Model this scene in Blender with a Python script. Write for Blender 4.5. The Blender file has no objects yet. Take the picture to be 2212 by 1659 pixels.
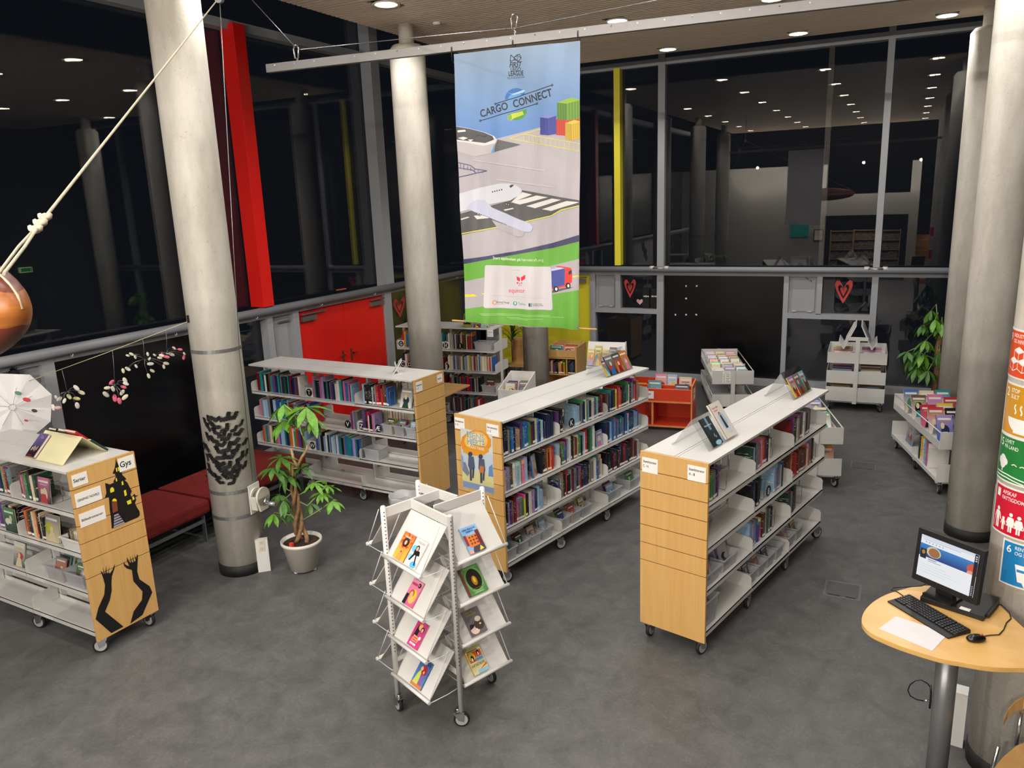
import bpy, bmesh, math, random
import numpy as np
from mathutils import Vector, Matrix, Euler

random.seed(7)
SC = bpy.context.scene
COL = SC.collection
PI = math.pi

# ------------------------------------------------------------------ camera
H = 3.1                                     # eye height above the reading-room floor (metres)
FPX, CX, CY = 1679.07, 1106.0, 829.5
YAW, PITCH, ROLL = -0.469725, -0.231378, 0.0376704
def cam_axes():
    cy, sy = math.cos(YAW), math.sin(YAW)
    f = Vector((sy*math.cos(PITCH), cy*math.cos(PITCH), math.sin(PITCH)))
    r = Vector((cy, -sy, 0)); d = f.cross(r)
    if d.z > 0: d = -d
    cr, sr = math.cos(ROLL), math.sin(ROLL)
    return (cr*r+sr*d, -sr*r+cr*d, f)
AX = cam_axes()
cam = bpy.data.cameras.new('camera'); camo = bpy.data.objects.new('camera', cam); COL.objects.link(camo)
cam.sensor_width = 36.0; cam.lens = FPX/2212*36.0; cam.clip_start = 0.05; cam.clip_end = 120
m = Matrix.Identity(4)
for i in range(3):
    m[i][0] = AX[0][i]; m[i][1] = -AX[1][i]; m[i][2] = -AX[2][i]
m[2][3] = H
camo.matrix_world = m
SC.camera = camo

def P(x, y, z=None, X=None, Y=None):
    """world point seen at photograph pixel (x, y) at a known height z, or on a plane X / Y"""
    d = AX[0]*((x-CX)/FPX) + AX[1]*((y-CY)/FPX) + AX[2]
    t = (z-H)/d.z if z is not None else (X/d.x if X is not None else Y/d.y)
    return Vector((0, 0, H)) + d*t

# ------------------------------------------------------------------ world, exposure
SC.view_settings.view_transform = 'Standard'
SC.view_settings.look = 'None'
SC.view_settings.gamma = 1.0
SC.view_settings.use_curve_mapping = False
SC.view_settings.exposure = 0.0
w = bpy.data.worlds.new('night'); SC.world = w; w.use_nodes = True
w.node_tree.nodes['Background'].inputs[0].default_value = (0.004, 0.005, 0.007, 1)   # night outside
w.node_tree.nodes['Background'].inputs[1].default_value = 1.0
try:
    SC.cycles.max_bounces = 8; SC.cycles.diffuse_bounces = 4; SC.cycles.glossy_bounces = 4
    SC.cycles.transmission_bounces = 6; SC.cycles.transparent_max_bounces = 16
    SC.cycles.caustics_reflective = False; SC.cycles.caustics_refractive = False
    SC.cycles.sample_clamp_indirect = 4.0
    SC.cycles.use_denoising = True
except Exception:
    pass
LAMP_W = 74.0           # watts of each ceiling downlight
LAMP_COL = (1.0, 0.965, 0.925)

# ------------------------------------------------------------------ materials
def lin(c):
    """'#rrggbb' or 0-255 tuple -> linear rgba"""
    if isinstance(c, str):
        c = tuple(int(c[i:i+2], 16) for i in (1, 3, 5))
    return tuple((v/255/12.92 if v/255 <= 0.04045 else ((v/255+0.055)/1.055)**2.4) for v in c[:3]) + (1.0,)
MATS = {}
def mat(name, col, rough=0.5, metal=0.0, var=0.0, vscale=8.0, bump=0.0, bscale=60.0, spec=0.5, emis=None, estr=0.0, alpha=1.0, trans=0.0, coat=0.0, stretch=None):
    if name in MATS: return MATS[name]
    M = bpy.data.materials.new(name); M.use_nodes = True
    nt = M.node_tree; b = nt.nodes['Principled BSDF']
    c = lin(col)
    b.inputs['Base Color'].default_value = c
    b.inputs['Roughness'].default_value = rough
    b.inputs['Metallic'].default_value = metal
    b.inputs['Specular IOR Level'].default_value = spec
    if coat: b.inputs['Coat Weight'].default_value = coat
    if trans: b.inputs['Transmission Weight'].default_value = trans
    if alpha < 1: b.inputs['Alpha'].default_value = alpha
    if emis:
        b.inputs['Emission Color'].default_value = lin(emis); b.inputs['Emission Strength'].default_value = estr
    tc = nt.nodes.new('ShaderNodeTexCoord')
    src = tc.outputs['Object']
    if stretch:
        mp = nt.nodes.new('ShaderNodeMapping'); mp.inputs['Scale'].default_value = stretch
        nt.links.new(src, mp.inputs[0]); src = mp.outputs[0]
    n = nt.nodes.new('ShaderNodeTexNoise'); n.inputs['Scale'].default_value = vscale; n.inputs['Detail'].default_value = 5
    nt.links.new(src, n.inputs['Vector'])
    r = nt.nodes.new('ShaderNodeValToRGB')
    v = max(var, 0.015)
    lo = tuple(max(0, x*(1-v)) for x in c[:3])+(1,); hi = tuple(min(1, x*(1+v)) for x in c[:3])+(1,)
    r.color_ramp.elements[0].position = 0.3; r.color_ramp.elements[1].position = 0.7
    r.color_ramp.elements[0].color = lo; r.color_ramp.elements[1].color = hi
    nt.links.new(n.outputs['Fac'], r.inputs[0]); nt.links.new(r.outputs[0], b.inputs['Base Color'])
    if bump:
        n2 = nt.nodes.new('ShaderNodeTexNoise'); n2.inputs['Scale'].default_value = bscale; n2.inputs['Detail'].default_value = 4
        nt.links.new(src, n2.inputs['Vector'])
        bp = nt.nodes.new('ShaderNodeBump'); bp.inputs['Strength'].default_value = bump; bp.inputs['Distance'].default_value = 0.01
        nt.links.new(n2.outputs['Fac'], bp.inputs['Height']); nt.links.new(bp.outputs[0], b.inputs['Normal'])
    MATS[name] = M
    return M

def wood_mat(name, c1, c2, rough=0.4, scale=(40, 40, 1.5), sc=1.0):
    if name in MATS: return MATS[name]
    M = bpy.data.materials.new(name); M.use_nodes = True; nt = M.node_tree; b = nt.nodes['Principled BSDF']
    b.inputs['Roughness'].default_value = rough
    tc = nt.nodes.new('ShaderNodeTexCoord'); mp = nt.nodes.new('ShaderNodeMapping'); mp.inputs['Scale'].default_value = scale
    nt.links.new(tc.outputs['Object'], mp.inputs[0])
    n = nt.nodes.new('ShaderNodeTexNoise'); n.inputs['Scale'].default_value = sc; n.inputs['Detail'].default_value = 6; n.inputs['Roughness'].default_value = 0.65
    nt.links.new(mp.outputs[0], n.inputs['Vector'])
    r = nt.nodes.new('ShaderNodeValToRGB'); r.color_ramp.elements[0].position = 0.3; r.color_ramp.elements[1].position = 0.72
    r.color_ramp.elements[0].color = lin(c1); r.color_ramp.elements[1].color = lin(c2)
    nt.links.new(n.outputs['Fac'], r.inputs[0]); nt.links.new(r.outputs[0], b.inputs['Base Color'])
    MATS[name] = M
    return M

def concrete_mat():
    M = bpy.data.materials.new('concrete'); M.use_nodes = True; nt = M.node_tree; b = nt.nodes['Principled BSDF']
    b.inputs['Roughness'].default_value = 0.75; b.inputs['Specular IOR Level'].default_value = 0.3
    tc = nt.nodes.new('ShaderNodeTexCoord'); mp = nt.nodes.new('ShaderNodeMapping'); mp.inputs['Scale'].default_value = (3, 3, 0.9)
    nt.links.new(tc.outputs['Object'], mp.inputs[0])
    n = nt.nodes.new('ShaderNodeTexNoise'); n.inputs['Scale'].default_value = 1.6; n.inputs['Detail'].default_value = 8; n.inputs['Roughness'].default_value = 0.6
    nt.links.new(mp.outputs[0], n.inputs['Vector'])
    r = nt.nodes.new('ShaderNodeValToRGB'); r.color_ramp.elements[0].position = 0.32; r.color_ramp.elements[1].position = 0.68
    r.color_ramp.elements[0].color = lin('#b6b1a6'); r.color_ramp.elements[1].color = lin('#d6d2c8')
    nt.links.new(n.outputs['Fac'], r.inputs[0])
    n3 = nt.nodes.new('ShaderNodeTexNoise'); n3.inputs['Scale'].default_value = 45; n3.inputs['Detail'].default_value = 3
    nt.links.new(tc.outputs['Object'], n3.inputs['Vector'])
    r3 = nt.nodes.new('ShaderNodeValToRGB'); r3.color_ramp.elements[0].position = 0.27; r3.color_ramp.elements[1].position = 0.36
    r3.color_ramp.elements[0].color = (0.62, 0.6, 0.56, 1); r3.color_ramp.elements[1].color = (1, 1, 1, 1)
    nt.links.new(n3.outputs['Fac'], r3.inputs[0])
    mx = nt.nodes.new('ShaderNodeMix'); mx.data_type = 'RGBA'; mx.blend_type = 'MULTIPLY'; mx.inputs[0].default_value = 0.5
    nt.links.new(r.outputs[0], mx.inputs[6]); nt.links.new(r3.outputs[0], mx.inputs[7])
    nt.links.new(mx.outputs[2], b.inputs['Base Color'])
    bp = nt.nodes.new('ShaderNodeBump'); bp.inputs['Strength'].default_value = 0.15; bp.inputs['Distance'].default_value = 0.01
    nt.links.new(n3.outputs['Fac'], bp.inputs['Height']); nt.links.new(bp.outputs[0], b.inputs['Normal'])
    return M

def floor_mat():
    M = bpy.data.materials.new('linoleum'); M.use_nodes = True; nt = M.node_tree; b = nt.nodes['Principled BSDF']
    b.inputs['Roughness'].default_value = 0.5; b.inputs['Specular IOR Level'].default_value = 0.35
    tc = nt.nodes.new('ShaderNodeTexCoord')
    n = nt.nodes.new('ShaderNodeTexNoise'); n.inputs['Scale'].default_value = 5.0; n.inputs['Detail'].default_value = 9; n.inputs['Roughness'].default_value = 0.72
    n.inputs['Distortion'].default_value = 0.6
    nt.links.new(tc.outputs['Object'], n.inputs['Vector'])
    r = nt.nodes.new('ShaderNodeValToRGB'); r.color_ramp.elements[0].position = 0.32; r.color_ramp.elements[1].position = 0.7
    r.color_ramp.elements[0].color = lin('#484949'); r.color_ramp.elements[1].color = lin('#606060')
    nt.links.new(n.outputs['Fac'], r.inputs[0])
    n3 = nt.nodes.new('ShaderNodeTexNoise'); n3.inputs['Scale'].default_value = 26; n3.inputs['Detail'].default_value = 9; n3.inputs['Roughness'].default_value = 0.75; n3.inputs['Distortion'].default_value = 2.2
    nt.links.new(tc.outputs['Object'], n3.inputs['Vector'])
    r3 = nt.nodes.new('ShaderNodeValToRGB'); r3.color_ramp.elements[0].position = 0.5; r3.color_ramp.elements[1].position = 0.8
    r3.color_ramp.elements[0].color = (0, 0, 0, 1); r3.color_ramp.elements[1].color = (0.06, 0.06, 0.058, 1)
    nt.links.new(n3.outputs['Fac'], r3.inputs[0])
    mx = nt.nodes.new('ShaderNodeMix'); mx.data_type = 'RGBA'; mx.blend_type = 'ADD'; mx.inputs[0].default_value = 1.0
    nt.links.new(r.outputs[0], mx.inputs[6]); nt.links.new(r3.outputs[0], mx.inputs[7])
    nt.links.new(mx.outputs[2], b.inputs['Base Color'])
    r4 = nt.nodes.new('ShaderNodeMapRange'); r4.inputs[3].default_value = 0.42; r4.inputs[4].default_value = 0.6
    nt.links.new(n.outputs['Fac'], r4.inputs[0]); nt.links.new(r4.outputs[0], b.inputs['Roughness'])
    return M

def glass_mat(name, f0=0.05, tint=(1, 1, 1), rough=0.0):
    """thin clear sheet: Schlick reflection over straight transmission"""
    if name in MATS: return MATS[name]
    M = bpy.data.materials.new(name); M.use_nodes = True; nt = M.node_tree
    nt.nodes.remove(nt.nodes['Principled BSDF']); out = nt.nodes['Material Output']
    g = nt.nodes.new('ShaderNodeNewGeometry')
    dt = nt.nodes.new('ShaderNodeVectorMath'); dt.operation = 'DOT_PRODUCT'
    nt.links.new(g.outputs['Incoming'], dt.inputs[0]); nt.links.new(g.outputs['Normal'], dt.inputs[1])
    ab = nt.nodes.new('ShaderNodeMath'); ab.operation = 'ABSOLUTE'; nt.links.new(dt.outputs['Value'], ab.inputs[0])
    om = nt.nodes.new('ShaderNodeMath'); om.operation = 'SUBTRACT'; om.inputs[0].default_value = 1.0; nt.links.new(ab.outputs[0], om.inputs[1])
    pw = nt.nodes.new('ShaderNodeMath'); pw.operation = 'POWER'; pw.inputs[1].default_value = 5.0; nt.links.new(om.outputs[0], pw.inputs[0])
    ma = nt.nodes.new('ShaderNodeMath'); ma.operation = 'MULTIPLY_ADD'; ma.inputs[1].default_value = 1-f0; ma.inputs[2].default_value = f0
    nt.links.new(pw.outputs[0], ma.inputs[0])
    t = nt.nodes.new('ShaderNodeBsdfTransparent'); t.inputs[0].default_value = tint+(1,)
    gl = nt.nodes.new('ShaderNodeBsdfGlossy'); gl.inputs['Roughness'].default_value = rough
    mx = nt.nodes.new('ShaderNodeMixShader')
    nt.links.new(ma.outputs[0], mx.inputs[0]); nt.links.new(t.outputs[0], mx.inputs[1]); nt.links.new(gl.outputs[0], mx.inputs[2])
    nt.links.new(mx.outputs[0], out.inputs[0])
    MATS[name] = M
    return M

def attr_mat(name, rough=0.45, coat=0.0, emit=0.0, transl=0.0):
    """flat print: colour comes from the mesh's colour attribute 'ink'"""
    if name in MATS: return MATS[name]
    M = bpy.data.materials.new(name); M.use_nodes = True; nt = M.node_tree; b = nt.nodes['Principled BSDF']
    b.inputs['Roughness'].default_value = rough
    if coat: b.inputs['Coat Weight'].default_value = coat; b.inputs['Coat Roughness'].default_value = 0.15
    a = nt.nodes.new('ShaderNodeVertexColor'); a.layer_name = 'ink'
    if emit: b.inputs['Base Color'].default_value = (.01, .01, .012, 1)
    else: nt.links.new(a.outputs[0], b.inputs['Base Color'])
    if emit:
        nt.links.new(a.outputs[0], b.inputs['Emission Color']); b.inputs['Emission Strength'].default_value = emit
    MATS[name] = M
    return M

WHITE = mat('white_steel', '#cfcecb', 0.35, var=0.03, vscale=3)
WHITE2 = mat('white_plastic', '#dedcd8', 0.4, var=0.02)
GREYF = mat('grey_frame', '#9da0a5', 0.45, var=0.04, vscale=2)
GREYP = mat('grey_panel', '#9a9ca0', 0.5, var=0.03, vscale=2)
RED = mat('red_paint', '#e4201a', 0.34, var=0.04, vscale=2)
YELLOW = mat('yellow_paint', '#f0e43a', 0.38, var=0.04, vscale=2)
BLACKP = mat('black_sheet', '#07070a', 0.22, var=0.25, vscale=1.2, bump=0.25, bscale=2.5)
BLACK = mat('black_plastic', '#101012', 0.45, var=0.1)
RUBBER = mat('black_rubber', '#131313', 0.7, var=0.1)
CHROME = mat('chrome', '#c9c9cc', 0.22, metal=1.0, var=0.03)
STEEL = mat('galvanised_steel', '#a3a6a8', 0.38, metal=0.9, var=0.12, vscale=30)
ALU = mat('aluminium', '#807f80', 0.42, metal=0.75, var=0.05, stretch=(1, 20, 20))
BIRCH = wood_mat('beech_veneer', '#c79a5a', '#d5ab6c', 0.38, (26, 26, 1.2))
BIRCHE = mat('birch_edge', '#c9a063', 0.5, var=0.1, vscale=30)
TABLEW = wood_mat('birch_table', '#c69a55', '#d6ae6c', 0.3, (2.2, 7, 7))
CONC = concrete_mat()
FLOORM = floor_mat()
GLASS = glass_mat('window_glass', 0.055)
ACRYL = glass_mat('clear_acrylic', 0.05, (0.93, 0.94, 0.94))
TUB = mat('translucent_tub', '#c9ccd0', 0.25, var=0.03, alpha=0.42)
SLATW = wood_mat('ceiling_slat', '#dcc8b0', '#ebdbc8', 0.55, (1.2, 30, 30))
VOID = mat('black_void', '#060606', 0.8)
WIRE = mat('steel_wire', '#8e9092', 0.35, metal=1.0)
ROPE = mat('cream_rope', '#b9ae98', 0.8, var=0.15, vscale=80)
INK = attr_mat('printed_ink', 0.42)
INKG = attr_mat('printed_gloss', 0.3, coat=0.4)
CLOTHINK = attr_mat('printed_cloth', 0.6)

# ------------------------------------------------------------------ object helpers
def setp(o, label=None, cat=None, group=None, kind=None):
    if label: o['label'] = label
    if cat: o['category'] = cat
    if group: o['group'] = group
    if kind: o['kind'] = kind
    return o
def thing(name, label, cat, loc=(0, 0, 0), rotz=0.0, group=None, kind=None):
    o = bpy.data.objects.new(name, None); COL.objects.link(o)
    o.empty_display_size = 0.1
    o.location = loc; o.rotation_euler = (0, 0, rotz)
    return setp(o, label, cat, group, kind)
def link(name, me, parent=None, loc=None, rot=None, scale=None):
    o = bpy.data.objects.new(name, me); COL.objects.link(o)
    if parent is not None: o.parent = parent
    if loc is not None: o.location = loc
    if rot is not None: o.rotation_euler = rot
    if scale is not None: o.scale = scale
    return o
def copy_tree(src, parent=None):
    c = src.copy(); COL.objects.link(c)
    if parent is not None: c.parent = parent
    for ch in src.children: copy_tree(ch, c)
    return c

class MB:
    """collects simple solids into one mesh"""
    def __init__(s): s.v = []; s.f = []; s.sm = []; s.mi = []; s.cur = 0
    def add(s, vs, fs, smooth=False, M=None):
        o = len(s.v)
        s.v += [tuple(M @ Vector(p)) if M is not None else tuple(p) for p in vs]
        s.f += [tuple(i+o for i in f) for f in fs]; s.sm += [smooth]*len(fs); s.mi += [s.cur]*len(fs)
        return s
    def box(s, a, b, M=None):
        x0, y0, z0 = a; x1, y1, z1 = b
        if x0 > x1: x0, x1 = x1, x0
        if y0 > y1: y0, y1 = y1, y0
        if z0 > z1: z0, z1 = z1, z0
        return s.add([(x0,y0,z0),(x1,y0,z0),(x1,y1,z0),(x0,y1,z0),(x0,y0,z1),(x1,y0,z1),(x1,y1,z1),(x0,y1,z1)],
                     [(0,3,2,1),(4,5,6,7),(0,1,5,4),(1,2,6,5),(2,3,7,6),(3,0,4,7)], M=M)
    def cyl(s, a, b, r0, r1=None, n=16, cap=True):
        a = Vector(a); b = Vector(b); r1 = r0 if r1 is None else r1
        d = (b-a).normalized(); u = d.orthogonal().normalized(); v = d.cross(u)
        vs = []
        for p, r in ((a, r0), (b, r1)):
            vs += [p+(u*math.cos(2*PI*i/n)+v*math.sin(2*PI*i/n))*r for i in range(n)]
        o = len(s.v)
        s.add(vs, [(i, (i+1) % n, n+(i+1) % n, n+i) for i in range(n)], True)
        if cap:
            s.f += [tuple(o+i for i in range(n-1, -1, -1)), tuple(o+n+i for i in range(n))]; s.sm += [False]*2; s.mi += [s.cur]*2
        return s
    def tube(s, pts, r, n=8, closed=False):
        pts = [Vector(p) for p in pts]; N = len(pts); vs = []; fs = []
        pu = None
        for i, p in enumerate(pts):
            if closed: d = (pts[(i+1) % N]-pts[i-1])
            else: d = pts[min(i+1, N-1)]-pts[max(i-1, 0)]
            d.normalize()
            u = d.orthogonal().normalized() if pu is None else (pu-d*pu.dot(d)).normalized()
            pu = u; v = d.cross(u)
            rr = r[i] if isinstance(r, (list, tuple)) else r
            vs += [p+(u*math.cos(2*PI*k/n)+v*math.sin(2*PI*k/n))*rr for k in range(n)]
        for i in range(N if closed else N-1):
            j = (i+1) % N
            fs += [(i*n+k, i*n+(k+1) % n, j*n+(k+1) % n, j*n+k) for k in range(n)]
        o = len(s.v); s.add(vs, fs, True)
        if not closed:
            s.f += [tuple(o+k for k in range(n-1, -1, -1)), tuple(o+(N-1)*n+k for k in range(n))]; s.sm += [False]*2; s.mi += [s.cur]*2
        return s
    def prism(s, pts, axis, d0, d1):
        """polygon pts (2D) extruded along axis ('x','y','z')"""
        def mk(p, d):
            return {'x': (d, p[0], p[1]), 'y': (p[0], d, p[1]), 'z': (p[0], p[1], d)}[axis]
        n = len(pts)
        return s.add([mk(p, d0) for p in pts]+[mk(p, d1) for p in pts],
                     [tuple(range(n-1, -1, -1)), tuple(range(n, 2*n))]+[(i, (i+1) % n, n+(i+1) % n, n+i) for i in range(n)])
    def lathe(s, prof, n=24, c=(0, 0, 0), closed=False):
        vs = []; k = len(prof)
        for r, z in prof:
            vs += [(c[0]+r*math.cos(2*PI*i/n), c[1]+r*math.sin(2*PI*i/n), c[2]+z) for i in range(n)]
        fs = []
        for j in range(k if closed else k-1):
            jj = (j+1) % k
            fs += [(j*n+i, j*n+(i+1) % n, jj*n+(i+1) % n, jj*n+i) for i in range(n)]
        return s.add(vs, fs, True)
    def ball(s, c, r, n=10, m=6, sc=(1, 1, 1), M=None):
        vs = []; fs = []
        for j in range(m+1):
            t = PI*j/m
            for i in range(n):
                a = 2*PI*i/n
                vs.append((c[0]+r*sc[0]*math.sin(t)*math.cos(a), c[1]+r*sc[1]*math.sin(t)*math.sin(a), c[2]+r*sc[2]*math.cos(t)))
        for j in range(m):
            for i in range(n):
                fs.append((j*n+i, (j+1)*n+i, (j+1)*n+(i+1) % n, j*n+(i+1) % n))
        return s.add(vs, fs, True, M=M)
    def mesh(s, name, mats, bevel=0.0):
        me = bpy.data.meshes.new(name); me.from_pydata(s.v, [], s.f); 
        for mm in (mats if isinstance(mats, (list, tuple)) else [mats]): me.materials.append(mm)
        me.polygons.foreach_set('use_smooth', s.sm); me.polygons.foreach_set('material_index', s.mi)
        bm = bmesh.new(); bm.from_mesh(me)
        bmesh.ops.remove_doubles(bm, verts=bm.verts, dist=1e-6)
        if bevel:
            ed = [e for e in bm.edges if len(e.link_faces) == 2 and e.calc_face_angle(0) > 0.6]
            bmesh.ops.bevel(bm, geom=ed, offset=bevel, segments=2, profile=0.7, affect='EDGES', clamp_overlap=True)
        bmesh.ops.recalc_face_normals(bm, faces=bm.faces)
        bm.to_mesh(me); bm.free()
        return me
    def build(s, name, mats, parent=None, loc=None, rot=None, bevel=0.0):
        return link(name, s.mesh(name, mats, bevel), parent, loc, rot)

# text -> triangles (2D) with the built-in font
_TXT = {}
def text_tris(t, bold=0.0, shear=0.0, spacing=1.0):
    key = (t, bold, shear, spacing)
    if key in _TXT: return _TXT[key]
    cu = bpy.data.curves.new('lettering', 'FONT'); cu.body = t; cu.offset = bold; cu.shear = shear
    cu.space_character = spacing; cu.resolution_u = 3; cu.fill_mode = 'FRONT'
    o = bpy.data.objects.new('lettering', cu); COL.objects.link(o)
    dg = bpy.context.evaluated_depsgraph_get()
    me = bpy.data.meshes.new_from_object(o.evaluated_get(dg))
    bm = bmesh.new(); bm.from_mesh(me); bmesh.ops.triangulate(bm, faces=bm.faces)
    tr = [[(v.co.x, v.co.y) for v in f.verts] for f in bm.faces]
    bm.free(); bpy.data.objects.remove(o); bpy.data.curves.remove(cu); bpy.data.meshes.remove(me)
    xs = [p[0] for q in tr for p in q] or [0]; ys = [p[1] for q in tr for p in q] or [0]
    _TXT[key] = (tr, min(xs), max(xs), min(ys), max(ys))
    return _TXT[key]

class Art:
    """flat print: coloured polygons in a w x h sheet (metres), later ones lie on top"""
    def __init__(s, w, h, step=0.00012): s.w = w; s.h = h; s.items = []; s.step = step; s.layer = 0
    def poly(s, pts, col, cols=None):
        s.layer += 1
        s.items.append((pts, lin(col) if col is not None else None, [lin(c) for c in cols] if cols else None, s.layer)); return s
    def rect(s, x0, y0, x1, y1, col): return s.poly([(x0, y0), (x1, y0), (x1, y1), (x0, y1)], col)
    def grad(s, x0, y0, x1, y1, c0, c1): return s.poly([(x0, y0), (x1, y0), (x1, y1), (x0, y1)], None, [c0, c0, c1, c1])
    def ell(s, cx, cy, rx, ry, col, n=24, a0=0, a1=2*PI, rot=0):
        pts = []
        for i in range(n if abs(a1-a0-2*PI) < 1e-6 else n+1):
            a = a0+(a1-a0)*i/n; x = rx*math.cos(a); y = ry*math.sin(a)
            pts.append((cx+x*math.cos(rot)-y*math.sin(rot), cy+x*math.sin(rot)+y*math.cos(rot)))
        return s.poly(pts, col)
    def line(s, pts, wd, col):
        s.layer += 1
        for (ax, ay), (bx, by) in zip(pts[:-1], pts[1:]):
            L = math.hypot(bx-ax, by-ay) or 1; nx = -(by-ay)/L*wd/2; ny = (bx-ax)/L*wd/2
            s.items.append(([(ax-nx, ay-ny), (bx-nx, by-ny), (bx+nx, by+ny), (ax+nx, ay+ny)], lin(col), None, s.layer))
        return s
    def ring(s, cx, cy, r, wd, col, n=20):
        return s.line([(cx+r*math.cos(2*PI*i/n), cy+r*math.sin(2*PI*i/n)) for i in range(n+1)], wd, col)
    def text(s, t, x, y, hgt, col, bold=0.0, rot=0.0, align='l', shear=0.0, width=None, spacing=1.0):
        """hgt = height of a capital"""
        tr, x0, x1, y0, y1 = text_tris(t, bold, shear, spacing)
        k = hgt/0.69; kx = k
        if width: kx = width/max(1e-6, (x1-x0))
        off = {'l': -x0*kx, 'c': -(x0+x1)/2*kx, 'r': -x1*kx}[align]
        c, sn = math.cos(rot), math.sin(rot); s.layer += 1; cl = lin(col)
        for q in tr:
            s.items.append(([(x+(p[0]*kx+off)*c-p[1]*k*sn, y+(p[0]*kx+off)*sn+p[1]*k*c) for p in q], cl, None, s.layer))
        return s
    def build(s, name, parent, fn, material, grid=None, clip=True, lift=0.0004):
        """fn(u, v, n) -> 3D point: u, v on the sheet, n = lift off its surface"""
        bm = bmesh.new(); cl = bm.loops.layers.float_color.new('ink')
        zl = bm.verts.layers.float.new('lay')
        for pts, col, cols, lay in s.items:
            vs = [bm.verts.new((p[0], p[1], 0)) for p in pts]
            for v in vs: v[zl] = lay
            try: f = bm.faces.new(vs)
            except ValueError: continue
            for i, l in enumerate(f.loops): l[cl] = cols[i] if cols else col
        if clip:
            for co, no in (((0, 0, 0), (-1, 0, 0)), ((s.w, 0, 0), (1, 0, 0)), ((0, 0, 0), (0, -1, 0)), ((0, s.h, 0), (0, 1, 0))):
                bmesh.ops.bisect_plane(bm, geom=bm.verts[:]+bm.edges[:]+bm.faces[:], plane_co=co, plane_no=no, clear_outer=True)
        big = [f for f in bm.faces if len(f.verts) > 4]
        if big: bmesh.ops.triangulate(bm, faces=big)
        if grid:                       # bend along one shared triangle grid, so that layers never cut each other
            du, dv, u0, u1, v0, v1 = grid
            def cut(co, no): bmesh.ops.bisect_plane(bm, geom=bm.verts[:]+bm.edges[:]+bm.faces[:], plane_co=co, plane_no=no, dist=1e-7)
            nu = int(math.ceil((u1-u0)/du)); nv = int(math.ceil((v1-v0)/dv)) if dv else 0
            for k in range(nu+1): cut((u0+k*du, 0, 0), (1, 0, 0))
            for k in range(nv+1 if dv else 0): cut((0, v0+k*dv, 0), (0, 1, 0))
            if dv:
                for k in range(-nv, nu+1): cut((u0+k*du, v0, 0), (dv, -du, 0))
            base = fn
            def fn(u, v, n):
                i = math.floor((u-u0)/du); a = (u-u0)/du-i
                g = lambda i_, j_: Vector(base(u0+i_*du, v0+j_*dv if dv else v, n))
                if not dv: return tuple(g(i, 0)*(1-a)+g(i+1, 0)*a)
                j = math.floor((v-v0)/dv); c = (v-v0)/dv-j
                if a >= c: return tuple(g(i, j)*(1-a)+g(i+1, j)*(a-c)+g(i+1, j+1)*c)
                return tuple(g(i, j)*(1-c)+g(i, j+1)*(c-a)+g(i+1, j+1)*a)
        for f in bm.faces:
            if f.normal.z < 0: f.normal_flip()
        for v in bm.verts:
            v.co = fn(v.co.x, v.co.y, lift+v[zl]*s.step)
        me = bpy.data.meshes.new(name); bm.to_mesh(me); bm.free(); me.materials.append(material)
        return link(name, me, parent)

def flat(o, u, v):
    """sheet frame: origin o, unit directions u, v; lifts along u x v"""
    o = Vector(o); u = Vector(u).normalized(); v = Vector(v).normalized(); n = u.cross(v)
    return lambda a, b, c: o+u*a+v*b+n*c

# ================================================================== the room
GY, GX, ZC, ZTOP = 13.05, -7.2, 5.05, 6.3
def struct(name, mb, m, parent=None, bevel=0.0):
    o = mb.build(name, m, parent, bevel=bevel) if isinstance(mb, MB) else mb
    if parent is None: setp(o, kind='structure')
    return o

flo = struct('floor', MB().box((GX-.3, -9, -.12), (3.6, GY+.3, 0)), FLOORM)

# ---- ceiling: hung panel of timber slats, dark roof above
ceil = setp(bpy.data.objects.new('ceiling', None), kind='structure'); COL.objects.link(ceil)
CX0, CX1, CY0, CY1 = -5.54, 3.4, -2.2, 11.59
MB().box((CX0, CY0, ZC+.03), (CX1, CY1, ZC+.06)).build('backing_board', mat('slat_backing', '#4a3d31', 0.8), ceil)
sl = MB(); y = CY0
LAMPS = [(X, Y) for X in (-4.8, -3.12, -1.42, .25) for Y in (11.27, 9.14, 7.0, 4.85, 2.75, .7, -1.3) if not (X == -4.8 and Y == 9.14)]
while y < CY1-.05:
    spans = [(CX0, CX1)]
    for lx, ly in LAMPS:                       # slats are cut round each downlight
        if y-.125 < ly < y+.177:
            ns = []
            for a, b in spans:
                if a < lx-.125 and b > lx+.125: ns += [(a, lx-.125), (lx+.125, b)]
                else: ns.append((a, b))
            spans = ns
    for a, b in spans: sl.box((a, y, ZC), (b, y+.052, ZC+.03))
    y += .074
s_ = sl.build('slat', SLATW, ceil); s_['kind'] = 'stuff'
struct('roof', MB().box((GX-.3, -9, ZTOP), (3.6, GY+.3, ZTOP+.1)), VOID)

# ---- left window wall
def posts(mb, lst):
    for a, b in lst: mb.box(a, b)
    return mb
wl = setp(bpy.data.objects.new('wall_left', None), kind='structure'); COL.objects.link(wl)
XF = -7.08
def lpost(y0, y1, z0, z1, x0=GX, x1=XF): return MB().box((x0, y0, z0), (x1, y1, z1)).build('post', GREYF, wl)
for y0, y1 in ((4.35, 4.47), (7.25, 7.35), (7.72, 7.83), (9.76, 9.93)): lpost(y0, y1, 0, 1.83)
lpost(9.75, 9.95, 1.83, ZTOP, GX, XF+.06); lpost(1.2, 1.35, 0, ZTOP); lpost(12.93, 13.05, 0, ZTOP)
MB().box((GX, -3, 5.12), (XF+.02, GY-.13, 5.22)).build('top_rail', GREYF, wl)
MB().box((GX, -3, 1.78), (XF-.012, GY, 1.84)).build('transom', GREYF, wl)
MB().box((GX, -3, 0), (XF+.03, 7.8, .09)).build('kerb', GREYF, wl)
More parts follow.
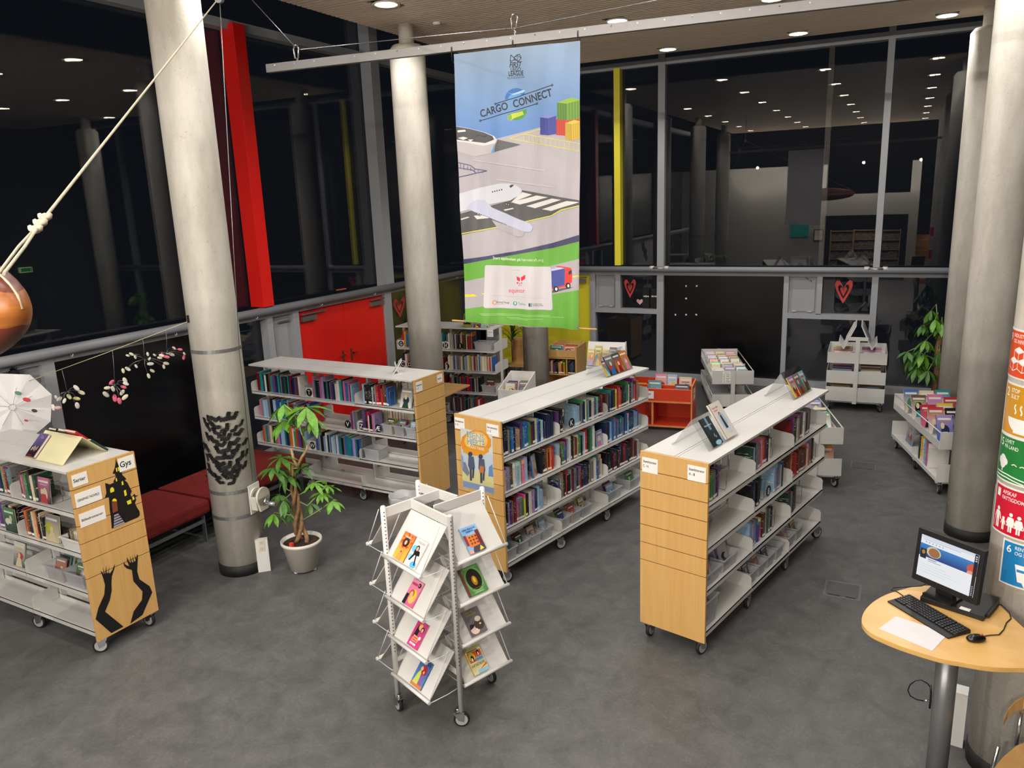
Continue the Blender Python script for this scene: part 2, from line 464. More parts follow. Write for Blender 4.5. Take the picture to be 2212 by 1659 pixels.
MB().box((GX, 9.76, 0), (XF+.03, GY, .09)).build('kerb', GREYF, wl)
for y0, y1 in ((1.35, 4.35), (7.35, 7.72)):                       # grey ventilation panels
    MB().box((GX+.01, y0, .09), (GX+.05, y1, 1.78)).build('vent_panel', GREYP, wl, bevel=.004)
MB().box((GX+.05, 3.1, .25), (GX+.062, 4.25, 1.62)).build('inset_panel', GREYP, wl, bevel=.004)
MB().box((GX+.05, 7.42, .2), (GX+.062, 7.66, 1.66)).build('inset_panel', GREYP, wl, bevel=.004)
for y in (3.75, 7.5): MB().box((GX+.06, y, 1.68), (GX+.085, y+.2, 1.7)).build('closer_arm', CHROME, wl)
MB().box((GX+.01, 4.47, .09), (GX+.05, 6.45, 1.78)).build('black_panel', BLACKP, wl)
MB().box((GX, 6.45, .09), (GX+.06, 6.53, 1.78)).build('post', GREYF, wl)
# round pipe that runs along both window walls
def rail(a, b, parent):
    MB().cyl(a, b, .05, n=14).build('pipe_rail', mat('rail_grey', '#84878d', .42), parent)
rail((-7.02, -3, 1.885), (-7.02, GY-.1, 1.885), wl)
for y in (3.4, 4.6, 5.8, 7.0, 8.2, 9.4, 10.6, 11.8):
    MB().tube([(-7.02, y, 1.835), (-7.0, y, 1.815), (-6.985, y, 1.82), (-6.98, y, 1.84)], .004, 6).build('hook', WHITE, wl)
# red fin on the glass
MB().box((-7.19, 7.12, 1.94), (-6.98, 7.3, 5.18)).build('red_fin', RED, wl, bevel=.004)
k = [0]
def window(a, b, m=None):
    k[0] += 1
    o = MB().box(a, b).build('window_%d' % k[0], m or GLASS); setp(o, kind='structure'); return o
for y0, y1 in ((-3, 1.2), (1.35, 7.2), (7.2, 9.75), (9.95, 12.93)):
    window((GX-.03, y0, 1.94), (GX-.005, y1, 5.12)); window((GX-.03, y0, 5.22), (GX-.005, y1, ZTOP))
for y0, y1 in ((6.53, 7.25), (9.93, 12.93), (-3, 1.2)): window((GX-.03, y0, .09), (GX-.005, y1, 1.78))

# double door, red
def double_door(name, label, m, along, lo, hi, base, facing):
    d = setp(bpy.data.objects.new(name, None), label=label, kind='structure'); COL.objects.link(d)
    mid = (lo+hi)/2
    def bx(a0, a1, d0, d1, z0, z1):
        if along == 'y': return MB().box((base+d0*facing, a0, z0), (base+d1*facing, a1, z1))
        return MB().box((a0, base+d0*facing, z0), (a1, base+d1*facing, z1))
    for a, b, s in ((lo, mid-.003, 1), (mid+.003, hi, -1)):
        lf = bx(a, b, .02, .065, .01, 1.76).build('door_leaf', m, d, bevel=.004)
        x = (b-.09) if s == 1 else (a+.09)
        hd = bx(x-.006, x+.006, .065, .115, 1.03, 1.045); c0 = x-.1 if s == 1 else x-.006
        hd.v += bx(c0, c0+.106, .1, .115, 1.03, 1.045).v; n = len(hd.v)-8
        hd.f += [tuple(i+n for i in f) for f in [(0,3,2,1),(4,5,6,7),(0,1,5,4),(1,2,6,5),(2,3,7,6),(3,0,4,7)]]; hd.sm += [False]*6; hd.mi += [0]*6
        hd.build('door_handle', CHROME, lf)
        bx(x-.02, x+.02, .06, .072, .92, 1.1).build('handle_plate', CHROME, lf)
        c0 = a+.04 if s == 1 else b-.34
        bx(c0, c0+.28, .065, .12, 1.64, 1.7).build('door_closer', STEEL, lf)
        bx(c0, c0+.5 if s == 1 else c0+.3, .1, .115, 1.725, 1.745).build('closer_arm', STEEL, lf)
    bx(lo-.02, hi+.02, 0, .04, 0, 1.78).build('door_frame', m, d)
    return d
double_door('door_1', 'red double door in the long window wall', RED, 'y', 7.84, 9.74, GX+.02, 1)

# ---- back window wall
wb = setp(bpy.data.objects.new('wall_back', None), kind='structure'); COL.objects.link(wb)
YF = GY-.12
def bpost(x0, x1, z0, z1, y0=None): return MB().box((x0, YF if y0 is None else y0, z0), (x1, GY, z1)).build('post', GREYF, wb)
bpost(-4.95, -4.85, 0, 1.83); bpost(-4.475, -4.385, 1.2, 1.83); bpost(-3.735, -3.62, 0, ZTOP); bpost(-1.68, -1.605, 0, 1.83)
bpost(-1.185, -1.11, 1.19, 1.83); bpost(-.415, -.325, 0, ZTOP); bpost(2.2, 2.3, 0, ZTOP); bpost(-6.93, -6.82, 0, 1.83)
MB().box((GX, YF+.012, 5.12), (3.6, GY, 5.22)).build('top_rail', GREYF, wb)
MB().box((GX, YF+.012, 1.78), (3.6, GY, 1.84)).build('transom', GREYF, wb)
MB().box((-4.85, YF, 1.12), (-3.735, GY, 1.2)).build('mid_rail', GREYF, wb)
MB().box((-1.605, YF, 1.12), (-.415, GY, 1.2)).build('mid_rail', GREYF, wb)
MB().box((-4.9, YF-.05, 0), (3.6, GY, .1)).build('kerb', GREYF, wb)
for a, b in ((-4.85, -4.475), (-1.605, -1.185)):
    MB().box((a, GY-.05, 1.2), (b, GY-.01, 1.78)).build('vent_panel', GREYP, wb)
    MB().box((a+.05, GY-.07, 1.23), (b-.03, GY-.05, 1.72)).build('inset_panel', GREYP, wb, bevel=.004)
    for x in (a+.09, b-.1): MB().box((x-.03, GY-.085, 1.225), (x+.03, GY-.06, 1.235)).build('hinge', WHITE, wb)
MB().tube([(-1.36, GY-.09, 1.76), (-1.3, GY-.1, 1.73), (-1.27, GY-.1, 1.7)], .006, 6).build('closer_arm', CHROME, wb)
MB().box((-3.62, GY-.06, .1), (-1.68, GY-.01, 1.78)).build('black_panel', BLACKP, wb)
rail((-7.02, GY-.17, 1.885), (3.5, GY-.17, 1.885), wb)
for x in (-3.68, -.37):
    for s in (-1, 1):
        MB().cyl((x+s*.09, GY-.17, 1.9), (x+s*.16, GY-.17, 1.9), .045, n=12).build('rail_clamp', WHITE, wb)
    MB().cyl((x-.1, GY-.2, 1.905), (x+.1, GY-.2, 1.905), .02, n=10).build('rail_joint', STEEL, wb)
MB().box((-4.47, GY-.16, 1.95), (-4.365, GY-.01, 5.14)).build('yellow_fin', YELLOW, wb, bevel=.004)
MB().box((-1.2, GY+.0, 1.95), (-1.12, GY+.1, 5.14)).build('bronze_mullion', mat('bronze', '#241d19', .5), wb)
for x0, x1 in ((-7.1, -3.735), (-3.62, -.415), (-.325, 2.2), (2.3, 3.6)):
    window((x0, GY-.005, 1.94), (x1, GY-.03, 5.12)); window((x0, GY-.005, 5.22), (x1, GY-.03, ZTOP))
for a, b in (((-4.85, .1), (-3.735, 1.12)), ((-4.385, 1.2), (-3.735, 1.78)), ((-1.605, .1), (-.415, 1.12)), ((-1.11, 1.2), (-.415, 1.78)), ((-.325, .1), (2.2, 1.78))):
    window((a[0], GY-.005, a[1]), (b[0], GY-.03, b[1]))
double_door('door_2', 'yellow double door behind the round pillar', YELLOW, 'x', -6.82, -4.96, GY-.02, -1)
setp(MB().box((-7.2, YF, 0), (-6.93, GY, 1.83)).build('trim_1', GREYF), kind='structure')

# ---- walls behind the viewer: only the windows' reflections show them
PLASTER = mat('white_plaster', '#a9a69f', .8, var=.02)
rw = setp(bpy.data.objects.new('wall_rear', None), kind='structure'); COL.objects.link(rw)
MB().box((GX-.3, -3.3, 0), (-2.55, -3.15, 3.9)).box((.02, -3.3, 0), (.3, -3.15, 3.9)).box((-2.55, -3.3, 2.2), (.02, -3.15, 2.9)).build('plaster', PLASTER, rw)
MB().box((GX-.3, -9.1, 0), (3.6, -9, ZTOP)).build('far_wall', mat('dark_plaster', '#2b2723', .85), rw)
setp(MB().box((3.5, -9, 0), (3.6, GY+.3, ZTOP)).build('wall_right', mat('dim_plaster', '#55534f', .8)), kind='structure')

# ---- pillars
def pillar(x, y, label):
    t = thing('pillar', label, 'pillar', (x, y, 0), kind='structure')
    MB().lathe([(0, .1), (.2, .1), (.2, 4.78), (.16, 4.83), (0, 4.83)], 48).build('shaft', CONC, t)
    MB().lathe([(0, 0), (.204, 0), (.204, .1), (0, .1)], 48).build('base_ring', RUBBER, t)
    MB().lathe([(0, 4.83), (.085, 4.83), (.085, ZC), (0, ZC)], 24).build('neck', CONC, t)
    return t
COL1 = (-5.1, 4.61); COLB = (.70, 7.69); COLC = (.70, 4.43); COL2 = (-5.15, 7.86)
pillar(*COL1, 'round concrete pillar with the winch and paper bats')
pillar(*COL2, 'round concrete pillar beside the veneered end of the bookcase below the red door')
pillar(-5.09, 10.9, 'round concrete pillar in front of the yellow door')
pillar(*COLC, 'round concrete pillar covered with coloured goal posters')
pillar(*COLB, 'round concrete pillar between the poster pillar and the book trolley')
pillar(.70, 11.05, 'round concrete pillar beside the potted tree at the back windows')
for x in (-5.12, .95): pillar(x, 1.3 if x < 0 else .9, 'round concrete pillar beside the stair, seen only in the windows')

# ---- downlights
def ordinal(n): return ('first', 'second', 'third', 'fourth', 'fifth', 'sixth', 'seventh', 'eighth', 'ninth', 'tenth', 'eleventh', 'twelfth', 'thirteenth', 'fourteenth', 'fifteenth', 'sixteenth', 'seventeenth', 'eighteenth', 'nineteenth', 'twentieth', 'twenty-first', 'twenty-second', 'twenty-third', 'twenty-fourth', 'twenty-fifth', 'twenty-sixth', 'twenty-seventh', 'twenty-eighth', 'twenty-ninth', 'thirtieth')[n-1] if n <= 30 else '%dth' % n
TRIM = mat('lamp_trim', '#e8e4dc', .4)
BULB = mat('lamp_glow', '#fff4e0', .5, emis='#ffeacb', estr=28)
dl_trim = MB().lathe([(.115, .004), (.14, 0), (.14, -.012), (.115, -.008)], 24).mesh('trim_ring', TRIM)
dl_can = MB().lathe([(.115, 0), (.115, .09), (0, .09)], 24).mesh('reflector', mat('lamp_reflector', '#c9c4ba', .3))
dl_bulb = MB().lathe([(0, -.018), (.036, -.014), (.044, .0), (.03, .06)], 12).mesh('bulb', BULB)
XR = {-4.8: 'along the left pillars', -3.12: 'over the middle bookcase', -1.42: 'over the front bookcase', .25: 'along the poster pillar'}
YR = {11.27: 'first from the back windows', 9.14: 'second from the back windows', 7.0: 'third from the back windows', 4.85: 'fourth from the back windows', 2.75: 'fifth from the back windows', .7: 'sixth from the back windows', -1.3: 'seventh from the back windows'}
for lx, ly in LAMPS:
    t = thing('ceiling_downlight', 'round recessed ceiling spotlight %s, %s' % (XR[lx].replace('along the left pillars', 'in the row along the winch pillar').replace('over the middle', 'in the row over the middle').replace('over the front', 'in the row over the front').replace('along the poster', 'in the row along the poster'), YR[ly]), 'lamp', (lx, ly, ZC), group='recessed ceiling spotlights')
    link('trim_ring', dl_trim, t); link('reflector', dl_can, t)
    for a in (0, 2.1, 4.2):
        link('bulb', dl_bulb, t, (.06*math.cos(a), .06*math.sin(a), .004))
    L = bpy.data.lights.new('downlight', 'SPOT'); L.energy = LAMP_W; L.color = LAMP_COL; L.spot_size = math.radians(150); L.spot_blend = 0.45; L.shadow_soft_size = .06
    lo = bpy.data.objects.new('downlight', L); COL.objects.link(lo); lo.parent = t; lo.location = (0, 0, -.035)
# added fill behind the viewer for pillars and ceiling; the first lights the library
for x, y, z, e in ((-1.3, -6.2, 2.6, 120), (-4.8, -2.9, 3.9, 430), (-3.12, -2.9, 3.9, 430), (-1.42, -2.9, 3.9, 430), (.25, -2.9, 3.9, 430)):
    L = bpy.data.lights.new('rear_fill', 'POINT'); L.energy = e; L.color = (1, .93, .84); L.shadow_soft_size = .03
    lo = bpy.data.objects.new('rear_fill', L); COL.objects.link(lo); lo.location = (x, y, z)

# ================================================================== bookcases and their books
LV = (1.094, .793, .484, .179)              # shelf heights
SEC = .77; X0 = .0; WID = .245
WT = 1.405

def caster_meshes():
    wheel = MB().lathe([(.052, -.012), (.055, -.006), (.055, .006), (.052, .012), (.04, .012), (.04, -.012)], 20, closed=True)
    wheel.v = [(p[0], p[2], p[1]) for p in wheel.v]
    tyre = wheel.mesh('tyre', RUBBER)
    hub = MB().cyl((0, -.014, 0), (0, .014, 0), .041, n=20).cyl((0, -.018, 0), (0, .018, 0), .012, n=10).mesh('hub', mat('caster_hub', '#c9cacb', .35, metal=.5))
    fork = MB()
    for s in (-1, 1): fork.prism([(-.022, .0), (.012, -.012), (.02, .05), (-.03, .062), (-.05, .05)], 'y', s*.019, s*.023)
    fork.box((-.05, -.023, .052), (.02, .023, .062)).cyl((-.022, 0, .06), (-.022, 0, .085), .016, n=12)
    return tyre, hub, fork.mesh('fork', CHROME)
C_TYRE, C_HUB, C_FORK = caster_meshes()
def caster(parent, x, y, ang=0.0, k=1.0, ztop=.14):
    c = bpy.data.objects.new('caster', C_FORK); COL.objects.link(c); c.parent = parent
    c.location = (x, y, .055*k); c.rotation_euler = (0, 0, ang); c.scale = (k, k, k)
    link('tyre', C_TYRE, c); link('hub', C_HUB, c)
    return c

SHELF_ME = {}
def shelf_mesh(L):
    if L in SHELF_ME: return SHELF_ME[L]
    b = MB().box((0, .0, -.006), (L, .215, 0)).box((0, .207, -.03), (L, .215, 0)).box((0, 0, -.006), (L, .006, .03))
    SHELF_ME[L] = b.mesh('shelf', WHITE)
    return SHELF_ME[L]
BRK = MB().prism([(0.01, -.03), (.207, -.03), (.212, .0), (.212, .085), (.195, .105), (.01, .125)], 'x', -.0015, .0015).mesh('shelf_bracket', WHITE)

def bookcase(label, loc, rz, panel=True, nsec=3, cards=(), card_side='l', levels=LV, dbl=True, far_end=True):
    t = thing('bookcase', label, 'bookcase', loc, rz, 'mobile double-sided bookcases')
    L = nsec*SEC
    x0 = .006
    for i in range(nsec+1):
        x = x0+.012+i*SEC
        MB().box((x-.012, -.022, .12), (x+.012, .022, WT-.025)).build('upright', WHITE, t)
        for s in (-1, 1):
            MB().box((x-.015, 0, .135), (x+.015, s*.2, .15)).build('foot_beam', WHITE, t)
            MB().cyl((x+.0, s*.2-s*.0, .125), (x, s*.2, .16), .016, n=10).build('caster_post', WHITE, t)
            caster(t, x+.022, s*.2, random.uniform(-.5, .5)+(0 if s < 0 else .4))
    for i in range(nsec):
        xa = x0+.012+i*SEC
        for s in (-1, 1):
            for z in levels:
                # shelf local y runs outwards
                o = link('shelf', shelf_mesh(SEC-.006), t, (xa+.003 if s > 0 else xa+SEC-.003, s*.025, z), (0, 0, 0 if s > 0 else PI))
            y0, y1 = (.013, WID) if s > 0 else (-WID, -.013)
            MB().box((xa+.0015, y0, WT-.018), (xa+SEC-.0015, y1, WT)).build('top_panel', WHITE, t, bevel=.002)
    for i in range(nsec+1):
        for s in (-1, 1):
            for z in levels:
                link('shelf_bracket', BRK, t, (x0+.012+i*SEC, s*.025, z), (0, 0, 0 if s > 0 else PI))
    MB().box((x0+.012, -.009, WT-.02), (x0+.012+L, .009, WT-.001)).build('centre_strip', WHITE, t)
    if panel:
        zb = [.118]+[.612+.1325*i for i in range(6)]+[WT+.003]
        for a, b in zip(zb[:-1], zb[1:]):
            MB().box((-.02, -.25, a+.003), (-.0, .25, b-.003)).build('board', BIRCH, t)
        MB().box((-.012, -.248, .12), (.004, .248, WT-.002)).build('panel_core', mat('panel_core', '#3a2718', .7), t)
        MB().box((-.021, -.25, WT+.0005), (.004, .25, WT+.004)).build('edge_strip', BIRCHE, t)
    return t

# panel face frame: u runs to the viewer's right across the end panel, v up
def on_panel(t, ucenter):
    R = Matrix.Rotation(t.rotation_euler.z, 4, 'Z')
    return None
def panel_fn(u0, v0):
    # panel faces local -x; seen from outside, right-hand direction is -y
    return flat((-.0205, -u0, v0), (0, -1, 0), (0, 0, 1))

def card(t, u, v, w, h, lines, sizes=None, serif=False, name='label_card', bolds=None):
    """white paper label on the end panel: centre-left u, bottom v"""
    b = MB().box((-.0225, -u-w, v), (-.0202, -u, v+h)).build(name, mat('label_paper', '#eceae6', .6, var=.01), t)
    a = Art(w, h)
    n = len(lines)
    for i, (s, hh, yy, ww) in enumerate(lines):
        a.text(s, .07*w, yy*h, hh*h, '#161616', bold=.014, width=ww*w if ww else None)
    a.build('lettering', b, flat((-.0227, -u, v), (0, -1, 0), (0, 0, 1)), INK)
    return b

# ---- books
PAGE = mat('paper_pages', '#d9d0ba', .8, var=.06, vscale=90)
def book_mat(use_attr):
    M = bpy.data.materials.new('book_cover_many' if use_attr else 'book_cover'); M.use_nodes = True; nt = M.node_tree; b = nt.nodes['Principled BSDF']
    b.inputs['Roughness'].default_value = .38
    N = nt.nodes.new; Lk = nt.links.new
    if use_attr:
        a = N('ShaderNodeVertexColor'); a.layer_name = 'ink'; Lk(a.outputs[0], b.inputs['Base Color']); return M
    oi = N('ShaderNodeObjectInfo'); tc = N('ShaderNodeTexCoord'); sx = N('ShaderNodeSeparateXYZ'); Lk(tc.outputs['Object'], sx.inputs[0])
    def math_(op, a, c, clamp=False):
        n = N('ShaderNodeMath'); n.operation = op; n.use_clamp = clamp
        for i, v in enumerate((a, c)):
            if v is None: continue
            if isinstance(v, (int, float)): n.inputs[i].default_value = v
            else: Lk(v, n.inputs[i])
        return n.outputs[0]
    z = sx.outputs['Z']; rnd = oi.outputs['Random']
    # library spine label near the foot
    lab = math_('MULTIPLY', math_('GREATER_THAN', z, .05), math_('LESS_THAN', z, .15))
    lab = math_('MULTIPLY', lab, math_('LESS_THAN', math_('FRACT', math_('MULTIPLY', rnd, 7.3), None), .55))
    lab = math_('MULTIPLY', lab, math_('LESS_THAN', sx.outputs['Y'], .03))
    # lettering band: streaky noise between two random heights
    mp = N('ShaderNodeMapping'); mp.inputs['Scale'].default_value = (3.5, 2, 26); Lk(tc.outputs['Object'], mp.inputs[0])
    cm = N('ShaderNodeCombineXYZ'); Lk(math_('MULTIPLY', rnd, 40), cm.inputs[0]); Lk(math_('MULTIPLY', rnd, 90), cm.inputs[2]); Lk(cm.outputs[0], mp.inputs['Location'])
    nz = N('ShaderNodeTexNoise'); nz.inputs['Scale'].default_value = 1.0; nz.inputs['Detail'].default_value = 2; Lk(mp.outputs[0], nz.inputs['Vector'])
    lo = math_('ADD', math_('MULTIPLY', math_('FRACT', math_('MULTIPLY', rnd, 13.7), None), .3), .25)
    txt = math_('MULTIPLY', math_('GREATER_THAN', z, lo), math_('LESS_THAN', z, math_('ADD', lo, .45)))
    txt = math_('MULTIPLY', txt, math_('GREATER_THAN', nz.outputs['Fac'], .61))
    band = math_('MULTIPLY', math_('GREATER_THAN', z, .84), math_('GREATER_THAN', math_('FRACT', math_('MULTIPLY', rnd, 5.1), None), .6))
    hs = N('ShaderNodeHueSaturation'); Lk(math_('ADD', .25, math_('MULTIPLY', math_('FRACT', math_('MULTIPLY', rnd, 3.3), None), .5)), hs.inputs['Hue']); hs.inputs['Value'].default_value = 1.3; Lk(oi.outputs['Color'], hs.inputs['Color'])
    def mix(f, a, c):
        n = N('ShaderNodeMix'); n.data_type = 'RGBA'; Lk(f, n.inputs[0])
        for i, v in ((6, a), (7, c)):
            if isinstance(v, tuple): n.inputs[i].default_value = v
            else: Lk(v, n.inputs[i])
        return n.outputs[2]
    c = mix(band, oi.outputs['Color'], hs.outputs[0])
    inv = N('ShaderNodeMix'); inv.data_type = 'RGBA'; Lk(math_('GREATER_THAN', math_('FRACT', math_('MULTIPLY', rnd, 11.1), None), .4), inv.inputs[0]); inv.inputs[6].default_value = (.02, .02, .03, 1); inv.inputs[7].default_value = (.75, .72, .62, 1)
    c = mix(txt, c, inv.outputs[2]); c = mix(lab, c, (.78, .77, .73, 1))
    Lk(c, b.inputs['Base Color'])
    return M
COVER = book_mat(False); COVERS = book_mat(True)
def book_unit():
    b = MB(); b.box((0, 0, 0), (1, .035, 1)).box((0, .035, 0), (.1, 1, 1)).box((.9, .035, 0), (1, 1, 1))
    b.cur = 1; b.box((.1, .035, .018), (.9, .97, .982))
    return b.mesh('book', [COVER, PAGE])
BOOK = book_unit()
PAL = {'black': '#141417', 'navy': '#1d2748', 'dark red': '#6e1620', 'red': '#b3222a', 'brown': '#5a3a28', 'grey': '#77797c', 'white': '#d8d5cd', 'cream': '#cfc19c',
       'pale blue': '#8fb4cf', 'blue': '#2560a8', 'teal': '#1f7d80', 'green': '#3f7a45', 'dark green': '#1f3f30', 'yellow': '#d3b52e', 'orange': '#cf6a25', 'pink': '#c9698f', 'purple': '#5c3a78', 'lilac': '#9a86b8', 'tan': '#9d7f58', 'lime': '#a8ae2e'}
MIX = {'mid': ['black']*4+['navy']*4+['dark red']*2+['red']*2+['brown']*2+['grey']*3+['white']*3+['cream']*2+['pale blue']*3+['blue']*3+['teal', 'green', 'green', 'dark green', 'yellow', 'yellow', 'orange', 'pink', 'purple', 'purple', 'lilac', 'tan'],
       'dark': ['black']*6+['navy']*3+['dark red']*2+['brown']*2+['grey']*3+['dark green']*2+['purple', 'white', 'teal', 'tan', 'red'],
       'red': ['red']*3+['orange']*2+['dark red']*4+['black']*3+['brown']*3+['grey', 'cream', 'orange'],
       'blue': ['blue']*4+['navy']*3+['pale blue']*4+['teal']*2+['black', 'grey', 'white', 'lilac'],
       'pink': ['pink', 'purple', 'lilac', 'pale blue', 'blue', 'navy', 'dark red', 'red', 'black', 'white', 'teal', 'grey', 'purple'],
       'light': ['white']*3+['cream']*3+['pale blue', 'tan', 'grey', 'red', 'blue', 'yellow']}
LVN = ('top', 'second', 'third', 'bottom')
STUFFB = {'v': [], 'f': [], 'c': [], 'm': []}
BOOKN = [0]
def book_at(t, x, y, z, s, th, dp, ht, cname, lean=0.0, label=None, group=None, stuff=False, jit=0.0):
    """upright book in a case's own axes; spine looks out along s*y"""
    Mw = Matrix.Translation(t.location) @ Matrix.Rotation(t.rotation_euler.z, 4, 'Z') @ Matrix.Translation((x+(th if s > 0 else 0), y, z)) @ Matrix.Rotation(PI if s > 0 else 0, 4, 'Z') @ Matrix.Rotation(lean, 4, 'Y')
    col = lin(PAL[cname]); j = random.uniform(.8, 1.2); col = tuple(min(1, c*j) for c in col[:3])+(1,)
    if stuff:
        o = len(STUFFB['v'])
        for p in ((0,0,0),(1,0,0),(1,1,0),(0,1,0),(0,0,1),(1,0,1),(1,1,1),(0,1,1)):
            STUFFB['v'].append(tuple(Mw @ Vector((p[0]*th, p[1]*dp, p[2]*ht))))
        for fi, f in enumerate([(0,3,2,1),(4,5,6,7),(0,1,5,4),(1,2,6,5),(2,3,7,6),(3,0,4,7)]):
            STUFFB['f'].append(tuple(o+i for i in f)); STUFFB['c'].append((.62, .56, .43, 1) if fi in (0, 1, 4) else col)
        return None
    b = bpy.data.objects.new('book', BOOK); COL.objects.link(b)
    b.location = Mw.to_translation(); b.rotation_euler = Mw.to_euler('XYZ'); b.scale = (th, dp, ht); b.color = col
    setp(b, label, 'book', group); BOOKN[0] += 1
    return b
LAST = {}
def row(t, s, level, x0, x1, mixn, case, wood='wooden end', stuff=False, hmin=.17, hmax=.235, tmin=.015, tmax=.039, front=.208, start_lean=0.0):
    """books shelved side by side from x0 to x1 (metres from the wooden end)"""
    z = LV[level]+.001; x = x0; key = (case, level, s)
    while x < x1:
        th = random.uniform(tmin, tmax); ht = random.choice((random.uniform(hmin, hmax), random.uniform(.19, .215))); dp = min(.175, ht*random.uniform(.62, .74))
        if x+th > x1+.01: break
        c = random.choice(MIX[mixn]); LAST[key] = LAST.get(key, 0)+1
        y = s*(front-random.uniform(0, .012))
        book_at(t, x, y, z, s, th-.0012, dp, ht, c, 0.0, '%s book, %s from %s, %s shelf of %s' % (c, ordinal(LAST[key]), wood, LVN[level], case), 'books on the %s shelf of the %s' % (LVN[level], case), stuff)
        x += th
    return x

# wire book supports, tubs, letter discs
SUP = MB().tube([(0, .02, .003), (0, .16, .003), (0, .165, .02), (0, .165, .15), (0, .158, .16), (0, .09, .16), (0, .083, .15), (0, .083, .004)], .0022, 6).mesh('book_support', CHROME)
def to_world(t, p, rz=0.0):
    Mw = Matrix.Translation(t.location) @ Matrix.Rotation(t.rotation_euler.z, 4, 'Z')
    return Mw @ Vector(p), t.rotation_euler.z+rz
NSUP = {}
def support(t, s, level, x, case):
    p, rz = to_world(t, (x, s*.035, LV[level]), 0 if s > 0 else PI)
    o = link('book_support', SUP, None, p, (0, 0, rz)); NSUP[(case, level)] = NSUP.get((case, level), 0)+1
    setp(o, 'wire book support, %s from wooden end, %s shelf of %s' % (ordinal(NSUP[(case, level)]), LVN[level], case), 'book support', 'wire book supports')
def tub_mesh(w, d, h):
    b = MB(); t = .003; i = .012
    def ringpts(k, z): return [(-w/2+k, -d/2+k, z), (w/2-k, -d/2+k, z), (w/2-k, d/2-k, z), (-w/2+k, d/2-k, z)]
    vs = ringpts(i, 0)+ringpts(0, h)+ringpts(t, h)+ringpts(i+t, t)
    fs = [(3, 2, 1, 0)]
    for a, c in ((0, 4), (4, 8), (8, 12)): fs += [(a+q, a+(q+1) % 4, c+(q+1) % 4, c+q) for q in range(4)]
    fs.append((12, 13, 14, 15)); b.add(vs, fs)
    e = .008
    for p, q in (((-w/2-e, -d/2-e), (w/2+e, -d/2)), ((-w/2-e, d/2), (w/2+e, d/2+e)), ((-w/2-e, -d/2), (-w/2, d/2)), ((w/2, -d/2), (w/2+e, d/2))):
        b.box((p[0], p[1], h-.008), (q[0], q[1], h))
    return b
TUBS = {}
def tub(t, s, level, x, label, w=.13, d=.17, h=.11, m=None, y=.135, z=None, rz=0):
    key = (w, d, h, m.name if m else '')
    if key not in TUBS: TUBS[key] = tub_mesh(w, d, h).mesh('storage_tub', m or TUB)
    p, r = to_world(t, (x, s*y, (LV[level] if z is None else z)+.001), rz)
    o = link('storage_tub', TUBS[key], None, p, (0, 0, r))
    setp(o, label, 'tub', 'storage tubs on the bookcases'); return o
def leaning(t, s, level, x, y, z, w, h, th, tilt, cname, label, art=None, group=None, yaw=0.0, lift=True):
    """book with its cover turned to the aisle, leaning back; lower front edge centred at (x, y, z)"""
    base = thing('picture_book', label, 'book', group=group)
    if lift: z += th*math.sin(tilt)
    Mw = Matrix.Translation(t.location) @ Matrix.Rotation(t.rotation_euler.z, 4, 'Z') @ Matrix.Translation((x, s*y, z)) @ Matrix.Rotation((0 if s < 0 else PI)+yaw, 4, 'Z') @ Matrix.Rotation(-tilt, 4, 'X')
    base.matrix_world = Mw
    # local: x right, -y towards the viewer, z up the cover
    cov = MB().box((-w/2, 0, 0), (w/2, .0018, h)).box((-w/2, th-.0018, 0), (w/2, th, h)).box((-w/2, 0, 0), (-w/2+.002, th, h)).build('cover', mat('cover_'+cname.replace(' ', '_'), PAL[cname], .35), base)
    MB().box((-w/2+.002, .0018, .003), (w/2-.004, th-.0018, h-.003)).build('page_block', PAGE, base)
    a = Art(w, h)
    (art or rand_cover)(a, w, h, cname)
    a.build('cover_print', cov, flat((-w/2, -.0002, 0), (1, 0, 0), (0, 0, 1)), INKG)
    return base
def rand_cover(a, w, h, cname):
    r = random.Random(len(cname)*37+len(bpy.data.objects))
    ks = list(PAL)
    a.grad(0, 0, w, h, PAL[cname], PAL[r.choice(ks)])
    a.ell(w*r.uniform(.3, .7), h*r.uniform(.3, .5), w*r.uniform(.2, .35), h*r.uniform(.15, .28), PAL[r.choice(ks)])
    a.ell(w*r.uniform(.3, .7), h*r.uniform(.4, .6), w*.12, h*.12, PAL['cream'])
    a.poly([(w*.2, 0), (w*.8, 0), (w*.65, h*.35), (w*.35, h*.35)], PAL[r.choice(ks)])
    a.rect(w*.1, h*.8, w*.9, h*.88, PAL['white']); a.rect(w*.2, h*.7, w*.8, h*.74, PAL[r.choice(ks)])
def letter_disc(t, s, level, x, ch, case, y=.2, white_card=False):
    p, rz = to_world(t, (x, s*y, LV[level]+.001), PI if s > 0 else 0)
    o = thing('letter_sign', 'round black sign with letter %s, %s shelf of %s' % (ch, LVN[level], case), 'sign', p, rz, 'letter signs on the shelves')
    if white_card:
        MB().box((-.05, .003, 0), (.05, .006, .1)).build('backing_card', mat('label_paper', '#eceae6', .6), o)
    d = MB().cyl((0, -.001, .048), (0, .003, .048), .042, n=28).build('disc', BLACK, o)
    a = Art(.08, .08); a.text(ch, .04, .016, .048, '#f2f2f0', bold=.015, align='c')
    a.build('letter', d, flat((-.04, -.0012, .008), (1, 0, 0), (0, 0, 1)), INK)
    return o

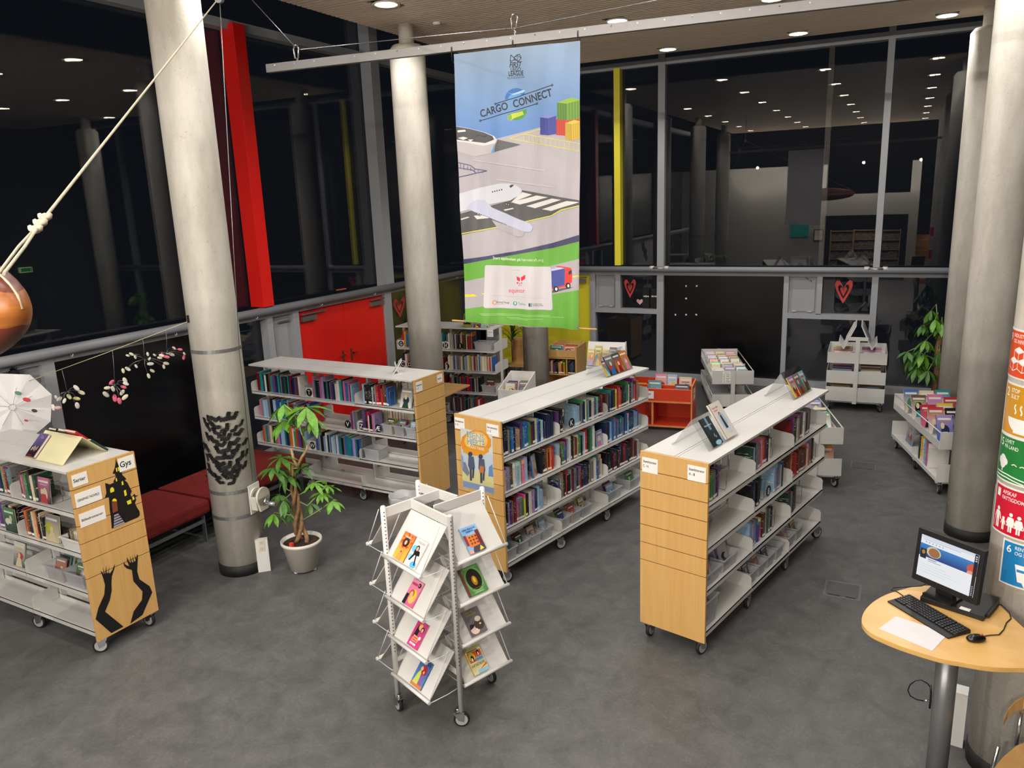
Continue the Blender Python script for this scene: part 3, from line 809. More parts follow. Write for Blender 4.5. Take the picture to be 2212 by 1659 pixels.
# ---- the four cases
D = bookcase('veneer-ended mobile bookcase with two acrylic book stands, labelled for fiction A to H', (-1.272, 4.852, 0), math.radians(76.9))
C = bookcase('veneer-ended mobile bookcase with the fire and ice poster on its end', (-2.992, 5.268, 0), math.radians(77.2))
A = bookcase('veneer-ended mobile bookcase with the black haunted house and arms stickers', (-5.005, 3.368, 0), math.radians(177.4), nsec=2)
B = bookcase('mobile bookcase standing behind the potted tree and below the red door', (-4.243, 6.48, 0), math.radians(176.6))
CD_, CC_, CA_, CB_ = 'A to H bookcase', 'fire poster bookcase', 'haunted house bookcase', 'bookcase behind the tree'

# cards on the end panels: u measured from the panel centre to the viewer's right
card(D, -.235, 1.265, .12, .105, [('Sk\u00f8nlitteratur', .16, .66, .86), ('C - H', .17, .34, .34)])
card(D, .105, 1.275, .13, .105, [('Sk\u00f8nlitteratur', .16, .66, .86), ('A - B', .17, .34, .34)])
card(C, -.245, 1.285, .11, .095, [('B\u00f8rnelitteratur', .16, .62, .86), ('R - \u00c5', .17, .3, .3)])
card(C, .105, 1.285, .125, .095, [('B\u00f8rnelitteratur', .16, .62, .86), ('K - Q', .17, .3, .3)])
card(A, -.235, 1.295, .11, .085, [('Serier', .3, .36, .8)])
card(A, -.235, 1.145, .19, .1, [('GRAPHIC NOVELS', .17, .4, .84)])
card(A, -.23, .995, .19, .1, [('Billedromaner', .17, .42, .84)])
card(A, .115, 1.29, .125, .1, [('Gys', .42, .32, .7)])
card(B, -.235, 1.285, .105, .1, [('B\u00f8rnelitteratur', .15, .6, .86), ('S - \u00c5', .16, .28, .3)])
card(B, .13, 1.3, .09, .085, [('Serier', .22, .4, .7)])

# ---- D, aisle side (s = -1)
random.seed(11)
row(D, -1, 0, .035, .26, 'mid', CD_); support(D, -1, 0, .37, CD_)
row(D, -1, 0, .80, 1.13, 'mid', CD_); support(D, -1, 0, 1.2, CD_)
row(D, -1, 0, 1.58, 2.02, 'dark', CD_)
row(D, -1, 1, .80, 1.0, 'dark', CD_); support(D, -1, 1, 1.06, CD_)
row(D, -1, 1, 1.25, 1.45, 'blue', CD_)
row(D, -1, 1, 1.575, 2.12, 'red', CD_); support(D, -1, 1, 2.2, CD_)
letter_disc(D, -1, 1, 1.15, 'B', CD_)
row(D, -1, 2, .80, 1.02, 'pink', CD_, hmin=.15, hmax=.2)
row(D, -1, 2, 1.06, 1.24, 'dark', CD_); row(D, -1, 2, 1.575, 1.8, 'dark', CD_); support(D, -1, 2, 1.9, CD_); support(D, -1, 2, 1.3, CD_)
# ---- C, aisle side
row(C, -1, 0, .03, .6, 'mid', CC_); support(C, -1, 0, .62, CC_)
row(C, -1, 0, .64, .76, 'blue', CC_, stuff=True)
row(C, -1, 0, .80, .88, 'dark', CC_); support(C, -1, 0, .93, CC_); letter_disc(C, -1, 0, 1.02, 'K', CC_)
row(C, -1, 0, 1.08, 1.52, 'mid', CC_); row(C, -1, 0, 1.575, 2.17, 'mid', CC_); support(C, -1, 0, 2.2, CC_)
row(C, -1, 1, .03, .36, 'mid', CC_); support(C, -1, 1, .40, CC_)
row(C, -1, 1, .56, .75, 'red', CC_); row(C, -1, 1, .80, 1.4, 'mid', CC_); support(C, -1, 1, 1.44, CC_)
row(C, -1, 1, 1.58, 2.2, 'blue', CC_); support(C, -1, 1, 2.24, CC_)
row(C, -1, 2, .03, .56, 'mid', CC_); support(C, -1, 2, .62, CC_)
row(C, -1, 2, .80, 1.3, 'dark', CC_); row(C, -1, 2, 1.32, 1.5, 'light', CC_); row(C, -1, 2, 1.58, 2.2, 'dark', CC_); support(C, -1, 2, 2.23, CC_)
leaning(C, -1, 1, .485, .19, LV[1]+.002, .105, .19, .012, .12, 'blue', 'blue picture book turned face out on the second shelf of the fire poster bookcase', yaw=.35)
leaning(C, -1, 1, 1.495, .19, LV[1]+.002, .1, .15, .012, .1, 'pale blue', 'pale blue book turned face out at the last divider of the fire poster bookcase')
# ---- A, side towards the viewer (s = +1)
row(A, 1, 0, .5, .72, 'mid', CA_); row(A, 1, 0, .80, 1.0, 'dark', CA_)
row(A, 1, 1, .5, .745, 'red', CA_); row(A, 1, 1, .80, 1.1, 'dark', CA_)
leaning(A, 1, 0, .43, .2, LV[0]+.002, .15, .19, .012, .1, 'black', 'black graphic novel turned face out on the top shelf of the haunted house bookcase')
leaning(A, 1, 1, .42, .2, LV[1]+.002, .17, .2, .012, .12, 'cream', 'cream graphic novel turned face out on the second shelf of the haunted house bookcase')
leaning(A, 1, 1, .9, .226, LV[1]+.002, .15, .19, .012, .02, 'black', 'dark comic album turned face out beside the divider on the second haunted house shelf')
leaning(A, 1, 2, .95, .2, LV[2]+.002, .15, .19, .012, .2, 'dark green', 'green comic album turned face out on the third shelf of the haunted house bookcase')
support(A, 1, 0, .34, CA_)
row(A, -1, 0, .1, .3, 'red', CA_, stuff=True); row(A, -1, 1, .2, .5, 'dark', CA_, stuff=True)
# ---- B, side towards the viewer (s = +1); its far third goes into the joined books
row(B, 1, 0, .37, .70, 'mid', CB_); row(B, 1, 0, .85, 1.4, 'pink', CB_, stuff=True); letter_disc(B, 1, 0, 1.47, 'T', CB_, white_card=True)
row(B, 1, 0, 1.6, 2.28, 'dark', CB_, stuff=True)
row(B, 1, 1, .57, .74, 'pink', CB_); row(B, 1, 1, .80, .92, 'pink', CB_, stuff=True); row(B, 1, 1, 1.4, 2.26, 'pink', CB_, stuff=True)
letter_disc(B, 1, 1, .76, 'Z', CB_, white_card=True); letter_disc(B, 1, 1, .54, '\u00c6', CB_); letter_disc(B, 1, 1, .95, 'V', CB_); letter_disc(B, 1, 1, 1.46, 'U', CB_, y=.215)
row(B, 1, 2, .77, 1.43, 'blue', CB_, stuff=True); letter_disc(B, 1, 2, 1.5, 'W', CB_, white_card=True); row(B, 1, 2, 1.58, 2.26, 'mid', CB_, stuff=True)
leaning(B, 1, 0, .16, .2, LV[0]+.002, .14, .2, .014, .3, 'white', 'white and green book leaning face out on the top shelf beside the wooden end')
support(B, 1, 0, .35, CB_); support(B, 1, 0, .82, CB_)
for s in (-1,):                                    # far sides, glimpsed between the shelves
    row(B, s, 0, .2, .7, 'dark', CB_, stuff=True); row(B, s, 1, .1, .7, 'mid', CB_, stuff=True)
row(D, 1, 0, .5, .76, 'mid', CD_, stuff=True); row(D, 1, 0, 1.25, 1.52, 'blue', CD_, stuff=True); row(D, 1, 1, .3, .76, 'dark', CD_, stuff=True)
row(C, 1, 0, .2, .7, 'mid', CC_, stuff=True); row(C, 1, 1, .3, 1.5, 'mid', CC_, stuff=True)

# ---- tubs with albums
def tub_with(t, s, level, x, n, where, cols, w=.13, d=.17, h=.11, tilt=.3, y=.135, z=None):
    tub(t, s, level, x, 'translucent plastic tub %s' % where, w, min(d, .17), h, y=y, z=z)
    zz = (LV[level] if z is None else z)+.008
    for i in range(n):
        leaning(t, s, level, x, y+.045-i*.03, zz, min(w-.045, .13), random.uniform(.145, .16), .008, tilt, cols[i % len(cols)], '%s album in tub %s' % (cols[i % len(cols)], where.replace('the ', '')), group='albums in the tubs')
FD, FC, FA, FB = 'of A to H bookcase', 'of fire poster bookcase', 'of haunted house bookcase', 'of bookcase behind tree'
tub_with(D, -1, 2, .17, 2, 'at the wooden end, third shelf '+FD, ['white', 'grey'], w=.22, d=.2, h=.1)
tub_with(D, -1, 2, .45, 2, 'second from the wooden end, third shelf '+FD, ['lilac', 'pale blue'], w=.24, d=.2, h=.1)
tub_with(D, -1, 3, .15, 1, 'tall and deep, bottom shelf '+FD, ['pale blue'], w=.2, d=.2, h=.2, tilt=.2)
for i, x in enumerate((.87, 1.05, 1.23, 1.41)): tub_with(D, -1, 3, x, 1 if i != 3 else 0, '%s past the first divider, bottom shelf %s' % (ordinal(i+1), FD), [['brown'], ['orange'], ['navy'], ['grey']][i], w=.14)
for i, x in enumerate((1.66, 1.86)): tub_with(D, -1, 3, x, 1, '%s past the last divider, bottom shelf %s' % (ordinal(i+1), FD), [['pink'], ['navy']][i], w=.15)
for i, x in enumerate((.1, .27, .44, .61)): tub_with(C, -1, 3, x, 2, '%s from the wooden end, bottom shelf %s' % (ordinal(i+1), FC), [['navy', 'blue'], ['teal', 'green'], ['pink', 'white'], ['grey', 'lilac']][i], w=.135)
for i, x in enumerate((.88, 1.05, 1.22)): tub_with(C, -1, 3, x, 2, '%s past the first divider, bottom shelf %s' % (ordinal(i+1), FC), [['blue', 'yellow'], ['tan', 'orange'], ['black', 'cream']][i], w=.135)
tub_with(C, -1, 3, 1.72, 2, 'past the last divider, bottom shelf '+FC, ['blue', 'purple'], w=.24)
tub_with(C, -1, 3, 2.1, 2, 'at the far end, bottom shelf '+FC, ['green', 'lilac'], w=.2)
for i, x in enumerate((.1, .25, .4)): tub_with(B, 1, 1, x, 2, '%s from the wooden end, second shelf %s' % (ordinal(i+1), FB), [['pale blue', 'navy'], ['pink', 'red'], ['lime', 'green']][i], w=.13)
tub_with(B, 1, 2, .64, 0, 'standing empty on the third shelf '+FB, [], w=.2, d=.19, h=.12)
tub_with(A, 1, 2, .2, 3, 'at the wooden end, third shelf '+FA, ['dark red', 'blue', 'grey'], w=.22)
tub_with(A, 1, 2, .46, 3, 'second from the wooden end, third shelf '+FA, ['orange', 'pale blue', 'white'], w=.24)
tub(A, 1, 1, .14, 'white open tub of small books on the second shelf of the haunted house bookcase', .22, .2, .09, mat('white_tub', '#e0dfdb', .35))
for i in range(6): book_at(A, .07+i*.024, .2, LV[1]+.006, 1, .016, .12, .13, ['black', 'white', 'cream', 'grey', 'tan', 'black'][i], .0, '%s small book in the white tub, %s from the wooden end' % (['black', 'white', 'cream', 'grey', 'tan', 'black'][i], ordinal(i+1)), 'small books in the white tub')

# ================================================================== beam, banner, cables, boat
BA = Vector((-4.27, 4.655, 4.105)); BE = Vector((-.30, 5.16, 4.13))
bdir = (BE-BA); bdir2 = Vector((bdir.x, bdir.y, 0)).normalized(); bnor = Vector((bdir2.y, -bdir2.x, 0))   # bnor looks to the viewer
def on_beam_plane(x, y, off=0.0):
    d = AX[0]*((x-CX)/FPX) + AX[1]*((y-CY)/FPX) + AX[2]
    o = BA+bnor*off
    t = (o-Vector((0, 0, H))).dot(bnor)/d.dot(bnor)
    return Vector((0, 0, H))+d*t
bm_ = thing('hanging_beam', 'long square aluminium beam hung under the timber ceiling above the banner', 'beam', BA)
mb = MB(); ux = bdir.normalized(); uz = Vector((0, 0, 1)); L = bdir.length+.9
Mx = Matrix.Identity(4)
for i in range(3): Mx[i][0] = ux[i]; Mx[i][1] = -bnor[i]; Mx[i][2] = (ux.cross(-bnor))[i]
mb.box((0, -.022, -.029), (L, .022, .029), M=Mx)
mb.build('profile', ALU, bm_, bevel=.003)
rv = MB()
for i in range(26):
    x = .08+i*.165
    rv.cyl(Mx @ Vector((x, -.024, .012 if i % 3 else .016)), Mx @ Vector((x, -.021, .012)), .0055, n=8)
o = rv.build('rivet', STEEL, bm_); o['kind'] = 'stuff'

def carabiner(p, label, s=1.0):
    t = thing('carabiner', label, 'carabiner', p)
    MB().tube([(-.018*s, 0, .0), (-.025*s, 0, .06*s), (-.012*s, 0, .085*s), (.012*s, 0, .085*s), (.022*s, 0, .06*s), (.01*s, 0, .0)], .006, 8, closed=True).build('body', CHROME, t)
    MB().cyl((0, 0, -.06), (0, 0, .0), .006, n=8).build('eye_bolt', CHROME, t)
    return t
def cable(name, pts, r, m, label, cat='cable'):
    o = MB().tube(pts, r, 6).build(name, m); setp(o, label, cat); return o
c1 = on_beam_plane(640, 108); c2 = on_beam_plane(1112, 66)
carabiner((c1.x, c1.y, 4.155), 'steel carabiner at the free end of the aluminium beam')
carabiner((c2.x, c2.y, 4.185), 'steel carabiner above the middle of the banner', 1.0)
cable('hanging_cable', [on_beam_plane(638, 102), on_beam_plane(545, 0), Vector((-4.6, 4.9, 5.02))], .003, WIRE, 'steel cable rising from the end of the beam towards the winch pillar')
cable('hanging_cable', [on_beam_plane(644, 108), on_beam_plane(870, 84), on_beam_plane(1115, 60), on_beam_plane(1420, 0), on_beam_plane(1560, -30)], .003, WIRE, 'steel cable running above the beam from its end to the right')

# ---- banner: cloth sheet, printed; its art is laid out on the sheet's own plane
OFF = .035
tl = on_beam_plane(980, 117, OFF)
def buv(x, y):
    p = on_beam_plane(x, y, OFF); d = p-Vector((tl.x, tl.y, 0))
    return (d.dot(bdir2), p.z)
UMIN, UMAX = 0.0, buv(1253, 90)[0]
def edge(v):                     # the hanging sheet narrows and shifts slightly towards its foot
    k = (4.05-v)/1.8
    return (buv(980, 117)[0]+k*(buv(1005, 690)[0]), UMAX+k*(buv(1251, 707)[0]-UMAX))
def z5(x, y): return buv(750+x/3.6867, y/3.6867)
def z6(x, y): return buv(900+x/3.95, 300+y/3.95)
def wave(u, v):
    k = (4.05-v)/1.8
    return .012*math.sin(u*19+v*2.2)*(.25+.75*k)+.008*math.sin(u*41-v*5)*(.2+.8*k)+.006*math.sin(v*9+u*7)+.01*math.exp(-((u-.12)/.05)**2)*k
def cloth_fn(u, v, n):
    p = Vector((tl.x, tl.y, 0))+bdir2*u+bnor*(wave(u, v)+n); return (p.x, p.y, v)
ban = thing('banner', 'tall printed cloth banner with blue sky, aeroplane and lorry hanging from the beam', 'banner', (tl.x, tl.y, 0))
MAP0 = Matrix.Translation((-tl.x, -tl.y, 0))
def ban_fn(u, v, n): return tuple(MAP0 @ Vector(cloth_fn(u, v, n)))
topL, topR, botL, botR = buv(980, 117), buv(1253, 88), buv(1006, 691), buv(1251, 708)
def corner(s, t):                # s across, t down
    a = (topL[0]*(1-t)+botL[0]*t, topL[1]*(1-t)+botL[1]*t); b = (topR[0]*(1-t)+botR[0]*t, topR[1]*(1-t)+botR[1]*t)
    sag = .018*math.sin(PI*s)*t*t
    return (a[0]*(1-s)+b[0]*s, a[1]*(1-s)+b[1]*s-sag)
NU, NV = 60, 110
vs = [ban_fn(*corner(i/NU, j/NV), 0) for j in range(NV+1) for i in range(NU+1)]
fs = [(j*(NU+1)+i, (j+1)*(NU+1)+i, (j+1)*(NU+1)+i+1, j*(NU+1)+i+1) for j in range(NV) for i in range(NU)]
mb = MB().add(vs, fs, True); mb.build('cloth', mat('banner_cloth', '#d9d6da', .7, var=.01), ban)

A_ = Art(2, 5, step=.00003)
def pz(f, pts, col): A_.poly([f(*p) for p in pts], col)
def lz(f, pts, wd, col): A_.line([f(*p) for p in pts], wd, col)
# base: pale concrete ground, then sky
A_.poly([corner(0, 0), corner(1, 0), corner(1, 1)]+[corner(1-i/16, 1) for i in range(1, 16)]+[corner(0, 1)], '#aba6ad')
N = 10
for i in range(N):                # blue sky deepening downwards
    a, b = corner(0, i/N*.43), corner(1, i/N*.43); c_, d_ = corner(1, (i+1)/N*.43), corner(0, (i+1)/N*.43)
    def sk(k): return tuple(int(x+(y-x)*k) for x, y in zip((146, 170, 198), (66, 116, 190)))
    A_.poly([a, b, c_, d_], None, [sk(i/N), sk(i/N), sk((i+1)/N), sk((i+1)/N)])
pz(z5, [(880, 1180), (880, 1100), (1200, 1105), (1538, 1012), (1860, 925), (1860, 1560), (880, 1560)], '#aba6ad')
# lettering and emblem at the head
BK = '#1a1c22'
dx = (z5(1395, 520)[0]-z5(1295, 520)[0]); roll = math.atan2(z5(1405, 590)[1]-z5(1287, 598)[1], z5(1405, 590)[0]-z5(1287, 598)[0])
for pts, wd in (([(1300, 492), (1306, 438), (1330, 462), (1352, 440), (1374, 432), (1388, 462), (1365, 490), (1330, 462)], .0045), ([(1300, 492), (1342, 472), (1362, 490)], .0045), ([(1352, 440), (1386, 462)], .0035), ([(1306, 438), (1342, 472)], .0035)):
    lz(z5, pts, wd, BK)
A_.ring(*z5(1345, 466), .013, .0035, BK)
def tz(f, s, x, y, x2, y2, hgt, col, bold=.0, shear=0.0):
    """text from baseline point to baseline point"""
    a = f(x, y); b = f(x2, y2); A_.text(s, a[0], a[1], hgt, col, bold=bold, rot=math.atan2(b[1]-a[1], b[0]-a[0]), shear=shear, width=math.hypot(b[0]-a[0], b[1]-a[1]))
tz(z5, 'FIRST', 1295, 538, 1393, 531, .031, BK, .022, .25)
tz(z5, 'LEGO', 1304, 571, 1384, 566, .023, BK, .018)
tz(z5, 'LEAGUE', 1287, 606, 1405, 599, .027, BK, .022)
tz(z5, 'SCANDINAVIA', 1279, 633, 1415, 621, .015, '#3a3f49', 0)
# round blue and green emblem behind the title
A_.ell(*z5(1338, 775), .07, .057, '#2f6fb5', a0=.15, a1=PI*1.02, rot=.1)
A_.ell(*z5(1340, 790), .052, .040, '#5f9ad6', a0=.15, a1=PI*1.02, rot=.1)
pz(z5, [(1275, 735), (1310, 742), (1400, 712), (1416, 722), (1400, 738), (1320, 755)], '#a9cbe9'); lz(z5, [(1278, 733), (1312, 745), (1402, 712)], .004, '#2a5b9c')
A_.ell(*z5(1352, 890), .066, .052, '#4d8f3c', a0=PI*1.02, a1=2*PI*1.01, rot=.15)
pz(z5, [(1278, 925), (1310, 905), (1395, 885), (1405, 912), (1330, 940), (1300, 962), (1280, 950)], '#b9c73c'); pz(z5, [(1280, 926), (1305, 912), (1312, 945), (1298, 960), (1282, 950)], '#7aa23a')
tz(z5, 'CARGO', 1068, 936, 1285, 868, .047, BK, .016); tz(z5, 'CONNECT', 1325, 858, 1640, 765, .047, BK, .016)
for a, b in (((1180, 828), (1637, 680)), ((1062, 962), (1512, 825))):
    lz(z5, [a, b], .005, BK); A_.ring(*z5(*a), .006, .004, BK, 12); A_.ring(*z5(*b), .006, .004, BK, 12)
# containers
def cont(f, x0, y0, x1, y1, sl, face, dark, top):
    pz(f, [(x0, y0), (x0+sl, y0+sl*.12), (x0+sl, y1+6), (x0, y1)], dark); pz(f, [(x0+sl, y0+sl*.12), (x1, y0-(x1-x0-sl)*.2), (x1, y1-6), (x0+sl, y1+6)], face)
    pz(f, [(x0, y0), (x0+sl, y0+sl*.12), (x1, y0-(x1-x0-sl)*.2), (x1-sl, y0-(x1-x0)*.22)], top)
    n = 5
    for i in range(1, n): 
        x = x0+sl+(x1-x0-sl)*i/n; lz(f, [(x, y0-(x-x0-sl)*.2+8), (x, y1-2)], .004, dark)
    for i in range(1, 4):
        x = x0+sl*i/4; lz(f, [(x, y0+8), (x, y1+1)], .003, face)
cont(z5, 1663, 950, 1860, 1075, 72, '#d24a3a', '#b63a2c', '#d65a48')
cont(z5, 1674, 818, 1860, 952, 75, '#6d9a3c', '#52792e', '#8cb53c')
cont(z5, 1737, 982, 1860, 1110, 50, '#cfae3e', '#b3942d', '#ddc04c')
cont(z5, 1537, 935, 1665, 1072, 66, '#41499a', '#343b84', '#7c84c4')
# ship at the quay
pz(z5, [(870, 1130), (1030, 1150), (1120, 1150), (1190, 1115), (1172, 1185), (1150, 1218), (1020, 1248), (870, 1200)], '#b7b2b6')
pz(z5, [(870, 1005), (985, 1025), (1100, 1055), (1175, 1085), (1198, 1115), (1185, 1140), (1090, 1160), (870, 1125)], '#d8d4d6')
pz(z5, [(870, 1008), (985, 1028), (1090, 1055), (1160, 1085), (1175, 1112), (1100, 1140), (870, 1112)], '#4b4a4c')
pz(z5, [(885, 1040), (945, 1035), (950, 1048), (890, 1056)], '#e9e7e4'); pz(z5, [(890, 1100), (930, 1090), (965, 1100), (930, 1115)], '#e9e7e4'); pz(z5, [(965, 1112), (1010, 1112), (985, 1128)], '#e9e7e4')
lz(z5, [(1030, 1085), (1060, 1075), (1085, 1092), (1115, 1082)], .006, '#2c2c30')
pz(z5, [(1172, 1150), (1178, 1190), (1172, 1214), (1148, 1218)], '#5b9ad0'); pz(z5, [(1205, 1112), (1386, 1152), (1175, 1212), (1182, 1160)], '#5a595b')
YL = '#d9d04a'
for pts in ([(1300, 1102), (1410, 1066), (1540, 1030)], [(1410, 1068), (1860, 1146)], [(1300, 1104), (1860, 1206)], [(1410, 1066), (1410, 1118)]): lz(z5, pts, .004, YL)
for i in range(12):
    x = 1446+i*36; lz(z5, [(x, 1072+(x-1410)*.172), (x, 1104+(x-1300)*.182)], .003, YL)
PU = '#4a4672'
for pts in ([(880, 1293), (985, 1318), (1020, 1345), (1110, 1360)], [(880, 1335), (1000, 1355), (1030, 1378)], [(1110, 1360), (1000, 1386), (880, 1413)]): lz(z5, pts, .005, PU)
for x in (905, 930, 960, 985, 1015, 1045, 1075): lz(z5, [(x, 1296+(x-880)*.35), (x, 1338+(x-880)*.2)], .003, PU)
# runway and aeroplane
pz(z6, [(370, 640), (660, 562), (800, 525), (905, 438), (1390, 525), (1390, 575), (1250, 605), (1150, 658), (930, 708), (780, 738), (370, 820)], '#515052')
lz(z6, [(370, 812), (780, 737), (930, 706), (1150, 656), (1245, 604), (1390, 570)], .006, '#e0d64e')
for q in ([(805, 545), (905, 455), (985, 475), (840, 535)], [(810, 540), (1025, 483), (1122, 498), (885, 560)], [(935, 573), (1160, 508), (1240, 520), (1010, 592)], [(1070, 600), (1285, 530), (1390, 540), (1150, 615)], [(740, 604), (825, 588), (835, 596), (755, 614)], [(380, 682), (440, 664), (465, 668), (385, 692)], [(500, 655), (560, 650), (620, 675), (525, 685)]):
    pz(z6, q, '#d3d0ce')
pz(z6, [(640, 690), (800, 748), (922, 792), (905, 835), (860, 832), (700, 770)], '#aaa5aa')
for x, y in ((765, 555), (783, 560), (530, 640), (545, 648)): A_.ell(*z6(x, y), .0075, .009, '#26262a'); A_.ell(*z6(x+1, y+1), .003, .004, '#dcdce2')
pz(z6, [(360, 470), (560, 412), (700, 382), (790, 380), (855, 396), (895, 425), (903, 448), (880, 482), (800, 526), (600, 562), (360, 628)], '#c6c8d2')
pz(z6, [(425, 595), (470, 545), (525, 518), (575, 520), (640, 585), (965, 722), (992, 755), (975, 792), (920, 792), (700, 705), (480, 612)], '#b6bbd0')
for i in range(5):
    x = 646+i*20.5; y = 452-i*4.8; pz(z6, [(x-5, y-4), (x+5, y-6), (x+5, y+5), (x-5, y+7)], '#1d1d22')
pz(z6, [(795, 402), (812, 392), (834, 392), (830, 402), (805, 419)], '#2f3036')
for q in ([(480, 178), (1100, 268), (1100, 276), (480, 186)], [(690, 345), (1180, 410), (1180, 418), (690, 353)]): pz(z6, q, '#bdb8bd')
# quay edge, grass, road
pz(z6, [(380, 1030), (600, 1000), (900, 948), (1160, 888), (1400, 815), (1400, 875), (1160, 932), (700, 1012), (380, 1072)], '#3a3a5c')
pz(z6, [(380, 1072), (700, 1012), (1160, 932), (1400, 872), (1400, 1700), (380, 1700)], '#62a03a')
pz(z6, [(380, 1222), (580, 1180), (1140, 1085), (1400, 1020), (1400, 1285), (1160, 1325), (580, 1425), (380, 1455)], '#a7a2a8')
pz(z6, [(380, 1330), (495, 1324), (523, 1340), (380, 1352)], '#e0cf3a'); pz(z6, [(555, 1318), (600, 1312), (600, 1325), (570, 1325)], '#e0cf3a'); pz(z6, [(1320, 1172), (1400, 1160), (1400, 1170), (1320, 1182)], '#e0cf3a')
# lorry
pz(z6, [(1160, 1315), (1345, 1265), (1300, 1262), (1160, 1290)], '#57565a')
pz(z6, [(1195, 1085), (1225, 1084), (1322, 1100), (1334, 1160), (1332, 1222), (1275, 1262), (1150, 1285), (1150, 1262)], '#dd3b2c')
pz(z6, [(1140, 1110), (1200, 1092), (1268, 1104), (1150, 1130)], '#aab0da'); pz(z6, [(1145, 1130), (1268, 1104), (1266, 1248), (1150, 1272)], '#3f4893')
lz(z6, [(1150, 1118), (1240, 1100)], .003, '#e8e8ee')
pz(z6, [(1299, 1130), (1328, 1117), (1329, 1148), (1300, 1160)], '#2b2d35')
for x, y in ((1192, 1280), (1297, 1251)): A_.ell(*z6(x, y), .019, .021, '#1d1d20'); A_.ell(*z6(x+3, y), .008, .011, '#e4e2e0')
# white card with sponsors
def rr(pts, r=22):
    out = []
    for i, p in enumerate(pts):
        a = Vector(pts[i-1]); b = Vector(p); c = Vector(pts[(i+1) % len(pts)])
        d1 = (a-b).normalized()*r; d2 = (c-b).normalized()*r
        for k in range(5):
            t = k/4; out.append(tuple((b+d1)*(1-t)**2+b*2*t*(1-t)+(b+d2)*t*t))
    return out
pz(z6, [(p[0]+3, p[1]+5) for p in rr([(588, 1075), (1148, 1092), (1162, 1460), (580, 1438)])], '#8d968a')
pz(z6, rr([(588, 1075), (1148, 1092), (1162, 1460), (580, 1438)]), '#c9c5c9')
RD = '#d6203f'
pz(z6, [(860, 1170), (888, 1186), (886, 1215), (862, 1204)], RD); pz(z6, [(896, 1180), (935, 1157), (934, 1190), (900, 1214)], RD)
for q in ([(856, 1225), (868, 1220), (878, 1228), (866, 1235)], [(884, 1226), (890, 1226), (888, 1236), (882, 1236)], [(898, 1222), (910, 1226), (904, 1234), (896, 1230)], [(876, 1242), (884, 1240), (882, 1254), (878, 1250)], [(894, 1242), (900, 1244), (900, 1252), (894, 1250)]): pz(z6, q, RD)
tz(z6, 'equinor', 788, 1309, 931, 1312, .031, RD, .0)
lz(z6, [(632, 1334), (1105, 1360)], .0015, '#a9a6a9'); lz(z6, [(815, 1117), (888, 1119)], .004, '#b9b5b8'); lz(z6, [(845, 1362), (880, 1364)], .003, '#b9b5b8')
A_.ring(*z6(666, 1396), .013, .005, '#e0893a'); tz(z6, 'Energi Norge', 684, 1402, 790, 1406, .014, '#3c2a2e', .005)
lz(z6, [(684, 1413), (742, 1416)], .002, '#8a8688')
A_.ell(*z6(840, 1404), .015, .015, '#3f9c8d'); A_.ell(*z6(841, 1402), .006, .009, '#d8e6e2'); tz(z6, 'Tekna', 864, 1417, 935, 1420, .02, '#3f9c8d', 0)
pz(z6, rr([(965, 1398), (976, 1398), (976, 1428), (965, 1428)], 5), BK); pz(z6, rr([(980, 1396), (992, 1397), (990, 1430), (972, 1432)], 6), '#5f9c92')
tz(z6, 'Utdannings-', 998, 1410, 1075, 1413, .009, '#4a4a4e', 0); tz(z6, 'direktoratet', 998, 1424, 1081, 1427, .009, '#4a4a4e', 0)
tz(z6, 'Start opplevelsen p\u00e5', 655, 1026, 893, 1040, .02, '#eef2ea', .0); tz(z6, 'hjernekraft.org', 902, 1041, 1079, 1046, .02, '#e2ead8', -.01)
for a, b in (((545, 1487), (1140, 1508)), ((560, 1497), (1258, 1524)), ((770, 1524), (1075, 1540)), ((800, 1535), (960, 1544))): lz(z6, [a, b], .0025, '#a8cf8c')
for t in (0.012, .988): A_.poly([corner(t-.012, 0), corner(t+.012, 0), corner(t+.012, 1), corner(t-.012, 1)], '#9fb9c9') if False else None
# keep everything inside the sheet's edge
pr = A_.build('print', ban, ban_fn, CLOTHINK, (.02, .05, -.3, 1.3, 2.0, 4.3), clip=False, lift=.003)
bmm = bmesh.new(); bmm.from_mesh(pr.data)
def side(p, q, sgn):
    d = (bdir2*(q[0]-p[0])); d.z = q[1]-p[1]; n = d.cross(bnor)*sgn
    o = bdir2*p[0]; o.z = p[1]
    bmesh.ops.bisect_plane(bmm, geom=bmm.verts[:]+bmm.edges[:]+bmm.faces[:], plane_co=o, plane_no=n, clear_outer=True)
side(topL, botL, 1); side(topR, botR, -1); side(topL, topR, -1); side((botL[0], botL[1]-.012), (botR[0], botR[1]-.012), 1)
bmm.to_mesh(pr.data); bmm.free()
for (x, y) in ((1006, 693), (1121, 704), (1249, 704)):
    u, v = buv(x, y); p = Vector(ban_fn(u, v, .004))
    MB().cyl(p, p+bnor*.004, .011, n=14).build('grommet', CHROME, ban)
rod = MB().tube([on_beam_plane(977, 692, OFF-.014), on_beam_plane(1130, 703, OFF-.02), on_beam_plane(1289, 711.5, OFF-.014)], .006, 8).build('bamboo_rod', mat('bamboo', '#d3a763', .5, var=.12, vscale=20))
setp(rod, 'thin bamboo rod tied along the foot of the banner', 'rod')
for i, (x, y) in enumerate(((979, 112), (1110, 98), (1250, 78))):
    p = on_beam_plane(x, y, 0); pts = [p+bnor*.03+uz*-.06, p+bnor*.03+uz*.02, p+uz*.045, p-bnor*.03+uz*.02, p-bnor*.03-uz*.05, p+bnor*.0-uz*.07]
    o = MB().tube(pts, .0035, 6, closed=True).build('cable_tie', BLACK); setp(o, 'black cable tie holding the banner to the beam at its %s' % ('corner towards the winch pillar', 'middle below the carabiner', 'corner towards the poster pillar')[i], 'cable tie', 'cable ties on the beam')

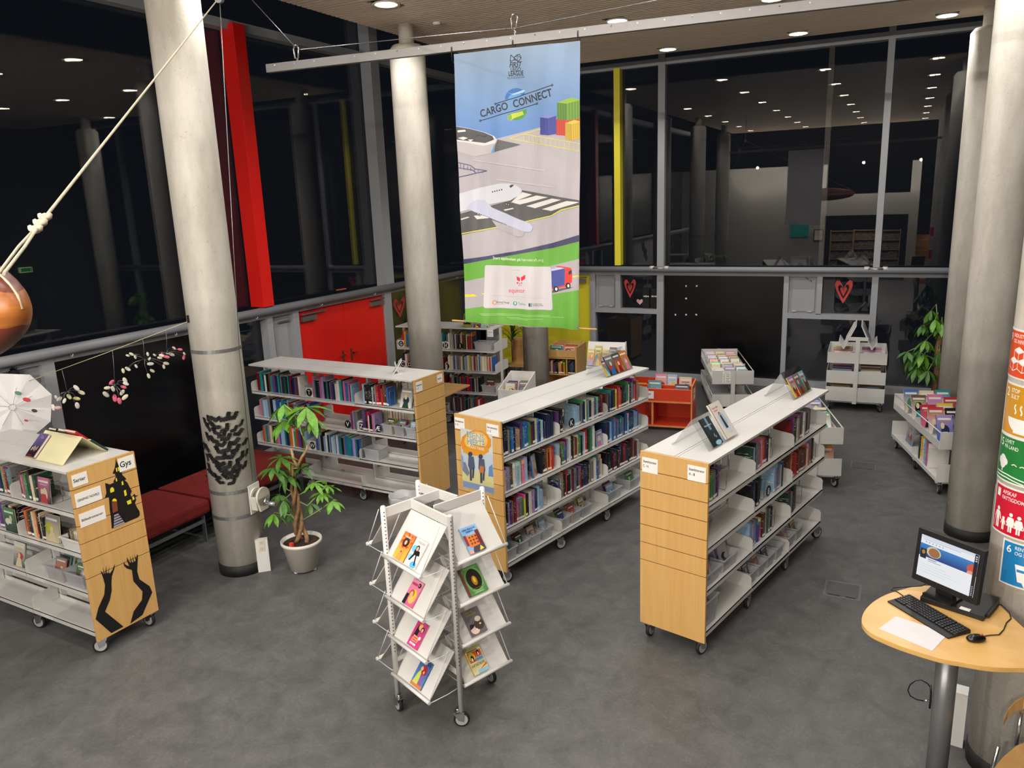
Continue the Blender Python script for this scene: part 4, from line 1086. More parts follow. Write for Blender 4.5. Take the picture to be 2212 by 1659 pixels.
# ---- wooden boat hull hanging close to the viewer, with its ropes
boat = thing('boat_hull', 'varnished wooden model boat hull with a pale stripe hanging from two ropes', 'boat', P(49, 668, Y=.86)-Vector((.84, 0, 0)))
def hull(z0, z1, name, m):
    n, k = 40, 14; a, b, c = .84, .135, .18
    vs = []; fs = []
    for i in range(n+1):
        x = -a*math.cos(PI*i/n); r = max(0, 1-(abs(x)/a)**2.1)**.5
        zt, zb = max(z0, -c*r), min(z1, c*r)
        zt = max(-c*r, min(zt, c*r)); zb = max(-c*r, min(zb, c*r)); 
        for s in (1, -1):
            for j in range(k+1):
                z = zt+(zb-zt)*j/k
                y = b*math.sqrt(max(0, r*r-(z/c)**2))
                vs.append((x, s*y, z))
    row_ = 2*(k+1)
    for i in range(n):
        for s in range(2):
            for j in range(k):
                p = i*row_+s*(k+1)+j; fs.append((p, p+1, p+row_+1, p+row_))
    MB().add(vs, fs, True).build(name, m, boat)
hull(.033, .2, 'upper_plank', wood_mat('mahogany', '#4d1f0f', '#70331a', .4, (1.5, 14, 14)))
hull(-.033, .033, 'pale_plank', wood_mat('oregon_pine', '#87491a', '#a8682a', .4, (1.2, 5, 40), 1.6))
hull(-.2, -.033, 'lower_plank', wood_mat('mahogany', '#4d1f0f', '#70331a', .4, (1.5, 14, 14)))
MB().tube([(-.84*math.cos(PI*i/24), 0, .181*max(0, 1-abs(math.cos(PI*i/24))**2.1)**.5) for i in range(25)], .0025, 6).build('keel_strip', mat('pale_keel', '#c9b090', .4), boat)
PUL = P(474, -6, z=4.42)
bt = P(2, 590, Y=.84); kn = None
def lerp(a, b, t): return a+(b-a)*t
up = PUL; kA = lerp(bt, up, .085); 
d = AX[0]*((92-CX)/FPX) + AX[1]*((486-CY)/FPX) + AX[2]
# knot lies on the rope at pixel (92, 486)
best = min(((lerp(bt, up, t)-Vector((0, 0, H))).normalized().dot(d.normalized()), t) for t in [0])[1]
best = max(range(1, 400), key=lambda i: (lerp(bt, up, i/400)-Vector((0, 0, H))).normalized().dot(d.normalized()))/400
kA = lerp(bt, up, best)
rp = thing('hanging_rope', 'cream rope with a stopper knot running from the boat hull up to the ceiling pulley', 'rope', kA)
MB().tube([Vector((0, 0, 0)), up-kA], .0035, 7).build('single_line', ROPE, rp)
e1 = P(-4, 592, Y=.86)-kA; e2 = P(8, 592, Y=.80)-kA
MB().tube([Vector((0, 0, 0)), e1*.5+Vector((-.004, 0, .002)), e1], .003, 7).build('double_line', ROPE, rp)
MB().tube([Vector((0, 0, 0)), e2*.5+Vector((.004, 0, .0)), e2], .003, 7).build('double_line', ROPE, rp)
kd = (up-kA).normalized(); kb = MB()
for i in range(3):
    c = kd*(-.03+.035*i); kb.tube([c+Vector((.009*math.cos(a), .009*math.sin(a), .004*math.sin(2*a))) for a in [j*PI/4 for j in range(8)]], .0055, 6, closed=True)
    kb.ball(c, .009, 8, 5)
kb.build('stopper_knot', ROPE, rp)
pl = thing('pulley', 'small steel pulley under the ceiling beside the winch pillar', 'pulley', PUL)
MB().cyl((0, -.012, 0), (0, .012, 0), .035, n=18).cyl((0, 0, .02), (0, 0, ZC-PUL.z), .008, n=8).build('wheel', STEEL, pl)

# ================================================================== things on the pillars
def cyl_hit(x, y, c, r):
    d = AX[0]*((x-CX)/FPX) + AX[1]*((y-CY)/FPX) + AX[2]
    a = d.x*d.x+d.y*d.y; bq = -(d.x*c[0]+d.y*c[1]); cc = c[0]**2+c[1]**2-r*r
    disc = bq*bq-a*cc
    t = (-bq-math.sqrt(disc))/a if disc > 0 else -bq/a
    p = Vector((0, 0, H))+d*t
    return math.atan2(p.y-c[1], p.x-c[0]), p.z
def wrap(c, r, th0, z0):
    """sheet on a pillar: u runs to the viewer's right"""
    def fn(u, v, n):
        a = th0+u/r; return (c[0]+(r+n)*math.cos(a), c[1]+(r+n)*math.sin(a), z0+v)
    return fn
def strip(c, r, th0, th1, z0, z1, t=.002, n=24):
    mb = MB(); vs = []
    for i in range(n+1):
        a = th0+(th1-th0)*i/n
        for rr_ in (r, r+t):
            for z in (z0, z1): vs.append((c[0]+rr_*math.cos(a), c[1]+rr_*math.sin(a), z))
    fs = []
    for i in range(n):
        p = i*4; q = p+4
        fs += [(p, q, q+1, p+1), (p+2, p+3, q+3, q+2), (p+1, q+1, q+3, p+3), (p, p+2, q+2, q)]
    fs += [(0, 1, 3, 2), (n*4, n*4+2, n*4+3, n*4+1)]
    return mb.add(vs, fs, False)

W9 = '#f0efec'
def sdg(num, lines, col, px, icon, label, w=.3, h=.3):
    th, zt = cyl_hit(*px[0], COLC, .2); th2, zb = cyl_hit(*px[1], COLC, .2)
    hh = zt-zb; w = hh
    fn = wrap(COLC, .2012, th, zb)
    o = thing('goal_poster', label, 'poster', (COLC[0], COLC[1], zb), group='goal posters on the pillar')
    g = lambda u, v, n: tuple(Vector(fn(u, v, n))-Vector((COLC[0], COLC[1], zb)))
    sh = strip((0, 0), .2006, th, th+w/.2, 0, hh, .0006, 20).build('paper', mat('label_paper', '#eceae6', .6), o)
    a = Art(w, hh, .00006); k = hh
    a.rect(0, 0, k, k, '#e3e1db'); a.rect(.035*k, .035*k, .965*k, .965*k, col)
    a.text(num, .1*k, .74*k, .16*k, W9, bold=.01, width=(.1 if len(num) == 1 else .19)*k)
    for i, s in enumerate(lines): a.text(s, (.27 if len(num) == 1 else .35)*k, (.835-.115*i)*k, .075*k, W9, bold=.008, width=(len(s)*.052)*k)
    icon(a, k)
    a.build('print', sh, g, INKG, (.012, None, -.012, .36, 0, 1), lift=.0012)
    return o
def ic_cubes(a, k):
    for cx, cy in ((.5, .5), (.36, .28), (.64, .28)):
        s = .16*k; cx *= k; cy *= k
        top = [(cx, cy+s*.55), (cx+s*.87, cy+s*.1), (cx, cy-s*.3), (cx-s*.87, cy+s*.1)]
        a.poly([(p[0], p[1]+s*.45) for p in top], W9)
        for q in ([(cx-s*.87, cy+s*.5), (cx, cy+s*.08), (cx, cy-s*.85), (cx-s*.87, cy-s*.42)], [(cx+s*.87, cy+s*.5), (cx, cy+s*.08), (cx, cy-s*.85), (cx+s*.87, cy-s*.42)]): a.line(q+[q[0]], .014*k, W9)
def ic_bowl(a, k):
    a.ell(.55*k, .36*k, .3*k, .26*k, W9, a0=PI, a1=2*PI); a.rect(.42*k, .08*k, .68*k, .12*k, W9)
    for x in (.42, .55, .68): a.line([(x*k+.02*k*math.sin(i*1.1), (.44+.03*i)*k) for i in range(7)], .03*k, W9)
def ic_tree(a, k):
    for x, y, r in ((.33, .46, .1), (.25, .42, .08), (.41, .42, .08), (.33, .36, .1)): a.ell(x*k, y*k, r*k, r*k, W9)
    a.rect(.315*k, .2*k, .35*k, .3*k, W9)
    for i in range(2): a.line([(.12*k, (.16-.07*i)*k), (.5*k, (.17-.07*i)*k), (.9*k, (.12-.07*i)*k)], .025*k, W9)
    for x in (.6, .78): a.line([(x*k, .4*k), ((x+.06)*k, .43*k), ((x+.12)*k, .4*k)], .02*k, W9)
def ic_fam(a, k):
    for x, s, kind in ((.2, 1, 'm'), (.36, .62, 'c'), (.52, .92, 'f'), (.68, .88, 'f'), (.82, .6, 'c')):
        b = .1*k; hh = .42*k*s; xx = x*k
        a.ell(xx, b+hh*.93, .04*k*s**.5, .04*k*s**.5, W9)
        if kind == 'f': a.poly([(xx-.035*k, b+hh*.8), (xx+.035*k, b+hh*.8), (xx+.08*k, b+hh*.3), (xx-.08*k, b+hh*.3)], W9)
        else: a.rect(xx-.045*k*s, b+hh*.4, xx+.045*k*s, b+hh*.82, W9)
        for q in (-1, 1): a.rect(xx+q*.025*k*s-.018*k*s, b, xx+q*.025*k*s+.018*k*s, b+hh*.42, W9); a.line([(xx+q*.05*k*s, b+hh*.78), (xx+q*.09*k*s, b+hh*.45)], .025*k*s, W9)
    a.line([(.1*k, .1*k), (.13*k, .32*k)], .012*k, W9)
def ic_glass(a, k):
    a.poly([(.3*k, .52*k), (.72*k, .52*k), (.64*k, .14*k), (.38*k, .14*k)], W9); a.poly([(.34*k, .42*k), (.68*k, .42*k), (.67*k, .36*k), (.35*k, .36*k)], '#1f86c4'); a.poly([(.46*k, .14*k), (.56*k, .14*k), (.51*k, .04*k)], W9)
sdg('9', ['INDUSTRI, INNOVATION', 'OG INFRASTRUKTUR'], '#dd4b1d', ((2173, 704), (2161, 806)), ic_cubes, 'orange poster numbered 9 with white cubes, uppermost on the poster pillar')
sdg('2', ['STOP', 'SULT'], '#c98f1e', ((2178, 820), (2164, 926)), ic_bowl, 'mustard poster numbered 2 with a white steaming bowl on the pillar')
sdg('15', ['LIVET', 'P\u00c5 LAND'], '#1f7a35', ((2165, 927), (2150, 1021)), ic_tree, 'green poster numbered 15 with a white tree on the pillar')
sdg('1', ['AFSKAF', 'FATTIGDOM'], '#c51631', ((2156, 1036), (2142, 1130)), ic_fam, 'red poster numbered 1 with a white family group on the pillar')
sdg('6', ['RENT VAND', 'OG SANITET'], '#1f7cba', ((2169, 1161), (2158, 1254)), ic_glass, 'blue poster numbered 6 with a white glass, lowest on the poster pillar')
for (p0, p1, col, lab) in (((2167, 826), (2157, 926), '#b3166a', 'magenta poster curling round the far side of the pillar beside the mustard one'), ((2136, 1046), (2127, 1142), '#a3182c', 'dark red poster curling round the far side of the pillar beside the red one')):
    th, zt = cyl_hit(*p0, COLC, .2); _, zb = cyl_hit(*p1, COLC, .2)
    o = thing('goal_poster', lab, 'poster', (COLC[0], COLC[1], zb), group='goal posters on the pillar')
    strip((0, 0), .2006, th-1.2, th, 0, zt-zb, .0006, 16).build('paper', mat('label_paper', '#eceae6', .6), o)
    strip((0, 0), .2012, th-1.18, th-.05, .01, zt-zb-.01, .0005, 16).build('print', mat('poster_'+col[1:], col, .4), o)

# ================================================================== winch, straps, bats, string of mobiles on the first pillar
def ring_strap(c, r, z, w, name, label):
    o = strip(c, r, 0, 2*PI, z-w/2, z+w/2, .003, 40).build(name, STEEL); setp(o, label, 'strap', 'steel straps round the winch pillar'); return o
_, zs1 = cyl_hit(470, 760, COL1, .2); _, zs2 = cyl_hit(500, 1066, COL1, .2); _, zs3 = cyl_hit(500, 1121, COL1, .2)
ring_strap(COL1, .201, zs1, .028, 'steel_strap', 'upper steel strap round the winch pillar, above the paper bats')
ring_strap(COL1, .201, zs2, .03, 'steel_strap', 'middle steel strap round the winch pillar, behind the top of the winch')
ring_strap(COL1, .201, zs3, .03, 'steel_strap', 'lowest steel strap round the winch pillar, below the winch')
thw, zw = cyl_hit(548, 1090, COL1, .2); thw += .06
win = thing('hand_winch', 'small pale hand winch with a silver handle strapped to the concrete pillar', 'winch', (COL1[0], COL1[1], 0), thw)
zc = (zs2+zs3)/2+.02
MB().box((.204, -.07, zc-.13), (.212, .075, zc+.13)).build('mount_plate', WHITE2, win, bevel=.004)
PALE = mat('winch_paint', '#cfcabb', .4, var=.05)
b = MB(); b.cyl((.215, 0, zc+.02), (.23, 0, zc+.02), .075, n=24); b.prism([(-.06, zc-.09), (.06, zc-.09), (.075, zc+.03), (-.075, zc+.03)], 'x', .215, .275); b.build('housing', PALE, win, bevel=.003)
b = MB(); b.cyl((.285, 0, zc+.02), (.305, 0, zc+.02), .085, n=28); b.prism([(-.05, zc-.1), (.05, zc-.1), (.085, zc+.02), (-.085, zc+.02)], 'x', .285, .305); b.build('cover_disc', PALE, win, bevel=.003)
MB().cyl((.225, 0, zc+.02), (.29, 0, zc+.02), .05, n=20).build('drum', STEEL, win)
MB().cyl((.303, 0, zc-.02), (.335, 0, zc-.02), .028, n=6).cyl((.335, 0, zc-.02), (.35, 0, zc-.02), .012, n=10).build('hub', CHROME, win)
MB().cyl((.325, .01, zc-.04), (.4, .025, zc-.05), .02, n=14).build('handle', mat('handle_grey', '#a9aca8', .3, metal=.6), win)
a0 = P(514, 757, Y=4.4); thc, zcx = cyl_hit(517, 758, COL1, .214)
ct = Vector((COL1[0]+.214*math.cos(thc), COL1[1]+.214*math.sin(thc), zcx)); thb, zb_ = cyl_hit(546, 1040, COL1, .24)
cb = Vector((COL1[0]+.24*math.cos(thb), COL1[1]+.24*math.sin(thb), zb_))
cable('winch_cable', [PUL, ct, cb], .0028, WIRE, 'thin steel cable running down the pillar into the winch')

def bat_mesh():
    half = [(0, .022), (.008, .026), (.010, .036), (.016, .026), (.03, .04), (.056, .052), (.078, .040), (.092, .022), (.082, .026), (.07, .012), (.060, .014), (.048, -.006), (.036, -.001), (.022, -.022), (.012, -.018), (0, -.034)]
    b = MB(); t = .0012; vs = []
    for s in (1, -1):
        pts = [(s*x, y, .001+max(0, x-.012)*.42) for x, y in half]
        n = len(pts); o = [(p[0], p[1], p[2]) for p in pts]+[(p[0], p[1], p[2]+t) for p in pts]
        f = [tuple(range(n)), tuple(range(2*n-1, n-1, -1))]+[(i, (i+1) % n, n+(i+1) % n, n+i) for i in range(n)]
        b.add(o, f)
    return b.mesh('paper_bat', mat('black_card', '#060607', .65, var=.1))
BAT = bat_mesh()
# bat centres read off the pillar's surface (pixel, turn, size)
BP = [(449, 905, 1.3, .8), (470, 908, .3, 1), (488, 902, -.5, 1.1), (505, 900, -.6, 1), (450, 925, 1.5, .8), (468, 920, .2, 1), (488, 928, -.5, 1), (462, 938, .9, .9), (480, 940, -.4, .9), (503, 925, -.3, .8), (522, 918, -.5, .7), (447, 945, 1.4, .8), (465, 955, .5, 1), (492, 948, -.7, 1), (515, 938, -.4, 1), (478, 958, .1, .9), (505, 958, -.6, 1.05), (527, 955, -.5, .8), (450, 970, 1.2, .9), (470, 975, .7, 1), (490, 972, -.3, 1.1), (513, 972, -.6, 1), (446, 990, 1.4, .7), (462, 990, .6, 1), (483, 990, -.1, 1), (503, 987, -.5, 1.1), (525, 985, -.8, .9), (452, 1005, 1.1, .9), (472, 1005, .4, 1.1), (493, 1004, -.5, 1), (515, 1000, -.7, 1), (535, 982, -.9, .7), (458, 1020, .9, 1), (478, 1020, .2, 1.1), (498, 1018, -.4, 1), (518, 1014, -.8, .9), (468, 1033, .5, .9), (488, 1034, .0, 1), (508, 1029, -.5, .9), (446, 1030, 1.3, .8), (478, 1044, .3, .8), (502, 1041, -.4, .8), (440, 912, 1.5, .8), (442, 958, 1.5, .8), (528, 1002, -.9, .8)]
rb = random.Random(12)
for x, y, r_, s_ in BP:
    r_ += rb.uniform(-.35, .35); x += rb.uniform(-4, 4); y += rb.uniform(-4, 4)
    th, z = cyl_hit(x, y, COL1, .2012)
    n = Vector((math.cos(th), math.sin(th), 0)); u = Vector((-math.sin(th), math.cos(th), 0))
    M3 = Matrix((u, Vector((0, 0, 1)), n)).transposed() @ Matrix.Rotation(-r_*1.0, 3, 'Z')
    o = link('paper_bat', BAT, None, Vector((COL1[0], COL1[1], z))+n*.2015, M3.to_euler(), (s_*.64, s_*.78, s_*.8))
    setp(o, 'black paper bat stuck on the concrete pillar above the winch', 'decoration', 'paper bats on the pillar')

# string and hanging mobiles
thg, zg = cyl_hit(409, 694, COL1, .201)
S0 = Vector((COL1[0]+.21*math.cos(thg), COL1[1]+.21*math.sin(thg), zg)); S1 = P(60, 824, X=-6.74)
def on_line(x):                 # point of the string seen at pixel column x
    best = min(range(401), key=lambda i: abs(px_of(lerp(S0, S1, i/400))[0]-x)); return lerp(S0, S1, best/400)
def px_of(p):
    v = Vector(p)-Vector((0, 0, H)); z = v.dot(AX[2]); return (CX+FPX*v.dot(AX[0])/z, CY+FPX*v.dot(AX[1])/z)
cable('string_line', [S0, lerp(S0, S1, .5)-Vector((0, 0, .006)), S1], .0028, mat('jute', '#cfc79a', .8, var=.1), 'pale string stretched from the pillar to the paper umbrella', 'string')
strip(COL1, .2005, 0, 2*PI, zg+.02, zg+.024, .002, 32)
o = MB().box((-.008, -.004, -.03), (.008, .004, .03)).build('string_hook', BLACK, None, S0+Vector((.0, .0, .02)), (0, 0, thg)); setp(o, 'small dark hook tied to the pillar where the string ends', 'hook')
PETAL = {}
def petal_mesh(cn):
    if cn in PETAL: return PETAL[cn]
    b = MB().ball((0, 0, 0), 1, 8, 5, (.55, .16, 1)); PETAL[cn] = b.mesh('petal', mat('petal_'+cn, {'white': '#dedad0', 'cream': '#d9d3b4', 'pink': '#d7637f', 'rose': '#e0b8b4', 'grey': '#c4bfb0', 'lime': '#cfd08a'}[cn], .6, var=.08, vscale=40)); return PETAL[cn]
def mobile(label, topx, hub, petals):
    """hub, petals in photograph pixels; all hang at the string's depth"""
    top = on_line(topx); n = Vector((top.x, top.y, 0)).normalized()
    def at(x, y, dz=0.0):
        d = AX[0]*((x-CX)/FPX) + AX[1]*((y-CY)/FPX) + AX[2]
        t = (top-Vector((0, 0, H))).dot(n)/d.dot(n)*(1+dz); return Vector((0, 0, H))+d*t-top
    t = thing('hanging_mobile', label, 'decoration', top, group='leaf mobiles on the string')
    hp = at(*hub); w = MB().tube([Vector((0, 0, 0)), hp*.5+Vector((.004, 0, 0)), hp], .0022, 5)
    rr_ = random.Random(int(topx))
    for x, y, ln, ang, cn in petals:
        p = at(x, y, rr_.uniform(-.012, .012)); mid = (hp+p)/2+Vector((rr_.uniform(-.02, .02), 0, .018))
        w.tube([hp, mid, p], .0018, 5)
        k = ln/FPX*(top-Vector((0, 0, H))).length*.5
        link('petal', petal_mesh(cn), t, p, (rr_.uniform(-.3, .3), ang, math.atan2(n.y, n.x)+PI/2), (k, k, k))
    w.build('wire_branches', WIRE, t)
mobile('wire mobile with white and cream leaves, the one nearest the paper umbrella', 133, (145, 846), [(165, 838, 14, .6, 'white'), (176, 848, 14, .9, 'cream'), (149, 857, 12, .5, 'lime'), (166, 861, 13, 1.2, 'lime'), (167, 876, 15, .1, 'white'), (128, 862, 12, -.9, 'white'), (139, 866, 11, -.5, 'white'), (115, 880, 13, .1, 'white'), (125, 881, 13, 1.4, 'rose'), (121, 858, 9, .3, 'white')])
mobile('wire mobile with pink and white leaves, second from the paper umbrella', 243, (248, 832), [(241, 826, 13, -.8, 'pink'), (270, 822, 14, .3, 'white'), (272, 829, 12, 1, 'white'), (267, 836, 12, 1.1, 'pink'), (232, 838, 13, 1.5, 'cream'), (244, 840, 13, .2, 'grey'), (229, 852, 16, .6, 'grey'), (248, 860, 16, .0, 'pink'), (258, 866, 15, .1, 'pink'), (264, 848, 14, -.6, 'white'), (270, 858, 15, -.9, 'cream')])
mobile('wire mobile with small white leaves on long arms, third from the paper umbrella', 308, (312, 775), [(284, 765, 10, .9, 'white'), (276, 768, 8, 1.2, 'white'), (292, 771, 9, .2, 'white'), (319, 765, 9, .1, 'white'), (323, 775, 8, -.6, 'white'), (294, 791, 9, .4, 'white'), (276, 797, 12, .9, 'white'), (266, 801, 11, .1, 'cream'), (325, 786, 13, 1.5, 'white'), (359, 785, 12, 1.3, 'cream'), (354, 792, 10, .1, 'cream'), (329, 801, 11, .8, 'cream'), (321, 812, 11, .2, 'cream')])
mobile('wire mobile with coral and white leaves, the one nearest the winch pillar', 359, (360, 762), [(349, 768, 11, 1.2, 'white'), (352, 767, 12, .4, 'pink'), (360, 771, 12, 1.3, 'pink'), (371, 766, 12, 1.1, 'cream'), (376, 752, 9, .7, 'rose'), (389, 755, 10, 1.3, 'pink'), (398, 764, 8, .4, 'cream'), (397, 772, 11, -.3, 'pink'), (345, 773, 10, 1.3, 'cream'), (334, 767, 8, .8, 'white'), (363, 763, 9, 1.4, 'white')])

# white paper umbrella
uc = P(27, 880, X=-6.72); un = (Vector((0, 0, H))-uc).normalized()
uu = un.cross(Vector((0, 0, 1))).normalized(); uv_ = uu.cross(un)*-1
uv_ = un.cross(uu) if un.cross(uu).z > 0 else -un.cross(uu)
umb = thing('paper_umbrella', 'opened white paper umbrella with pressed leaves hanging on the string', 'umbrella', uc)
R_ = 66/FPX*(uc-Vector((0, 0, H))).length; vs = [tuple(un*.0)]
Nn = 8
for i in range(Nn*2):
    a = PI*i/Nn+.2; rr_ = R_*(1 if i % 2 == 0 else .93)
    vs.append(tuple(-un*(.0)-un*(.09 if i % 2 else .06)*1+(-uu*math.cos(a)+uv_*math.sin(a))*rr_))
b = MB().add(vs, [(0, i+1, (i+1) % (Nn*2)+1) for i in range(Nn*2)])
o = b.build('canopy', mat('rice_paper', '#dcdadb', .7, var=.03), umb)
mo = o.modifiers.new('s', 'SOLIDIFY'); mo.thickness = .002
b = MB(); b.tube([un*.012+(uu*math.cos(a)+uv_*math.sin(a))*.026 for a in [i*PI/8 for i in range(16)]], .0018, 5, closed=True)
for a in (.3, 1.0, 1.9, 2.7, 3.6, 4.4, 5.3): b.tube([un*.012+(uu*math.cos(a)+uv_*math.sin(a))*.026, un*.0-un*.03*.3+(uu*math.cos(a)+uv_*math.sin(a))*R_*.55], .0014, 5)
b.build('wire_ring', WIRE, umb)
for dx, dy, col, s_ in ((10, -26, '#5f8f78', .022), (26, -14, '#c9444f', .026), (40, 6, '#4a2f45', .02), (-22, -8, '#33222e', .016), (25, 24, '#b8434c', .014), (-18, -38, '#1c1c1f', .012)):
    k = (uc-Vector((0, 0, H))).length/FPX; p = uu*(-dx*k) if False else (AX[0]*dx*k+AX[1]*dy*k)
    d_ = p.length/R_; p = p-un*(.075*d_)+un*.012
    l = MB().ball((0, 0, 0), s_, 10, 6, (1.2, .15, .7)).build('pressed_leaf', mat('leaf_'+col[1:], col, .7, var=.2, vscale=60), umb, p, (0, .5, math.atan2(un.y, un.x)+PI/2))

# black woolly creature stuck on the grey panel
cc = P(30, 811, X=-7.08)
cr = thing('paper_monster', 'black fringed paper monster with two white eyes stuck on the grey panel', 'decoration', cc)
b = MB(); b.ball((0, 0, 0), .06, 14, 8, (.35, .9, 1.0)); b.build('body', mat('black_wool', '#17171a', .9, var=.3, vscale=60), cr)
b = MB(); rr_ = random.Random(3)
for i in range(40):
    a = rr_.uniform(0, 2*PI); p = Vector((.01, .05*math.cos(a), .055*math.sin(a))); q = Vector((.02, (.075+rr_.uniform(0, .03))*math.cos(a+rr_.uniform(-.2, .2)), (.075+rr_.uniform(0, .02))*math.sin(a))); b.tube([p, q], [.004, .001], 4)
b.build('fringe', BLACK, cr)
for y in (-.018, .02): MB().ball((.02, y, -.035), .012, 10, 6, (.4, .8, 1)).build('eye', WHITE2, cr)

# outlet posts, floor boxes, bin
def outlet(label, x, y, rz, w, d, h, sockets=True):
    t = thing('socket_post', label, 'socket post', (x, y, 0), rz)
    MB().box((-w/2, -d/2, 0), (w/2, d/2, h)).build('casing', mat('casing_white', '#d5d4d2', .4), t, bevel=.003)
    if sockets:
        for i in range(2):
            MB().box((-.025, -d/2-.004, h*.66+i*.055), (.025, -d/2, h*.66+.05+i*.055)).build('socket', mat('socket_cream', '#cfcbb8', .4), t, bevel=.002)
            MB().cyl((0, -d/2-.0045, h*.66+.025+i*.055), (0, -d/2-.003, h*.66+.025+i*.055), .016, n=16).build('socket_face', mat('socket_cream2', '#b9b5a3', .4), t)
outlet('white socket post on the floor beside the winch pillar', -4.87, 4.63, .75, .105, .055, .3)
outlet('grey-white socket post on the floor beside the poster pillar under the desk', .455, 4.53, -.12, .075, .09, .34, False)
def floor_box(label, x, y):
    t = thing('floor_outlet', label, 'floor outlet', (x, y, 0))
    b = MB(); 
    for q in (((-.135, -.135), (.135, -.118)), ((-.135, .118), (.135, .135)), ((-.135, -.118), (-.118, .118)), ((.118, -.118), (.135, .118))): b.box((q[0][0], q[0][1], 0), (q[1][0], q[1][1], .004))
    b.build('frame', mat('outlet_frame', '#6b6d6f', .45, metal=.3), t)
    MB().box((-.117, -.117, 0), (.117, .117, .003)).build('lid', mat('outlet_lid', '#4d4e50', .5, var=.1), t)
    for a, c in ((-.1, -.01), (.03, .1)): MB().box((a, -.116, .003), (c, -.1, .0045)).build('cable_slot', BLACK, t)
floor_box('square floor outlet in the lino beside the A to H bookcase', -.255, 6.15)
floor_box('square floor outlet in the lino between the two book trolleys', -.255, 9.3)
bn = thing('waste_bin', 'round pale waste bin with a clear plastic liner behind the white display stand', 'bin', (-4.27, 5.95, 0))
MB().lathe([(0, 0), (.105, 0), (.145, .3), (.14, .3), (.1, .008), (0, .008)], 28).build('body', mat('bin_plastic', '#b9bbbb', .35, alpha=.75), bn)
b = MB(); vs = []; n = 40
for k, (r_, z) in enumerate(((.146, .23), (.149, .3), (.147, .315), (.13, .31), (.115, .24))):
    vs += [(r_*(1+.025*math.sin(i*1.1+k*2))*math.cos(2*PI*i/n), r_*(1+.025*math.sin(i*.9+k))*math.sin(2*PI*i/n), z+.008*math.sin(i*.8+k)) for i in range(n)]
b.add(vs, [(k*n+i, k*n+(i+1) % n, (k+1)*n+(i+1) % n, (k+1)*n+i) for k in range(4) for i in range(n)], True).build('liner', mat('liner_film', '#d8d9da', .2, alpha=.5), bn)

# ---- potted plants
LEAFM = mat('leaf_green', '#5b8f2a', .4, var=.3, vscale=9)
LEAFD = mat('leaf_dark', '#3f6b22', .42, var=.3, vscale=9)
BARK = mat('bark', '#8b6a48', .8, var=.3, vscale=25, bump=.4, bscale=50)
def leaflet():
    prof = [(0, 0), (.25, .55), (.5, 1), (.75, .75), (1, 0)]
    vs = [(0, 0, 0)]
    b = MB(); rows = []
    vs = []
    for i, (t, w) in enumerate([(0, .06), (.2, .5), (.42, .95), (.62, 1), (.82, .6), (1, .03)]):
        z = -.28*t*t+.06*t
        for s in (-1, 0, 1): vs.append((t, s*w*.15, z+(.035*w if s else 0)))
    fs = []
    for i in range(5):
        for j in range(2):
            a = i*3+j; fs.append((a, a+3, a+4, a+1))
    return b.add(vs, fs, True)
LEAF_A = leaflet().mesh('leaf', LEAFM); LEAF_B = leaflet().mesh('leaf', LEAFD)
def leaf_cluster(parent, c, ln, nleaf, rng, mesh, tilt=.3, a0=0):
    for i in range(nleaf):
        a = a0+2*PI*i/nleaf+rng.uniform(-.2, .2); k = ln*rng.uniform(.75, 1.1)
        o = link('leaf', mesh, parent, c, (rng.uniform(-.3, .3), tilt+rng.uniform(-.25, .45), a), (k, k*rng.uniform(.9, 1.2), k))
PC = Vector((-4.56, 4.79, 0))
pp = thing('potted_plant', 'braided-trunk potted money tree in a white pot beside the winch pillar', 'plant', PC)
MB().lathe([(0, .02), (.118, .02), (.165, .255), (.178, .26), (.178, .285), (.165, .287), (.16, .255), (0, .25)], 36).build('pot', mat('white_pot', '#d9d4cb', .35, var=.03), pp)
MB().lathe([(0, .262), (.1, .265), (.159, .255)], 24).build('soil', mat('soil', '#2d2017', .9, var=.5, vscale=60, bump=.8), pp)
for a in (.2, 1.6, 3.2, 4.7): MB().ball((.1*math.cos(a), .1*math.sin(a), .018), .02, 8, 6).build('pot_foot', WHITE2, pp)
MB().box((-.015, -.135, .262), (.015, -.11, .3)).build('plant_tag', mat('tag_red', '#d8402a', .5), pp)
b = MB()
for k in range(3):
    pts = []
    for i in range(22):
        t = i/21; a = t*9+k*2*PI/3; r_ = .034*(1-t*.75)+.004
        pts.append((r_*math.cos(a)*(1.6 if t < .1 else 1)+t*-.03, r_*math.sin(a), .26+t*.72))
    b.tube(pts, [.02-.009*i/21 for i in range(22)], 7)
b.build('braided_trunk', BARK, pp)
def pxp(x, y, dy=0.0):
    q = P(520+x/3.457, 780+y/3.457, Y=PC.y+dy); return q-PC
b = MB()
b.tube([pxp(425, 790), pxp(395, 735), pxp(375, 650)], [.014, .012, .011], 7); b.tube([pxp(425, 790), pxp(455, 720), pxp(492, 665), pxp(500, 625)], [.014, .012, .011, .011], 7)
b.build('cut_branch', mat('pale_bark', '#a98a62', .8, var=.25, vscale=25), pp)
b = MB(); STEMS = [((498, 630), (450, 530), (430, 440)), ((430, 450), (380, 370), (325, 325)), ((430, 450), (470, 380), (490, 345)), ((425, 800), (390, 800), (345, 850)), ((415, 960), (370, 890), (345, 855)), ((420, 990), (350, 960), (240, 810)), ((435, 1000), (470, 980), (545, 910)), ((440, 1050), (500, 1080), (590, 985)), ((440, 1200), (560, 1130), (685, 1045)), ((420, 1250), (400, 1180), (370, 1140)), ((400, 1240), (370, 1150), (250, 1130)), ((415, 1010), (380, 985), (320, 1040)), ((420, 780), (330, 740), (300, 720))]
for s_ in STEMS: MB().tube([pxp(*q) for q in s_], .0055, 6).build('green_stem', mat('green_stem', '#8aa060', .6, var=.2), pp)
